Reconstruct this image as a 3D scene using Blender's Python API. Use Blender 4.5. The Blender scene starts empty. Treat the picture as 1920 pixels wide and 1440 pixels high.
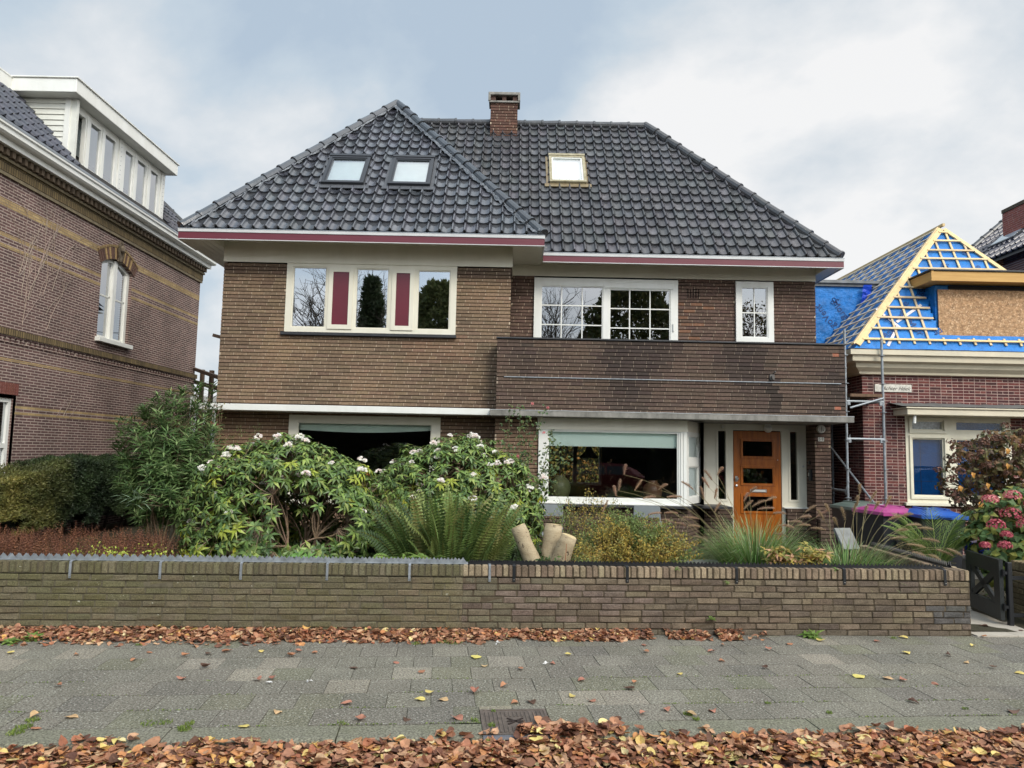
import bpy, bmesh, math, random
from mathutils import Vector, Matrix, noise as mnoise
random.seed(7)
R = math.radians
scene = bpy.context.scene
COL = scene.collection
rnd = random.random
def ru(a, b): return a + (b - a) * random.random()
def sr(r, g, b):                       # sRGB 0-255 -> linear
    f = lambda c: (c/255/12.92) if c/255 <= .04045 else ((c/255+.055)/1.055)**2.4
    return (f(r), f(g), f(b))
def mixc(a, b, t): return tuple(x+(y-x)*t for x, y in zip(a, b))
def jit(c, s=.15):
    k = 1+ru(-s, s); return tuple(max(0, x*k*(1+ru(-s, s)*.3)) for x in c)

# ------------------------------------------------------------------ tags / objects
LOC = {}
def tag(o, label=None, cat=None, group=None, kind=None):
    if label: o['label'] = label
    if cat: o['category'] = cat
    if group: o['group'] = group
    if kind: o['kind'] = kind
    return o
def thing(name, loc, label, cat, group=None, rz=0):
    o = bpy.data.objects.new(name, None); COL.objects.link(o)
    o.empty_display_size = .1
    o.location = loc; o.rotation_euler = (0, 0, rz)
    LOC[o.name] = Vector(loc) if rz == 0 else Vector((0, 0, 0))
    return tag(o, label, cat, group)
def copy_tree(o, parent=None):
    c = o.copy(); COL.objects.link(c); c.parent = parent
    for ch in list(o.children):
        copy_tree(ch, c)
    return c

class MB:
    def __init__(s): s.v = []; s.f = []; s.c = []; s.m = []; s.hc = False
    def add(s, vs, fs, col=None, mi=0):
        n = len(s.v); s.v.extend(vs)
        for f in fs:
            s.f.append([i+n for i in f]); s.c.append(col); s.m.append(mi)
        if col is not None: s.hc = True
    def quad(s, a, b, c, d, col=None, mi=0): s.add([a, b, c, d], [(0, 1, 2, 3)], col, mi)
    def box(s, x0, x1, y0, y1, z0, z1, col=None, mi=0):
        s.add([(x0,y0,z0),(x1,y0,z0),(x1,y1,z0),(x0,y1,z0),(x0,y0,z1),(x1,y0,z1),(x1,y1,z1),(x0,y1,z1)],
              [(0,3,2,1),(4,5,6,7),(0,1,5,4),(1,2,6,5),(2,3,7,6),(3,0,4,7)], col, mi)
    def bbox(s, x0, x1, y0, y1, z0, z1, b=.006, col=None, mi=0):   # box with chamfered edges
        bm = bmesh.new()
        bmesh.ops.create_cube(bm, size=1)
        for v in bm.verts: v.co = Vector(((x0+x1)/2+v.co.x*(x1-x0), (y0+y1)/2+v.co.y*(y1-y0), (z0+z1)/2+v.co.z*(z1-z0)))
        bmesh.ops.bevel(bm, geom=bm.edges[:], offset=b, segments=1, affect='EDGES')
        s.addbm(bm, col, mi)
    def addbm(s, bm, col=None, mi=0):
        bm.verts.index_update()
        s.add([tuple(v.co) for v in bm.verts], [[v.index for v in f.verts] for f in bm.faces], col, mi); bm.free()
    def beam(s, p, q, w, t, up=(0,0,1), col=None, mi=0):
        p = Vector(p); q = Vector(q); d = (q-p).normalized(); up = Vector(up)
        a = d.cross(up)
        if a.length < 1e-4: a = d.cross(Vector((1,0,0)))
        a.normalize(); b = a.cross(d).normalized()
        a *= w/2; b *= t/2
        s.add([tuple(x) for x in (p-a-b,p+a-b,p+a+b,p-a+b,q-a-b,q+a-b,q+a+b,q-a+b)],
              [(0,3,2,1),(4,5,6,7),(0,1,5,4),(1,2,6,5),(2,3,7,6),(3,0,4,7)][::1], col, mi)
    def tube(s, pts, rs, n=6, col=None, mi=0, caps=True):
        pts = [Vector(p) for p in pts]
        if not hasattr(rs, '__len__'): rs = [rs]*len(pts)
        vs = []; fs = []; ref = None
        for i, p in enumerate(pts):
            d = (pts[min(i+1, len(pts)-1)]-pts[max(i-1, 0)])
            if d.length < 1e-7: d = Vector((0,0,1))
            d.normalize()
            if ref is None:
                ref = d.cross(Vector((0,0,1)))
                if ref.length < .05: ref = d.cross(Vector((1,0,0)))
            ref = (ref-d*ref.dot(d))
            if ref.length < 1e-5: ref = d.cross(Vector((.3,1,.2)))
            ref.normalize(); b = d.cross(ref)
            for k in range(n):
                a = 2*math.pi*k/n
                vs.append(tuple(p+(ref*math.cos(a)+b*math.sin(a))*rs[i]))
        for i in range(len(pts)-1):
            for k in range(n):
                k2 = (k+1) % n
                fs.append((i*n+k, i*n+k2, (i+1)*n+k2, (i+1)*n+k))
        if caps:
            fs.append(tuple(range(n-1, -1, -1))); m = (len(pts)-1)*n
            fs.append(tuple(m+k for k in range(n)))
        s.add(vs, fs, col, mi)
    def lathe(s, c, prof, n=20, col=None, mi=0, axis='z'):
        vs = []; fs = []
        for r, z in prof:
            for k in range(n):
                a = 2*math.pi*k/n; x = r*math.cos(a); y = r*math.sin(a)
                if axis == 'z': vs.append((c[0]+x, c[1]+y, c[2]+z))
                else: vs.append((c[0]+x, c[1]-z, c[2]+y))
        m = len(prof)
        for i in range(m-1):
            for k in range(n):
                k2 = (k+1) % n; fs.append((i*n+k, i*n+k2, (i+1)*n+k2, (i+1)*n+k))
        fs.append(tuple(range(n-1, -1, -1))); fs.append(tuple((m-1)*n+k for k in range(n)))
        s.add(vs, fs, col, mi)
    def leaf(s, p, d, up, L, w, col, bend=.15, fold=.25, mi=0):      # 4-triangle-ish bent leaf
        d = Vector(d).normalized(); up = Vector(up)
        side = d.cross(up)
        if side.length < 1e-4: side = d.cross(Vector((.1,1,.3)))
        side.normalize(); nrm = side.cross(d)
        p = Vector(p); m = p+d*L*.5+nrm*L*bend*.3; t = p+d*L-nrm*L*bend
        a = p+d*L*.42+side*w*.5+nrm*w*fold; b = p+d*L*.42-side*w*.5+nrm*w*fold
        n = len(s.v); s.v.extend((p[:], a[:], m[:], b[:], t[:]))
        s.f.extend(([n,n+1,n+2],[n,n+2,n+3],[n+1,n+4,n+2],[n+2,n+4,n+3]))
        s.c.extend((col,)*4); s.m.extend((mi,)*4); s.hc = True
    def tri(s, a, b, c, col, mi=0):
        n = len(s.v); s.v.extend((tuple(a), tuple(b), tuple(c))); s.f.append([n,n+1,n+2]); s.c.append(col); s.m.append(mi); s.hc = True
    def xform(s, M):
        s.v = [tuple(M @ Vector(p)) for p in s.v]; return s
    def build(s, name, mats, parent=None, loc=None, smooth=False):
        if not isinstance(mats, (list, tuple)): mats = [mats]
        base = Vector((0,0,0)); root = parent
        if parent is not None:
            while root.parent is not None: root = root.parent
            base = LOC.get(root.name, Vector((0,0,0)))
        elif loc is not None: base = Vector(loc)
        vs = [(p[0]-base.x, p[1]-base.y, p[2]-base.z) for p in s.v] if base.length else s.v
        me = bpy.data.meshes.new(name); me.from_pydata(vs, [], s.f)
        for m in mats: me.materials.append(m)
        if len(mats) > 1: me.polygons.foreach_set('material_index', s.m)
        if s.hc:
            at = me.attributes.new('Col', 'FLOAT_COLOR', 'FACE')
            flat = []
            for c in s.c:
                c = c or (.5,.5,.5); flat.extend((c[0], c[1], c[2], 1.0))
            at.data.foreach_set('color', flat)
        if smooth: me.polygons.foreach_set('use_smooth', [True]*len(me.polygons))
        me.update()
        o = bpy.data.objects.new(name, me); COL.objects.link(o)
        if parent is not None: o.parent = parent
        elif loc is not None: o.location = loc; LOC[o.name] = Vector(loc)
        return o

# ------------------------------------------------------------------ materials
def nn(t, typ, **kw):
    n = t.nodes.new(typ)
    for k, v in kw.items():
        if k in n.inputs: n.inputs[k].default_value = v
        else: setattr(n, k, v)
    return n
def newmat(name):
    m = bpy.data.materials.new(name); m.use_nodes = True
    t = m.node_tree; b = t.nodes['Principled BSDF']
    return m, t, b
def mat(name, col=(.5,.5,.5), rough=.6, metal=0, attr=False, var=None, col2=None, bump=None, spec=.5, transl=0, coat=0, stretch=None, rvar=0, sat=1):
    """var=(scale, amount): noise mixes col -> col2 (or darker);  bump=(scale, distance)"""
    m, t, b = newmat(name); L = t.links.new
    b.inputs['Roughness'].default_value = rough; b.inputs['Metallic'].default_value = metal
    b.inputs['Specular IOR Level'].default_value = spec
    if coat: b.inputs['Coat Weight'].default_value = coat; b.inputs['Coat Roughness'].default_value = .15
    tc = nn(t, 'ShaderNodeTexCoord'); vec = tc.outputs['Object']
    if stretch:
        mp = nn(t, 'ShaderNodeMapping'); mp.inputs['Scale'].default_value = stretch; L(vec, mp.inputs[0]); vec = mp.outputs[0]
    if attr:
        a = nn(t, 'ShaderNodeAttribute', attribute_name='Col'); base = a.outputs['Color']
        if sat != 1:
            hs = nn(t, 'ShaderNodeHueSaturation', Saturation=sat); L(base, hs.inputs['Color']); base = hs.outputs[0]
    else:
        rgb = nn(t, 'ShaderNodeRGB'); rgb.outputs[0].default_value = (*col, 1); base = rgb.outputs[0]
    if var:
        ns = nn(t, 'ShaderNodeTexNoise', Scale=var[0], Detail=6, Roughness=.65); L(vec, ns.inputs['Vector'])
        rp = nn(t, 'ShaderNodeMapRange'); L(ns.outputs['Fac'], rp.inputs[0])
        rp.inputs[1].default_value = .3; rp.inputs[2].default_value = .7
        if col2 is not None:
            rp.inputs[3].default_value = 0; rp.inputs[4].default_value = var[1]
            mx = nn(t, 'ShaderNodeMix', data_type='RGBA'); L(rp.outputs[0], mx.inputs[0]); L(base, mx.inputs[6])
            mx.inputs[7].default_value = (*col2, 1); base = mx.outputs[2]
        else:
            rp.inputs[3].default_value = 1-var[1]; rp.inputs[4].default_value = 1+var[1]
            mx = nn(t, 'ShaderNodeVectorMath', operation='SCALE'); L(base, mx.inputs[0]); L(rp.outputs[0], mx.inputs['Scale']); base = mx.outputs[0]
        if rvar:
            rr = nn(t, 'ShaderNodeMapRange'); L(ns.outputs['Fac'], rr.inputs[0]); rr.inputs[1].default_value=.3; rr.inputs[2].default_value=.7
            rr.inputs[3].default_value = rough-rvar; rr.inputs[4].default_value = rough+rvar; L(rr.outputs[0], b.inputs['Roughness'])
    L(base, b.inputs['Base Color'])
    if bump:
        n2 = nn(t, 'ShaderNodeTexNoise', Scale=bump[0], Detail=5, Roughness=.6); L(vec, n2.inputs['Vector'])
        bp = nn(t, 'ShaderNodeBump', Strength=1.0, Distance=bump[1]); L(n2.outputs['Fac'], bp.inputs['Height']); L(bp.outputs[0], b.inputs['Normal'])
    if transl:
        tr = nn(t, 'ShaderNodeBsdfTranslucent'); L(base, tr.inputs[0]); ms = nn(t, 'ShaderNodeMixShader'); ms.inputs[0].default_value = transl
        L(b.outputs[0], ms.inputs[1]); L(tr.outputs[0], ms.inputs[2]); L(ms.outputs[0], t.nodes['Material Output'].inputs[0])
    return m
def glassmat(name, refl=.12, tint=(.8,.85,.83), rough=.0, wav=0):
    m, t, b = newmat(name); L = t.links.new; t.nodes.remove(b)
    tr = nn(t, 'ShaderNodeBsdfTransparent'); tr.inputs[0].default_value = (*tint, 1)
    gl = nn(t, 'ShaderNodeBsdfGlossy'); gl.inputs['Roughness'].default_value = rough; gl.inputs[0].default_value = (.95,.97,1,1)
    fr = nn(t, 'ShaderNodeFresnel', IOR=1.45)
    mr = nn(t, 'ShaderNodeMapRange'); L(fr.outputs[0], mr.inputs[0]); mr.inputs[1].default_value=.03; mr.inputs[2].default_value=1; mr.inputs[3].default_value = refl; mr.inputs[4].default_value = 1
    if wav:
        tc = nn(t, 'ShaderNodeTexCoord'); ns = nn(t, 'ShaderNodeTexNoise', Scale=1.3, Detail=1); L(tc.outputs['Object'], ns.inputs['Vector'])
        bp = nn(t, 'ShaderNodeBump', Strength=1, Distance=wav); L(ns.outputs['Fac'], bp.inputs['Height']); L(bp.outputs[0], gl.inputs['Normal'])
    ms = nn(t, 'ShaderNodeMixShader'); L(mr.outputs[0], ms.inputs[0]); L(tr.outputs[0], ms.inputs[1]); L(gl.outputs[0], ms.inputs[2])
    L(ms.outputs[0], t.nodes['Material Output'].inputs[0])
    return m
def brickmat(name, axes, c1, c2, mortar, bw=.21, rh=.06, ms=.008, bump=.004, rough=.85, var=.25, zoff=0):
    """flush brickwork; axes picks which object axes run along / up the wall"""
    m, t, b = newmat(name); L = t.links.new; b.inputs['Roughness'].default_value = rough; b.inputs['Specular IOR Level'].default_value = .3
    tc = nn(t, 'ShaderNodeTexCoord'); sp = nn(t, 'ShaderNodeSeparateXYZ'); L(tc.outputs['Object'], sp.inputs[0])
    cb = nn(t, 'ShaderNodeCombineXYZ'); L(sp.outputs[axes[0]], cb.inputs[0]); L(sp.outputs[axes[1]], cb.inputs[1])
    br = nn(t, 'ShaderNodeTexBrick'); L(cb.outputs[0], br.inputs['Vector'])
    br.inputs['Color1'].default_value=(*c1,1); br.inputs['Color2'].default_value=(*c2,1); br.inputs['Mortar'].default_value=(*mortar,1)
    br.inputs['Scale'].default_value=1; br.inputs['Brick Width'].default_value=bw; br.inputs['Row Height'].default_value=rh
    br.inputs['Mortar Size'].default_value=ms; br.inputs['Mortar Smooth'].default_value=.15; br.inputs['Bias'].default_value=0
    ns = nn(t, 'ShaderNodeTexNoise', Scale=1.1, Detail=9, Roughness=.7); L(tc.outputs['Object'], ns.inputs['Vector'])
    rp = nn(t, 'ShaderNodeMapRange'); L(ns.outputs['Fac'], rp.inputs[0]); rp.inputs[1].default_value=.3; rp.inputs[2].default_value=.7; rp.inputs[3].default_value=1-var; rp.inputs[4].default_value=1+var
    mx = nn(t, 'ShaderNodeVectorMath', operation='SCALE'); L(br.outputs['Color'], mx.inputs[0]); L(rp.outputs[0], mx.inputs['Scale'])
    L(mx.outputs[0], b.inputs['Base Color'])
    bp = nn(t, 'ShaderNodeBump', Strength=1, Distance=bump); bp.invert = True; L(br.outputs['Fac'], bp.inputs['Height']); L(bp.outputs[0], b.inputs['Normal'])
    return m

M = {}
M['brick'] = mat('brick', attr=True, sat=.95, rough=.85, var=(25,.3), bump=(120,.003), spec=.3)
M['mortar'] = mat('mortar', attr=True, rough=.95, var=(12,.35), bump=(90,.003), spec=.1)
M['cream'] = mat('cream_paint', sr(222,217,200), .45, var=(3,.5), col2=sr(200,194,172), stretch=(1,1,.35), bump=(40,.0008))
M['white'] = mat('white_paint', sr(226,226,220), .42, var=(4,.45), col2=sr(198,196,184), stretch=(1,1,.35), bump=(50,.0008))
M['trim'] = mat('grey_white_trim', sr(190,190,188), .45, var=(3,.12))
M['red'] = mat('red_paint', sr(92,20,36), .42, var=(5,.35), col2=sr(118,50,60), stretch=(.4,1,6), bump=(60,.0008))
M['redpanel'] = mat('red_panel', sr(94,18,34), .35, var=(2,.12))
M['zinc'] = mat('zinc', sr(150,155,160), .4, metal=.6, var=(4,.2))
M['galv'] = mat('galvanised', sr(142,147,151), .5, metal=.4, var=(14,.3), rvar=.1)
M['black'] = mat('black_metal', (.012,.013,.015), .4, var=(8,.3))
M['tileL'] = mat('glazed_tile', attr=True, rough=.2, spec=.8, var=(9,.35), bump=(18,.003), rvar=.08, coat=.6)
M['tileR'] = mat('matt_tile', attr=True, rough=.36, spec=.6, var=(9,.4), bump=(40,.003), rvar=.1, coat=.15)
M['lead'] = mat('lead', sr(120,124,128), .4, metal=.5, var=(20,.6), col2=sr(60,62,66), bump=(25,.02))
M['concrete'] = mat('weathered_concrete', sr(150,146,138), .9, var=(5,.8), col2=sr(70,70,64), bump=(60,.004), stretch=(1,1,.5))
M['darktrim'] = mat('dark_tile_trim', sr(46,46,48), .45, var=(10,.3), bump=(20,.003))
M['wood'] = mat('varnished_wood', sr(178,101,30), .3, var=(6,.75), col2=sr(104,46,12), stretch=(3,3,.35), coat=.3, bump=(50,.0006))
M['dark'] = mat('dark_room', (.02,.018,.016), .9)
M['steel'] = mat('brushed_steel', sr(190,190,186), .3, metal=.9)
M['glassUL'] = glassmat('bright_glass', .34, (.5,.55,.52), wav=.0015)
M['glassUR'] = glassmat('dark_glass', .19, (.4,.42,.4), wav=.002)
M['glassG'] = glassmat('clear_glass', .09, (.92,.95,.93), wav=.0008)
M['glassL'] = glassmat('neighbour_glass', .45, (.55,.6,.6), wav=.001)
M['blind'] = mat('green_blind', sr(236,250,242), .8, var=(1.5,.03))
M['leafm'] = mat('foliage', attr=True, sat=.96, rough=.5, spec=.35, transl=.25)
M['leafgloss'] = mat('glossy_foliage', attr=True, sat=1.0, rough=.38, spec=.4, transl=.15)
M['bark'] = mat('bark', attr=True, rough=.9, var=(20,.35), bump=(30,.006))
M['litter'] = mat('dead_leaf', attr=True, sat=.92, rough=.62, spec=.25, var=(30,.25), transl=.12)
M['plank'] = mat('timber', sr(206,172,122), .75, var=(6,.6), col2=sr(170,128,78), stretch=(1,1,1), bump=(40,.001))
M['osb'] = None
M['plume'] = mat('grass_plume', attr=True, rough=.9, transl=.35)
M['curtain'] = mat('net_curtain', sr(206,214,212), .9, var=(3,.1))

# ------------------------------------------------------------------ brickwork as geometry
def v2noise(x, y, s=1.0): return mnoise.noise(Vector((x*s, y*s, 3.7)))
def bricks(mb, O, U, N, u0, u1, z0, rows, c, L, colf, holes=(), bond='wild', joint=.012, depth=.10, rec=.014, jt=.0015,
           mcol=(.03,.025,.02), hcol=(.2,.16,.12), vj=.008, bev=0, rough=0, hrec=None, seed=1):
    rg = random.Random(seed)
    O = Vector(O); U = Vector(U).normalized(); N = Vector(N).normalized(); W = Vector((0,0,1))
    P = lambda u, d, z: tuple(O+U*u+N*d+W*z)
    hr = rec*.35 if hrec is None else hrec
    for r in range(rows):
        za = z0+r*c; zb = za+c-joint
        iv = [(u0, u1)]
        for (a, b, h0, h1) in holes:
            if za < h1-1e-4 and zb > h0+1e-4 and (za+zb)/2 > h0 and (za+zb)/2 < h1:
                nx = []
                for (p, q) in iv:
                    if b <= p or a >= q: nx.append((p, q)); continue
                    if a > p: nx.append((p, a))
                    if b < q: nx.append((b, q))
                iv = nx
        # brick ends of this row
        ends = [u0]; off = (r % 2)*L/2
        if bond == 'wild': off = ((r*0.37+.13*((r*7) % 5)) % 1)*L
        u = u0-L+off
        lst = []
        while u < u1:
            l = L
            if bond == 'cross' and r % 2: l = L/2
            if bond == 'wild' and rg.random() < .08: l = L/2
            lst.append((u, u+l)); u += l
        for (p, q) in iv:
            mb.quad(P(p,-rec,za-joint), P(q,-rec,za-joint), P(q,-rec,zb+.0005), P(p,-rec,zb+.0005), mcol, 1)
            mb.quad(P(p,-hr,za+.003), P(q,-hr,za+.003), P(q,-hr,zb-.003), P(p,-hr,zb-.003), hcol, 1)
            for (a, b) in lst:
                a2 = max(a, p); b2 = min(b, q)
                if b2-a2 < .03: continue
                if a2 > p: a2 += vj/2
                if b2 < q: b2 -= vj/2
                f = rg.uniform(-jt, jt); cc = colf((a2+b2)/2, (za+zb)/2, rg)
                if bev:
                    j = lambda: rg.uniform(-rough, rough)
                    vs = []
                    for (uu, zz, su, sz) in ((a2,za,1,1),(b2,za,-1,1),(b2,zb,-1,-1),(a2,zb,1,-1)):
                        vs.append(P(uu+su*bev+j(), f+j(), zz+sz*bev+j()))
                    for (uu, zz) in ((a2,za),(b2,za),(b2,zb),(a2,zb)): vs.append(P(uu+j()*.6, f-bev, zz+j()*.6))
                    for (uu, zz) in ((a2,za),(b2,za),(b2,zb),(a2,zb)): vs.append(P(uu, -depth, zz))
                    fs = [(0,1,2,3)]
                    for k in range(4):
                        k2 = (k+1) % 4; fs.append((k+4, k2+4, k2, k)); fs.append((k+8, k2+8, k2+4, k+4))
                    mb.add(vs, fs, cc, 0)
                else:
                    vs = [P(a2,f,za),P(b2,f,za),P(b2,f,zb),P(a2,f,zb),P(a2,-depth,za),P(b2,-depth,za),P(b2,-depth,zb),P(a2,-depth,zb)]
                    mb.add(vs, [(0,1,2,3),(4,5,1,0),(5,6,2,1),(6,7,3,2),(7,4,0,3)], cc, 0)

def rowlock(mb, O, U, N, u0, u1, z0, h, w, dep, colf, gap=.009, rough=.003, seed=3, bev=.006):   # upright end-on capping bricks
    rg = random.Random(seed); O = Vector(O); U = Vector(U).normalized(); N = Vector(N).normalized()
    P = lambda u, d, z: O+U*u+N*d+Vector((0,0,z))
    u = u0
    while u < u1-.02:
        b = min(u+w*rg.uniform(.88,1.1)-gap, u1)
        bm = bmesh.new(); bmesh.ops.create_cube(bm, size=1)
        f = rg.uniform(-.003,.003); t = rg.uniform(-.003,.003)
        for v in bm.verts:
            v.co = P((u+b)/2+v.co.x*(b-u), -dep/2+f-v.co.y*dep, z0+h/2+t+v.co.z*h)
        bmesh.ops.bevel(bm, geom=bm.edges[:], offset=bev, segments=2, affect='EDGES')
        for v in bm.verts: v.co += Vector((rg.uniform(-1,1), rg.uniform(-1,1), rg.uniform(-1,1)))*rough*.35
        mb.addbm(bm, colf(u, z0, rg), 0)
        u = b+gap
# ================================================================== GROUND, ROAD, PAVEMENT
TW = R(3.9); WS = Vector((math.cos(TW), math.sin(TW), 0)); WN = Vector((math.sin(TW), -math.cos(TW), 0)); WO = Vector((0, 7.013, 0))
TK = R(5.5); KS = Vector((math.cos(TK), math.sin(TK), 0)); KN = Vector((-math.sin(TK), math.cos(TK), 0)); KO = Vector((0, 4.556, 0))
def WP(u, v, z): return tuple(WO+WS*u-WN*v+Vector((0,0,z)))      # v>0 = into the garden
def KP(u, v, z): return tuple(KO+KS*u+KN*v+Vector((0,0,z)))      # v>0 = towards the houses

def addspeck(m, scale=230, amt=.45, spots=None):
    t = m.node_tree; b = t.nodes['Principled BSDF']; L = t.links.new
    src = b.inputs['Base Color'].links[0].from_socket
    tc = nn(t, 'ShaderNodeTexCoord'); n = nn(t, 'ShaderNodeTexNoise', Scale=scale, Detail=2); L(tc.outputs['Object'], n.inputs['Vector'])
    r = nn(t, 'ShaderNodeMapRange'); L(n.outputs['Fac'], r.inputs[0]); r.inputs[1].default_value=.3; r.inputs[2].default_value=.7; r.inputs[3].default_value=1-amt; r.inputs[4].default_value=1+amt
    mx = nn(t, 'ShaderNodeVectorMath', operation='SCALE'); L(src, mx.inputs[0]); L(r.outputs[0], mx.inputs['Scale']); out = mx.outputs[0]
    if spots:
        sc, thr, col, sc2, lo = spots
        v = nn(t, 'ShaderNodeTexNoise', Scale=sc, Detail=3, Roughness=.7); L(tc.outputs['Object'], v.inputs['Vector'])
        v2 = nn(t, 'ShaderNodeTexNoise', Scale=sc2, Detail=2); L(tc.outputs['Object'], v2.inputs['Vector'])
        a = nn(t, 'ShaderNodeMapRange'); L(v.outputs['Fac'], a.inputs[0]); a.inputs[1].default_value=thr; a.inputs[2].default_value=thr+.04
        c = nn(t, 'ShaderNodeMapRange'); L(v2.outputs['Fac'], c.inputs[0]); c.inputs[1].default_value=lo; c.inputs[2].default_value=lo+.12
        mu = nn(t, 'ShaderNodeMath', operation='MULTIPLY'); L(a.outputs[0], mu.inputs[0]); L(c.outputs[0], mu.inputs[1])
        m2 = nn(t, 'ShaderNodeMix', data_type='RGBA'); L(mu.outputs[0], m2.inputs[0]); L(out, m2.inputs[6]); m2.inputs[7].default_value=(*col,1); out = m2.outputs[2]
    L(out, b.inputs['Base Color']); return m
M['slab'] = addspeck(mat('paving_concrete', attr=True, rough=.9, var=(1.3,.22), bump=(120,.003), spec=.25), 75, .62, spots=(55,.60,sr(178,176,164),1.5,.25))
M['slab'].node_tree.nodes['Principled BSDF'].inputs['Roughness'].default_value=.85
M['kerb'] = addspeck(mat('kerb_concrete', sr(120,117,104), .9, var=(2.5,.6), col2=sr(98,100,74), bump=(120,.003)), 75, .6)
M['gwall'] = addspeck(mat('garden_brick', attr=True, sat=.8, rough=.92, var=(7,.28), bump=(70,.006), spec=.2), 90, .28)
M['mwall'] = addspeck(mat('mossy_brick', attr=True, sat=.85, rough=.93, var=(5,.5), col2=sr(98,96,58), bump=(60,.006), spec=.2), 90, .3, spots=(20,.66,sr(190,188,170),2.2,.5))
M['soil'] = mat('soil', sr(58,48,36), .95, var=(6,.6), col2=sr(60,66,34), bump=(25,.03))
M['lightpath'] = addspeck(mat('path_slab', sr(172,164,150), .85, var=(3,.12), bump=(90,.001)), 160, .15)
M['paver'] = addspeck(mat('paver', attr=True, rough=.8, var=(6,.25), bump=(60,.004)), 120, .3)
M['iron'] = mat('cast_iron', sr(104,94,86), .7, metal=.3, var=(20,.35), bump=(80,.002))

g = MB(); g.quad((-220,-220,-.13),(220,-220,-.13),(220,220,-.13),(-220,220,-.13))
tag(g.build('ground', M['soil'], loc=(0,0,-.13)), kind='structure')
g = MB()                                                     # garden earth, slightly uneven
nx, ny = 60, 40
def gz(x, y): return .02+.03*mnoise.noise(Vector((x*.9, y*.9, 1)))
vs = []; fs = []
for j in range(ny+1):
    for i in range(nx+1):
        x = -14+i*32/nx; y0 = WO.y+x*math.tan(TW)+.12
        y = y0+(22)*(j/ny)**1.3
        vs.append((x, y, gz(x, y)))
for j in range(ny):
    for i in range(nx): a = j*(nx+1)+i; fs.append((a, a+1, a+nx+2, a+nx+1))
g.add(vs, fs); tag(g.build('garden_earth', M['soil'], loc=(0,9,0), smooth=True), kind='structure')

# pavement slabs (half bond, 30 cm)
pv = MB(); rg = random.Random(5)
pv.quad(KP(-7,.1,-.012), KP(9,.1,-.012), KP(9,3.4,-.012), KP(-7,3.4,-.012), sr(66,68,44))
light = {}
def tilecol(i, r):
    k = rg.random()
    c = sr(113,109,98)
    if k < .05: c = sr(130,124,111)
    elif k < .12: c = sr(118,114,102)
    elif k < .26: c = sr(110,108,92)
    elif k < .36: c = sr(106,102,93)
    return jit(c, .04)
for r in range(10):
    off = (r % 2)*.15
    v0 = .222+r*.3
    for i in range(-23, 28):
        a = i*.3+off; 
        if r == 0 and -.42 < a < .31: continue                # chamber cover sits here
        zt = rg.uniform(-.0015,.0015); e = .0021
        tl = [rg.uniform(-.0012,.0012) for _ in range(4)]
        c = tilecol(i, r)
        P4 = [KP(a+e, v0+e, zt+tl[0]), KP(a+.3-e, v0+e, zt+tl[1]), KP(a+.3-e, v0+.3-e, zt+tl[2]), KP(a+e, v0+.3-e, zt+tl[3])]
        B4 = [(p[0], p[1], -.02) for p in P4]
        pv.add(P4+B4, [(0,1,2,3),(4,5,1,0),(5,6,2,1),(6,7,3,2),(7,4,0,3)], c)
for (a, b, v0, v1, cc) in ((-.3,-.06,.525-.0,.53,0),):
    pass
# small cut pieces around the cover
for (a, b, c, d, col) in ((-.128,.09,.449,.521,sr(134,127,110)),(.093,.312,.449,.521,sr(112,109,97)),(.316,.598,.222,.521,sr(112,109,95)),(-.30,-.132,.222,.521,sr(104,102,88))):
    z=.0005
    P4 = [KP(a,c,z),KP(b,c,z),KP(b,d,z),KP(a,d,z)]; pv.add(P4, [(0,1,2,3)], jit(col,.05))
tag(pv.build('pavement', M['slab'], loc=(0,5.5,0)), kind='structure')

kb = MB(); u = -7.0
while u < 9:
    l = 1.0; gp = .004; rr = .025
    prof = [(.218,-.2),(.218,0),(rr,0),(rr*.3,-rr*.3),(0,-rr),(0,-.2)]
    dz = ru(-.003,.003); dv = ru(-.004,.004)
    vs = [KP(u+gp, v+dv, z+dz) for v, z in prof]+[KP(u+l-gp, v+dv, z+dz) for v, z in prof]
    if not (-.25 < u+.5 < .3):
        kb.add(vs, [(i, i+6, (i+1) % 6+6, (i+1) % 6) for i in range(6)]+[tuple(range(5,-1,-1)), tuple(range(6,12))])
    else:
        kb.add(vs, [(i, i+6, (i+1) % 6+6, (i+1) % 6) for i in range(6)])
    u += l
tag(kb.build('kerb', M['kerb'], loc=(0,4.6,0)), kind='structure')

rd = MB(); rg = random.Random(8)
rd.quad(KP(-60,-9.5,-.115), KP(60,-9.5,-.115), KP(60,.05,-.115), KP(-60,.05,-.115), sr(44,40,36))
for r in range(11):
    v = -.0-.105*(r+1)
    for i in range(-32, 40):
        a = i*.207+(r % 2)*.1
        if a < -6 or a > 7: continue
        c = jit(rg.choice([sr(92,66,58), sr(78,60,56), sr(70,64,62), sr(104,72,60), sr(84,80,76)] if a > -1.5 else [sr(78,76,74), sr(66,64,64), sr(88,78,72), sr(84,66,60)]), .12)
        z = -.1+rg.uniform(-.003,.003)
        e = .005
        T = [KP(a+e+.004,v+e+.004,z),KP(a+.2-e,v+e+.004,z),KP(a+.2-e,v+.1-e,z),KP(a+e+.004,v+.1-e,z)]
        Bm = [KP(a+e,v+e,z-.008),KP(a+.2,v+e,z-.008),KP(a+.2,v+.1,z-.008),KP(a+e,v+.1,z-.008)]
        rd.add(T+Bm, [(0,1,2,3),(4,5,1,0),(5,6,2,1),(6,7,3,2),(7,4,0,3)], c)
tag(rd.build('road', M['paver'], loc=(0,3,-.1)), kind='structure')
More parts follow.
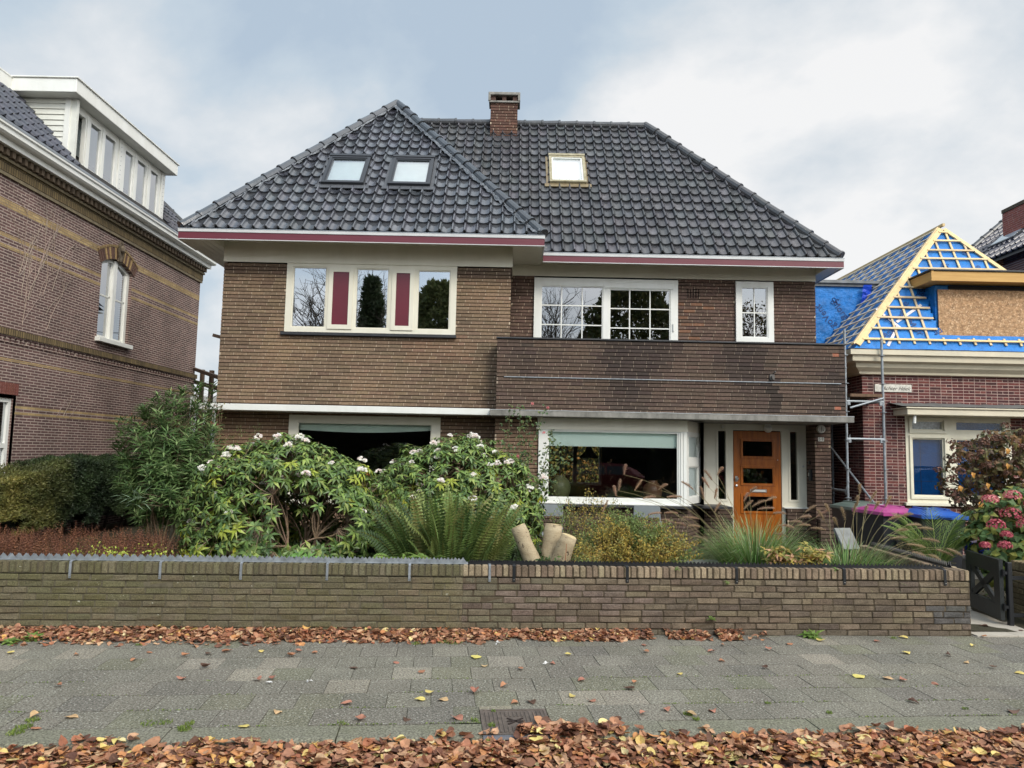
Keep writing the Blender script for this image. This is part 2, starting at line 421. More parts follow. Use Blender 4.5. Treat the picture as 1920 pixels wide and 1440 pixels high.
# far pavement and verge across the street (seen only in the glass)
fp = MB(); fp.box(-60,60,-14,-6.2,-.13,.0); tag(fp.build('opposite_pavement', M['kerb'], loc=(0,-8,0)), kind='structure')

# garden path between the two walls
gp = MB(); rg = random.Random(2)
for j in range(8):
    for i in range(2):
        a = 4.60+i*.42; z = .012+rg.uniform(-.001,.001)
        y = .0+j*.6
        P4 = [WP(a+.003,y-.03,z),WP(a+.417,y-.03,z),WP(a+.417,y+.565,z),WP(a+.003,y+.565,z)]
        gp.add(P4+[(p[0],p[1],-.02) for p in P4], [(0,1,2,3),(4,5,1,0),(5,6,2,1),(6,7,3,2),(7,4,0,3)])
tag(gp.build('garden_path', M['lightpath'], loc=(4.9,8.5,0)), kind='structure')

# ---------------- chamber cover
t = thing('utility_cover', (.09, 4.79, 0), 'rusty brown rectangular iron chamber cover with ribs, set in the pavement at the kerb', 'utility cover')
cv = MB(); cv.add([KP(-.125,.02,.003),KP(.305,.02,.003),KP(.305,.44,.003),KP(-.125,.44,.003)], [(0,1,2,3)])
def kbox(mb, a, b, c, d, z0, z1, col=None):
    P = [KP(a,c,z0),KP(b,c,z0),KP(b,d,z0),KP(a,d,z0),KP(a,c,z1),KP(b,c,z1),KP(b,d,z1),KP(a,d,z1)]
    mb.add(P, [(0,3,2,1),(4,5,6,7),(0,1,5,4),(1,2,6,5),(2,3,7,6),(3,0,4,7)], col)
cv.build('lid', M['iron'], t)
fr = MB()
kbox(fr,-.128,.308,.425,.445,.001,.007); kbox(fr,-.128,-.11,.02,.425,.001,.007); kbox(fr,.29,.308,.02,.425,.001,.007)
fr.build('frame', M['iron'], t)
rb = MB()
for k in range(15):
    a = -.098+k*.026
    if abs(a-.085) < .06:
        kbox(rb,a,a+.009,.05,.15,.003,.008); kbox(rb,a,a+.009,.31,.40,.003,.008)
    else: kbox(rb,a,a+.009,.05,.40,.003,.008)
rb.build('ribs', M['iron'], t)
em = MB()
for sx in (-1, 1):
    em.beam(KP(.09-.05*sx,.18,.006), KP(.09+.05*sx,.28,.006), .012, .006)
em.beam(KP(.035,.23,.0065), KP(.145,.23,.0065), .010, .005)
em.build('emblem', mat('dark_iron', sr(58,48,44), .6, metal=.3), t)
tb = MB(); tb.tube([KP(-.13,.0,-.012), KP(.31,.0,-.012)], .020, 8); tb.build('front_rim', mat('grey_rim', sr(96,98,104), .5, metal=.4), t)

# ================================================================== GARDEN WALLS
def moss_col(u, z, rg):
    n = v2noise(u, z*3, .9)
    c = mixc(sr(95,86,66), sr(107,95,76), rg.random())
    if n > .1: c = mixc(c, sr(96,94,62), .45)
    if z < .15 and rg.random() < .5: c = mixc(c, sr(114,102,86), .5)
    if u > -1.3: c = mixc(c, sr(112,97,76), min(1, (u+1.3)/.9)*.7)
    return jit(c, .14)
def clean_col(u, z, rg):
    c = rg.choice([sr(106,90,70), sr(112,96,74), sr(100,85,68), sr(104,87,68), sr(118,102,76), sr(98,83,68), sr(106,90,70)])
    if u < .9 and rg.random() < .75-.8*max(0,u): c = mixc(c, sr(104,97,72), .7)
    if u < 1.4 and .1 < z < .45 and rg.random() < .35: c = sr(112,94,80)
    if u > 4.2 and .1 < z < .3: c = sr(88,84,80)
    if z < .07: c = mixc(c, sr(92,82,68), .5)
    if rg.random() < .05: c = sr(92,78,64)
    return jit(c, .09)
def cap_clean(u, z, rg): return jit(rg.choice([sr(140,120,90), sr(132,110,84), sr(148,128,96), sr(118,98,76)]), .1)
def cap_moss(u, z, rg): return jit(rg.choice([sr(108,99,76), sr(100,91,71), sr(116,107,84), sr(94,87,67)]), .12)
WALLROWS, WC = 9, .0585; CAPZ = WALLROWS*WC+.004; CAPH = .10; WT = CAPZ+CAPH
def garden_wall(name, label, u0, u1, colf, capf, m, mc, hc, O=WO, U=WS, N=WN, seed=1, caps=True):
    t = thing(name, tuple(Vector(O)+Vector(U)*((u0+u1)/2)), label, 'garden wall')
    b = MB(); bricks(b, O, U, N, u0, u1, 0.0, WALLROWS, WC, .207, colf, bond='wild', joint=.0092, rec=.009, jt=.004, vj=.013, bev=.005, rough=.0042, depth=.10, mcol=mc, hcol=hc, hrec=.006, seed=seed)
    bk = MB()
    b.build('brickwork', [m, M['mortar']], t)
    Ov = Vector(O); Uv = Vector(U); Nv = Vector(N); P = lambda u, d, z: tuple(Ov+Uv*u+Nv*d+Vector((0,0,z)))
    for (ua, ub) in ((u0+.002, u1-.002),):
        q = [P(ua,-.04,0),P(ub,-.04,0),P(ub,-.208,0),P(ua,-.208,0),P(ua,-.04,CAPZ-.004),P(ub,-.04,CAPZ-.004),P(ub,-.208,CAPZ-.004),P(ua,-.208,CAPZ-.004)]
        bk.add(q, [(0,3,2,1),(4,5,6,7),(0,1,5,4),(1,2,6,5),(2,3,7,6),(3,0,4,7)], mc)
    bk.build('core', M['mortar'], t)
    c = MB(); rowlock(c, O, U, N, u0, u1, CAPZ, CAPH, .062, .215, capf, seed=seed+5)
    q = [P(u0,-.008,CAPZ-.004),P(u1,-.008,CAPZ-.004),P(u1,-.2,CAPZ-.004),P(u0,-.2,CAPZ-.004),P(u0,-.008,WT-.008),P(u1,-.008,WT-.008),P(u1,-.2,WT-.008),P(u0,-.2,WT-.008)]
    c.add(q, [(0,3,2,1),(4,5,6,7),(0,1,5,4),(1,2,6,5),(2,3,7,6),(3,0,4,7)], mc, 1)
    c.build('coping', [m, M['mortar']], t)
    return t
garden_wall('garden_wall', 'long low garden wall of greenish mossy brick with lichen spots on its coping', -9.0, -.425, moss_col, cap_moss, M['mwall'], sr(86,80,66), sr(100,94,78))
garden_wall('garden_wall', 'low garden wall of cleaner tan brick ending at the path beside the black gate', -.425, 4.565, clean_col, cap_clean, M['gwall'], sr(68,60,49), sr(88,78,64), seed=9)
# return wall at the end, running back beside the path
EO = WO+WS*4.565; EU = Vector((math.sin(R(2)), math.cos(R(2)), 0)); EN = Vector((math.cos(R(2)), -math.sin(R(2)), 0))
garden_wall('garden_wall', 'short return of the tan brick wall running back towards the house beside the light path', .215, 2.0, clean_col, cap_clean, M['gwall'], sr(70,62,50), sr(110,98,80), O=EO, U=EU, N=EN, seed=12)
# the neighbour's wall on the far side of the path
def nb_col(u, z, rg): return jit(rg.choice([sr(134,116,76), sr(126,108,70), sr(144,126,86), sr(112,96,64)]), .12)
NO = Vector((5.54, 7.55, 0))
garden_wall('garden_wall', 'yellowish brick return wall of the neighbour at the right edge, behind the gate post', 0.0, .62, nb_col, nb_col, M['gwall'], sr(84,80,60), sr(110,104,84), O=NO+Vector((0,.62,0)), U=(0,-1,0), N=(-1,0,0), seed=14)
garden_wall('garden_wall', "yellowish brick front wall of the neighbour's garden, starting at the right edge", .0, 3.5, nb_col, nb_col, M['gwall'], sr(84,80,60), sr(110,104,84), O=NO+Vector((-.0,-.04,0)), U=tuple(WS), N=tuple(WN), seed=15)

# ================================================================== ANTI-CLIMB STRIPS
def strip(label, pf, u0, u1, pitch, hgt, m, brs, cat='spiked strip', bw=.022, vstrip=.085):
    """pf(u, v, z): wall frame. v measured into the garden"""
    t = thing('spiked_strip', pf((u0+u1)/2, vstrip, WT), label, cat)
    s = MB(); z0 = WT+.002
    def two(poly, v, th=.003):
        n = len(poly)
        s.add([pf(u, v, z) for u, z in poly]+[pf(u, v+th, z) for u, z in poly], [tuple(range(n)), tuple(range(2*n-1, n-1, -1))]+[(i, (i+1) % n, (i+1) % n+n, i+n) for i in range(n)])
    n = int((u1-u0)/pitch)
    for side in (0, 1):
        v = vstrip+side*.035
        two([(u0,z0),(u1,z0),(u1,z0+.016),(u0,z0+.016)], v)
        for k in range(n):
            a = u0+(k+(.5 if side else 0))*pitch+ru(-.002,.002); 
            if a+pitch > u1: continue
            two([(a,z0+.015),(a+pitch,z0+.015),(a+pitch/2+ru(-.002,.002),z0+.015+hgt)], v)
    s.build('spikes', m, t)
    b = MB(); b.add([pf(u0,vstrip-.01,z0-.001),pf(u1,vstrip-.01,z0-.001),pf(u1,vstrip+.05,z0-.001),pf(u0,vstrip+.05,z0-.001),
                     pf(u0,vstrip-.01,z0+.004),pf(u1,vstrip-.01,z0+.004),pf(u1,vstrip+.05,z0+.004),pf(u0,vstrip+.05,z0+.004)],
                    [(0,3,2,1),(4,5,6,7),(0,1,5,4),(1,2,6,5),(2,3,7,6),(3,0,4,7)])
    b.build('base_strip', m, t)
    for u in brs:
        k = MB(); h = bw/2
        path = [(vstrip+.02,z0+.006),(.01,z0+.008),(-.008,z0+.0),(-.0085,z0-.03),(-.0085,WT-.145)]
        vs = []
        for (v, z) in path:
            vs += [pf(u-h, v, z), pf(u+h, v, z)]
        path2 = [(vstrip+.02,z0+.002),(.012,z0+.003),(-.003,z0-.003),(-.0045,z0-.03),(-.0045,WT-.145)]
        for (v, z) in path2: vs += [pf(u-h, v, z), pf(u+h, v, z)]
        fs = []
        for i in range(4):
            a = 2*i; fs += [(a,a+1,a+3,a+2),(a+10,a+12,a+13,a+11),(a,a+2,a+12,a+10),(a+1,a+11,a+13,a+3)]
        fs += [(8,9,19,18),(0,10,11,1)]
        k.add(vs, fs); br = k.build('bracket', m, t)
        bo = MB(); c = Vector(pf(u,-.009,WT-.125)); 
        bo.tube([c, c+WN*.005], .0055, 8); bo.build('bolt', M['steel'], br)
    return t
uo = lambda px: (px-957)/1365*6.98/ (math.cos(TW)-(px-957)/1365*math.sin(TW))
strip('galvanised spiked anti-climb strip with pale triangular teeth on the mossy wall', WP, -9, -.38, .068, .042, M['galv'], [uo(p) for p in (-20,149,315,464,623,775,923)])
strip('black spiked anti-climb strip with fine teeth on the tan wall', WP, -.375, 4.36, .0375, .026, M['black'], [uo(p) for p in (968,1177,1379,1578,1764)], bw=.028)
EPf = lambda u, v, z: tuple(EO+EU*u-EN*v+Vector((0,0,z)))
strip('short black spiked strip on the return wall beside the path', EPf, .16, 1.9, .0375, .04, M['black'], [.75], bw=.03)
NPf = lambda u, v, z: tuple(NO+Vector((-.0,-.04,0))+WS*u-WN*v+Vector((0,0,z)))
strip("black spiked strip on the neighbour's yellowish wall at the right edge", NPf, .05, 3.3, .0375, .035, M['black'], [.4])

# ================================================================== GATE
t = thing('garden_gate', (5.175, 7.785, .06), 'black painted wooden garden gate with a cross panel, standing open', 'gate')
ga, gb = Vector((5.175,7.785,0)), Vector((5.325,8.59,0)); gd = (gb-ga).normalized(); gn = Vector((gd.y,-gd.x,0)); gl = (gb-ga).length
def gpt(u, d, z): return ga+gd*u+gn*d+Vector((0,0,z))
M['gate'] = mat('black_gate_paint', sr(38,42,42), .45, var=(5,.25), bump=(30,.001))
fr = MB()
def gbox(mb, u0, u1, z0, z1, d0, d1):
    P = [gpt(u0,d0,z0),gpt(u1,d0,z0),gpt(u1,d1,z0),gpt(u0,d1,z0),gpt(u0,d0,z1),gpt(u1,d0,z1),gpt(u1,d1,z1),gpt(u0,d1,z1)]
    mb.add([tuple(p) for p in P], [(0,3,2,1),(4,5,6,7),(0,1,5,4),(1,2,6,5),(2,3,7,6),(3,0,4,7)])
gbox(fr,0,.13,.06,.68,-.02,.02); gbox(fr,gl-.13,gl,.06,.68,-.02,.02); gbox(fr,.13,gl-.13,.53,.68,-.02,.02); gbox(fr,.13,gl-.13,.06,.22,-.02,.02)
fr.build('frame', M['gate'], t)
cr = MB()
cr.beam(gpt(.11,0,.21), gpt(gl-.11,0,.545), .07, .028, up=gn); cr.build('cross_brace', M['gate'], t)
cr = MB(); cr.beam(gpt(.11,.001,.545), gpt(gl-.11,.001,.21), .07, .03, up=gn); cr.build('cross_brace', M['gate'], t)
for z in (.2,.55):
    h = MB(); h.tube([(5.185,7.765,z-.035),(5.185,7.765,z+.035)], .014, 8); h.box(5.185,5.225,7.758,7.77,z-.015,z+.015); h.build('hinge', M['black'], t)
t = thing('gate_post', (5.24,7.78,0), 'slim black steel gate post against the yellowish wall', 'post')
p = MB(); p.bbox(5.222,5.272,7.75,7.80,0,.66,.006); p.build('post', M['black'], t)
for z in (.1,.48):
    p = MB(); p.box(5.272,5.54,7.76,7.775,z,z+.04); p.build('wall_bracket', M['black'], t)
# ================================================================== MAIN HOUSE
H = thing('brick_house', (0, 13, 0), 'brown brick house with black tiled roofs, dark red eaves boards and orange wooden door', 'house')
M['osb'] = addspeck(mat('chipboard', sr(196,158,118), .85, var=(26,1.0), col2=sr(136,100,68), stretch=(1,1,1.8), bump=(60,.002)), 14, .3, spots=(34,.56,sr(216,184,146),9,.4))
def stain(u, z): return v2noise(u+20, z*1.3, .75)
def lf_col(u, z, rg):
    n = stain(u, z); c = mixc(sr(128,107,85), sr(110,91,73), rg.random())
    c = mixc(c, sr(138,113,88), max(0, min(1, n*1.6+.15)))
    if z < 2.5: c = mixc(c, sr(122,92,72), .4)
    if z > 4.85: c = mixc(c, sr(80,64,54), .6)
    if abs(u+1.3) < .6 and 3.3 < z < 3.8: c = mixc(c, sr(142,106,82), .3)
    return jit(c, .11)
def up_col(u, z, rg):
    c = mixc(sr(106,84,72), sr(90,71,61), rg.random())
    if 3.2 < u < 3.8 and z < 4.6 and rg.random() < .25: c = sr(122,88,66)
    return jit(c, .12)
def pa_col(u, z, rg):
    c = mixc(sr(98,80,67), sr(86,70,60), rg.random())
    n = stain(u*1.2+9, z)
    c = mixc(c, sr(54,46,44), max(0, min(.7, -n*1.5)))
    if abs(u-4.52) < .12 and 2.45 < z < 3.05: c = mixc(c, sr(42,36,34), .65)
    if u > 5.62 and (abs(z-2.55) < .035 or abs(z-3.5) < .03): c = sr(160,98,74)
    return jit(c, .11)
BC = .0655; BL = .228
ink = dict(joint=.014, rec=.020, depth=.10, jt=.002, vj=.010, hrec=.0055)
ML = dict(mcol=sr(46,38,32), hcol=sr(178,160,138))
w = MB()
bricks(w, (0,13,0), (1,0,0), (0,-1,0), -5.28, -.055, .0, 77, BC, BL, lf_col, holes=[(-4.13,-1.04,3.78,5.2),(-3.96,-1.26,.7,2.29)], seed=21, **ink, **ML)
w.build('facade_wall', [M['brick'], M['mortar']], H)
w = MB()
bricks(w, (0,13.75,0), (1,0,0), (0,-1,0), -.05, 5.79, 2.607, 38, BC, BL, up_col, holes=[(.39,3.14,3.0,5.2),(4.25,4.97,3.88,5.2)], seed=22, **ink, **ML)
w.build('upper_wall', [M['brick'], M['mortar']], H)
w = MB()
bricks(w, (0,12.6,0), (1,0,0), (0,-1,0), -.27, 5.80, 2.42, 19, .0663, BL, pa_col, seed=23, **ink, mcol=sr(44,37,33), hcol=sr(150,134,118))
bricks(w, (5.80,12.6,0), (0,1,0), (1,0,0), .0, 1.15, 2.42, 19, .0663, BL, pa_col, seed=24, **ink, mcol=sr(34,28,25), hcol=sr(96,80,68))
w.box(-.25,5.69,12.71,12.82,2.42,3.67, sr(60,50,44), 1)
w.box(-.26,-.06,12.62,12.99,2.42,3.67, sr(60,50,44), 1)
w.build('balcony_parapet', [M['brick'], M['mortar']], H)
w = MB(); w.bbox(-.29,5.82,12.57,12.84,3.68,3.708,.004); w.box(5.68,5.82,12.841,13.74,3.68,3.707); w.build('parapet_coping', M['darktrim'], H)
w = MB(); w.box(-.05,5.68,12.83,13.64,2.55,2.9); w.build('balcony_floor', M['concrete'], H)
# plain flanks, back
bm_ = brickmat('plain_brick_x', (1,2), sr(96,72,56), sr(80,60,48), sr(70,58,48), .228, BC, .009)
w = MB(); w.box(-5.275,-5.17,13.1,19.3,0,5.42); w.build('flank_wall', bm_, H)
w = MB(); w.box(5.68,5.785,13.87,19.3,0,5.33); w.build('flank_wall', bm_, H)
w = MB(); w.box(-.165,-.06,13.11,13.74,2.95,5.4); w.build('flank_wall', bm_, H)
w = MB(); w.box(-5.17,.6,19.2,19.3,0,5.3); w.box(2.5,5.68,19.2,19.3,0,5.3); w.box(.6,2.5,19.2,19.3,2.3,5.3); w.box(.6,2.5,19.2,19.3,0,.8); w.build('rear_wall', bm_, H)
# pier, plinths
w = MB()
bricks(w, (0,13.2,0), (1,0,0), (0,-1,0), 5.50, 5.785, .0, 36, BC, BL, up_col, seed=25, **ink, **ML)
bricks(w, (5.50,13.2,0), (0,1,0), (-1,0,0), .0, .42, .0, 36, BC, BL, up_col, seed=26, **ink, **ML)
w.box(5.55,5.68,13.31,13.87,0,2.32, sr(40,32,28), 1)
bricks(w, (5.785,13.2,0), (0,1,0), (1,0,0), .0, .7, .0, 36, BC, BL, pa_col, seed=46, **ink, **ML)
w.build('entrance_pier', [M['brick'], M['mortar']], H)
w = MB()
bricks(w, (0,12.66,0), (1,0,0), (0,-1,0), -.28, .47, .0, 36, BC, BL, lf_col, seed=27, **ink, **ML)
bricks(w, (0,12.66,0), (1,0,0), (0,-1,0), .47, 3.06, .0, 12, BC, BL, pa_col, seed=28, **ink, **ML)
w.box(-.25,.46,12.765,13.2,0,2.33, sr(40,32,28), 1)
dx, dy = 3.5-3.06, 13.45-12.66; dl = math.hypot(dx, dy)
bricks(w, (3.06,12.66,0), (dx,dy,0), (dy,-dx,0), .0, dl, .0, 12, BC, BL, pa_col, seed=29, **ink, **ML)
w.build('bay_plinth', [M['brick'], M['mortar']], H)
w = MB()
bricks(w, (0,13.5,0), (1,0,0), (0,-1,0), 3.45, 4.10, .0, 12, BC, BL, pa_col, seed=30, **ink, **ML)
w.build('low_brick_wall', [M['brick'], M['mortar']], H); w = MB()
bricks(w, (0,13.5,0), (1,0,0), (0,-1,0), 5.10, 5.5, .0, 12, BC, BL, pa_col, seed=31, **ink, **ML)
w.build('low_brick_wall', [M['brick'], M['mortar']], H); w = MB()
bricks(w, (0,12.9,0), (1,0,0), (0,-1,0), 5.45, 6.15, .0, 10, BC, BL, pa_col, seed=32, **ink, **ML)
w.box(5.46,6.14,13.005,13.1,0,.64, sr(50,42,38), 1)
w.build('low_brick_wall', [M['brick'], M['mortar']], H)
w = MB(); w.bbox(.40,3.12,12.50,12.70,.80,.845,.006); w.bbox(3.0,3.9,12.86,13.5,.79,.83,.006); w.build('tile_sill', M['darktrim'], H)

# canopy slabs
w = MB(); w.bbox(-5.42,-.372,12.52,13.0,2.33,2.44,.006); w.build('canopy_board', M['white'], H)
w = MB(); w.box(-5.40,-.39,12.60,12.99,2.441,2.447); w.build('canopy_lead', M['lead'], H)
w = MB(); w.bbox(-.37,5.80,12.30,13.6,2.315,2.418,.008); w.build('canopy_slab', M['concrete'], H)
w = MB()
prev = None
for k in range(60):
    x = -.37+6.17*k/59; z = 2.421+.006*mnoise.noise(Vector((x*4,1,1)))+.003
    cur = [(x,12.295+.004*mnoise.noise(Vector((x*6,3,1))),z-.012),(x,12.298,z),(x,12.595,z+.01)]
    if prev: w.quad(prev[0],cur[0],cur[1],prev[1]); w.quad(prev[1],cur[1],cur[2],prev[2])
    prev = cur
w.build('canopy_felt', mat('roof_felt', sr(140,142,140), .6, var=(7,.35)), H)
w = MB(); w.tube([(-.14,12.585,3.008),(5.72,12.585,3.003)], .009, 6); w.build('metal_rail_strip', M['galv'], H)
w = MB(); w.tube([(4.52,12.6,3.10),(4.52,12.52,3.09)], .028, 8); w.tube([(4.54,12.6,3.15),(4.56,12.53,3.19)], .010, 6); w.box(4.48,4.56,12.575,12.598,3.05,3.14); w.build('overflow_spout', mat('spout', sr(96,92,88), .6), H)

# vent bricks in upper wall
w = MB()
for k in range(5): w.box(3.335+k*.052,3.335+k*.052+.012,13.738,13.76,4.72,4.90, sr(34,20,18))
w.build('vent_slots', M['brick'], H)

# eaves ------------------------------------------------------------
w = MB(); w.box(-5.85,.50,12.425,12.985,5.42,5.44); w.box(-5.85,-5.285,12.425,19.9,5.292,5.31); w.box(-.028,.50,12.425,13.715,5.292,5.31); w.box(-5.285,-5.275,12.425,12.96,5.292,5.42); w.box(-.035,-.028,12.425,12.96,5.292,5.42)
for k in range(5):
    y = 12.43+k*.11; w.box(-5.84,.49,y,y+.098,5.412,5.419)
for k in range(5):
    x = -5.845+k*.112; w.box(x,x+.104,12.43,19.9,5.286,5.2915)
    x = -.025+k*.105; w.box(x,x+.098,12.43,13.71,5.286,5.2915)
w.build('soffit', M['cream'], H)
w = MB(); w.box(.505,6.05,13.17,13.735,5.33,5.35); w.box(5.792,6.05,13.17,19.9,5.212,5.23); w.box(5.785,5.792,13.17,13.72,5.212,5.33)
for k in range(5):
    y = 13.18+k*.11; w.box(.51,6.04,y,y+.098,5.322,5.329)
w.build('soffit', M['cream'], H)
w = MB(); w.box(-5.283,-.045,12.965,12.985,5.048,5.418); w.box(-5.283,-5.263,12.985,19.3,5.048,5.418); w.box(-.045,-.03,12.965,13.72,5.048,5.418); w.build('frieze_board', M['cream'], H)
w = MB(); w.box(-.03,5.79,13.72,13.74,5.085,5.325); w.build('frieze_board', M['cream'], H)
def gutter(nm, x0, x1, y, z0, z1, ylen, side_l=True, side_r=True):
    f = MB(); f.box(x0,x1,y,y+.02,z0+.014,z1-.055)
    if side_l: f.box(x0,x0+.02,y+.02,y+ylen,z0+.014,z1-.055)
    if side_r: f.box(x1-.02,x1,y+.02,y+ylen,z0+.014,z1-.055)
    fo = f.build('fascia_board', M['red'], H)
    t = MB(); t.box(x0-.006,x1+.006,y-.012,y+.02,z1-.054,z1); t.box(x0-.003,x1+.003,y-.006,y+.02,z0,z0+.013)
    if side_l: t.box(x0-.012,x0+.02,y+.021,y+ylen,z1-.054,z1); t.box(x0-.006,x0+.02,y+.021,y+ylen,z0,z0+.013)
    if side_r: t.box(x1-.02,x1+.012,y+.021,y+ylen,z1-.054,z1); t.box(x1-.02,x1+.006,y+.021,y+ylen,z0,z0+.013)
    t.build('fascia_trim', M['trim'], fo)
    g_ = MB(); g_.box(x0-.012,x1+.012,y-.018,y+.10,z1+.001,z1+.008)
    if side_r: g_.box(x1-.10,x1+.014,y+.101,y+ylen,z1+.001,z1+.008)
    if side_l: g_.box(x0-.014,x0+.10,y+.101,y+ylen,z1+.001,z1+.008)
    g_.build('gutter_lining', M['zinc'], H)
gutter('g', -5.87, .515, 12.40, 5.285, 5.475, .74)
gutter('g', .525, 6.075, 13.15, 5.205, 5.385, 6.8, side_l=False)

# roofs ------------------------------------------------------------
def prof(ph):
    return .050*math.sin(math.pi*ph/.25)**.8 if ph < .25 else -.022*math.sin(math.pi*(ph-.25)/.75)
PH = [0,.04,.125,.21,.25,.40,.60,.80,1.0]
def tiles(mb, O, U, S, wid, ln, tw, ex, keep, colf, lift=.044, seed=1):
    rg = random.Random(seed)
    O = Vector(O); U = Vector(U).normalized(); S = Vector(S).normalized(); N = U.cross(S)
    if N.z < 0: N = -N
    nc = int(wid/tw)+1; nr = int(ln/ex)+1
    for r in range(nr):
        for c in range(nc):
            col = colf(rg); dz = rg.uniform(-.005,.005); du = rg.uniform(-.004,.004); tw_ = rg.uniform(-.014,.014)
            mid = O+U*(c+.5)*tw+S*(r+.5)*ex
            n0 = len(mb.v); W9 = len(PH)
            for q in range(4):
                va = r*ex+ex*q/3-(.012 if q == 0 else 0); la = lift*(1-q/3)+dz+.012
                for k in range(W9):
                    p_ = O+U*((c+PH[k])*tw+du)+S*va+N*(prof(min(PH[k],.9999))*(1.0)+la+tw_*(PH[k]-.5)); mb.v.append(p_[:])
            for k in range(len(PH)-1):
                ua = (c+PH[k])*tw+du; ub = (c+PH[k+1])*tw+du; ha = prof(PH[k]); hb = prof(PH[k+1])
                for q in range(3):
                    va = r*ex+ex*q/3-(.012 if q == 0 else 0); vb = r*ex+ex*(q+1)/3
                    cen = O+U*(ua+ub)/2+S*(va+vb)/2
                    if not keep(cen): continue
                    la = lift*(1-q/3)+dz+.012; lb = lift*(1-(q+1)/3)+dz+.012
                    la += tw_*(PH[k]-.5); lb += tw_*(PH[k]-.5)
                    P = lambda u, v, h: tuple(O+U*u+S*v+N*h)
                    i0 = n0+q*W9+k; mb.f.append([i0,i0+1,i0+1+W9,i0+W9]); mb.c.append(col); mb.m.append(0); mb.hc = True
                    if q == 0: mb.add([P(ua,va,ha+la-.04),P(ub,va,hb+la-.04),P(ub,va,hb+la),P(ua,va,ha+la)], [(0,1,2,3)], col)
tcL = lambda rg: jit(mixc(sr(80,82,88), sr(58,60,65), rg.random()), .14)
tcR = lambda rg: jit(mixc(sr(80,80,83), sr(60,61,64), rg.random()), .16)
AP = Vector((-2.67,15.5,9.30)); RZ = 9.18
LS = Vector((0,3.1,3.82)); MS = Vector((0,2.95,3.79))
# left wing front hip
def keepL(p):
    t = (p.z-5.48)/3.82
    if not (-5.87+3.20*t-.0 < p.x < .52-3.19*t and p.z < 9.28): return False
    if t > .27 and t < .54:
        for cx in (-3.27,-2.02):
            if abs(p.x-cx) < .36 and abs(p.z-7.0) < .34: return False
    return True
tm = MB(); tiles(tm, (-5.87-.02,12.43,5.49), (1,0,0), LS, 6.5, 4.95, .2165, .298, keepL, tcL, seed=3)
RL = tm.build('wing_roof', M['tileL'], H, smooth=True)
def keepR(p):
    t = (p.z-5.39)/3.79
    if p.x > 6.08-3.14*t or p.z > 9.17: return False
    if abs(p.x-1.07) < .33 and abs(p.z-7.6) < .34: return False
    lz = 9.3-1.197*(p.x+2.67) if p.y > 15.5 or True else 0
    wing = min(9.30-1.197*abs(p.x+2.67), 5.48+1.232*(p.y-12.4)) if p.x < .52 else 0
    return p.z > wing-.06 and p.x > -2.7
tm = MB(); tiles(tm, (-3.0,13.17,5.40), (1,0,0), MS, 9.2, 4.8, .2035, .288, keepR, tcR, seed=4)
RR = tm.build('main_roof', M['tileR'], H, smooth=True)
# plain slopes that face away, and roof boarding under the tiles
w = MB()
w.add([(-5.87,12.4,5.47),(.52,12.4,5.47),(-2.67,15.5,9.27)], [(0,1,2)])
w.add([(-5.87,12.4,5.475),(-2.67,15.5,9.28),(-2.67,16.8,9.28),(-5.87,19.9,5.475)], [(0,1,2,3)])
w.add([(.52,12.4,5.475),(.52,13.22,5.475),(-2.67,16.1,9.27),(-2.67,15.5,9.28)], [(0,1,2,3)])
w.add([(.0,13.15,5.375),(6.08,13.15,5.375),(2.94,16.1,RZ-.01),(-2.67,16.1,RZ-.01)], [(0,1,2,3)])
w.add([(6.08,13.15,5.375),(6.08,19.9,5.375),(2.94,16.8,RZ-.01),(2.94,16.1,RZ-.01)], [(0,1,2,3)])
w.add([(-5.87,19.9,5.375),(6.08,19.9,5.375),(2.94,16.8,RZ-.01),(-2.67,16.8,RZ-.01)], [(0,1,2,3)])
w.add([(-2.67,16.1,RZ-.01),(2.94,16.1,RZ-.01),(2.94,16.8,RZ-.01),(-2.67,16.8,RZ-.01)], [(0,1,2,3)])
w.build('rear_roof', mat('roof_underlay', (.02,.021,.024), .6), H)
def ridge(p, q, name, m, col, par, r=.095, ln=.37, lift=.03, seed=1):
    rg = random.Random(seed); p = Vector(p); q = Vector(q); d = q-p; n = int(d.length/ln); mb = MB(); d.normalize(); L_ = (q-p).length/n
    for k in range(n):
        a = p+d*(k*L_-.03)+Vector((0,0,lift)); b = p+d*((k+1)*L_+.015)+Vector((0,0,lift))
        j = lambda: Vector((rg.uniform(-.006,.006), rg.uniform(-.006,.006), rg.uniform(-.006,.006)))
        a = a+j(); b = b+j()
        mb.tube([a, a+(b-a)*.10, a+(b-a)*.12, b], [r*1.16, r*1.16, r*1.02, r*.93], 12, jit(col,.12))
    return mb.build(name, m, par)
c1 = sr(42,44,48); c2 = sr(56,56,58)
M['tileR'] = addspeck(M['tileR'], 60, .15, spots=(16,.66,sr(128,126,108),1.6,.42)); M['tileL'] = addspeck(M['tileL'], 60, .1, spots=(20,.72,sr(120,122,112),1.6,.45))
ridge((-5.82,12.45,5.50),(-2.67,15.5,9.32),'hip_tiles',M['tileL'],c1,RL,seed=1)
ridge((.47,12.45,5.50),(-2.67,15.5,9.32),'hip_tiles',M['tileL'],c1,RL,seed=2)
ridge((6.02,13.2,5.42),(2.94,16.1,RZ+.03),'hip_tiles',M['tileR'],c2,RR,seed=3)
ridge((2.94,16.1,RZ+.01),(-2.6,16.1,RZ+.01),'ridge_tiles',M['tileR'],c2,RR,r=.085,seed=4)
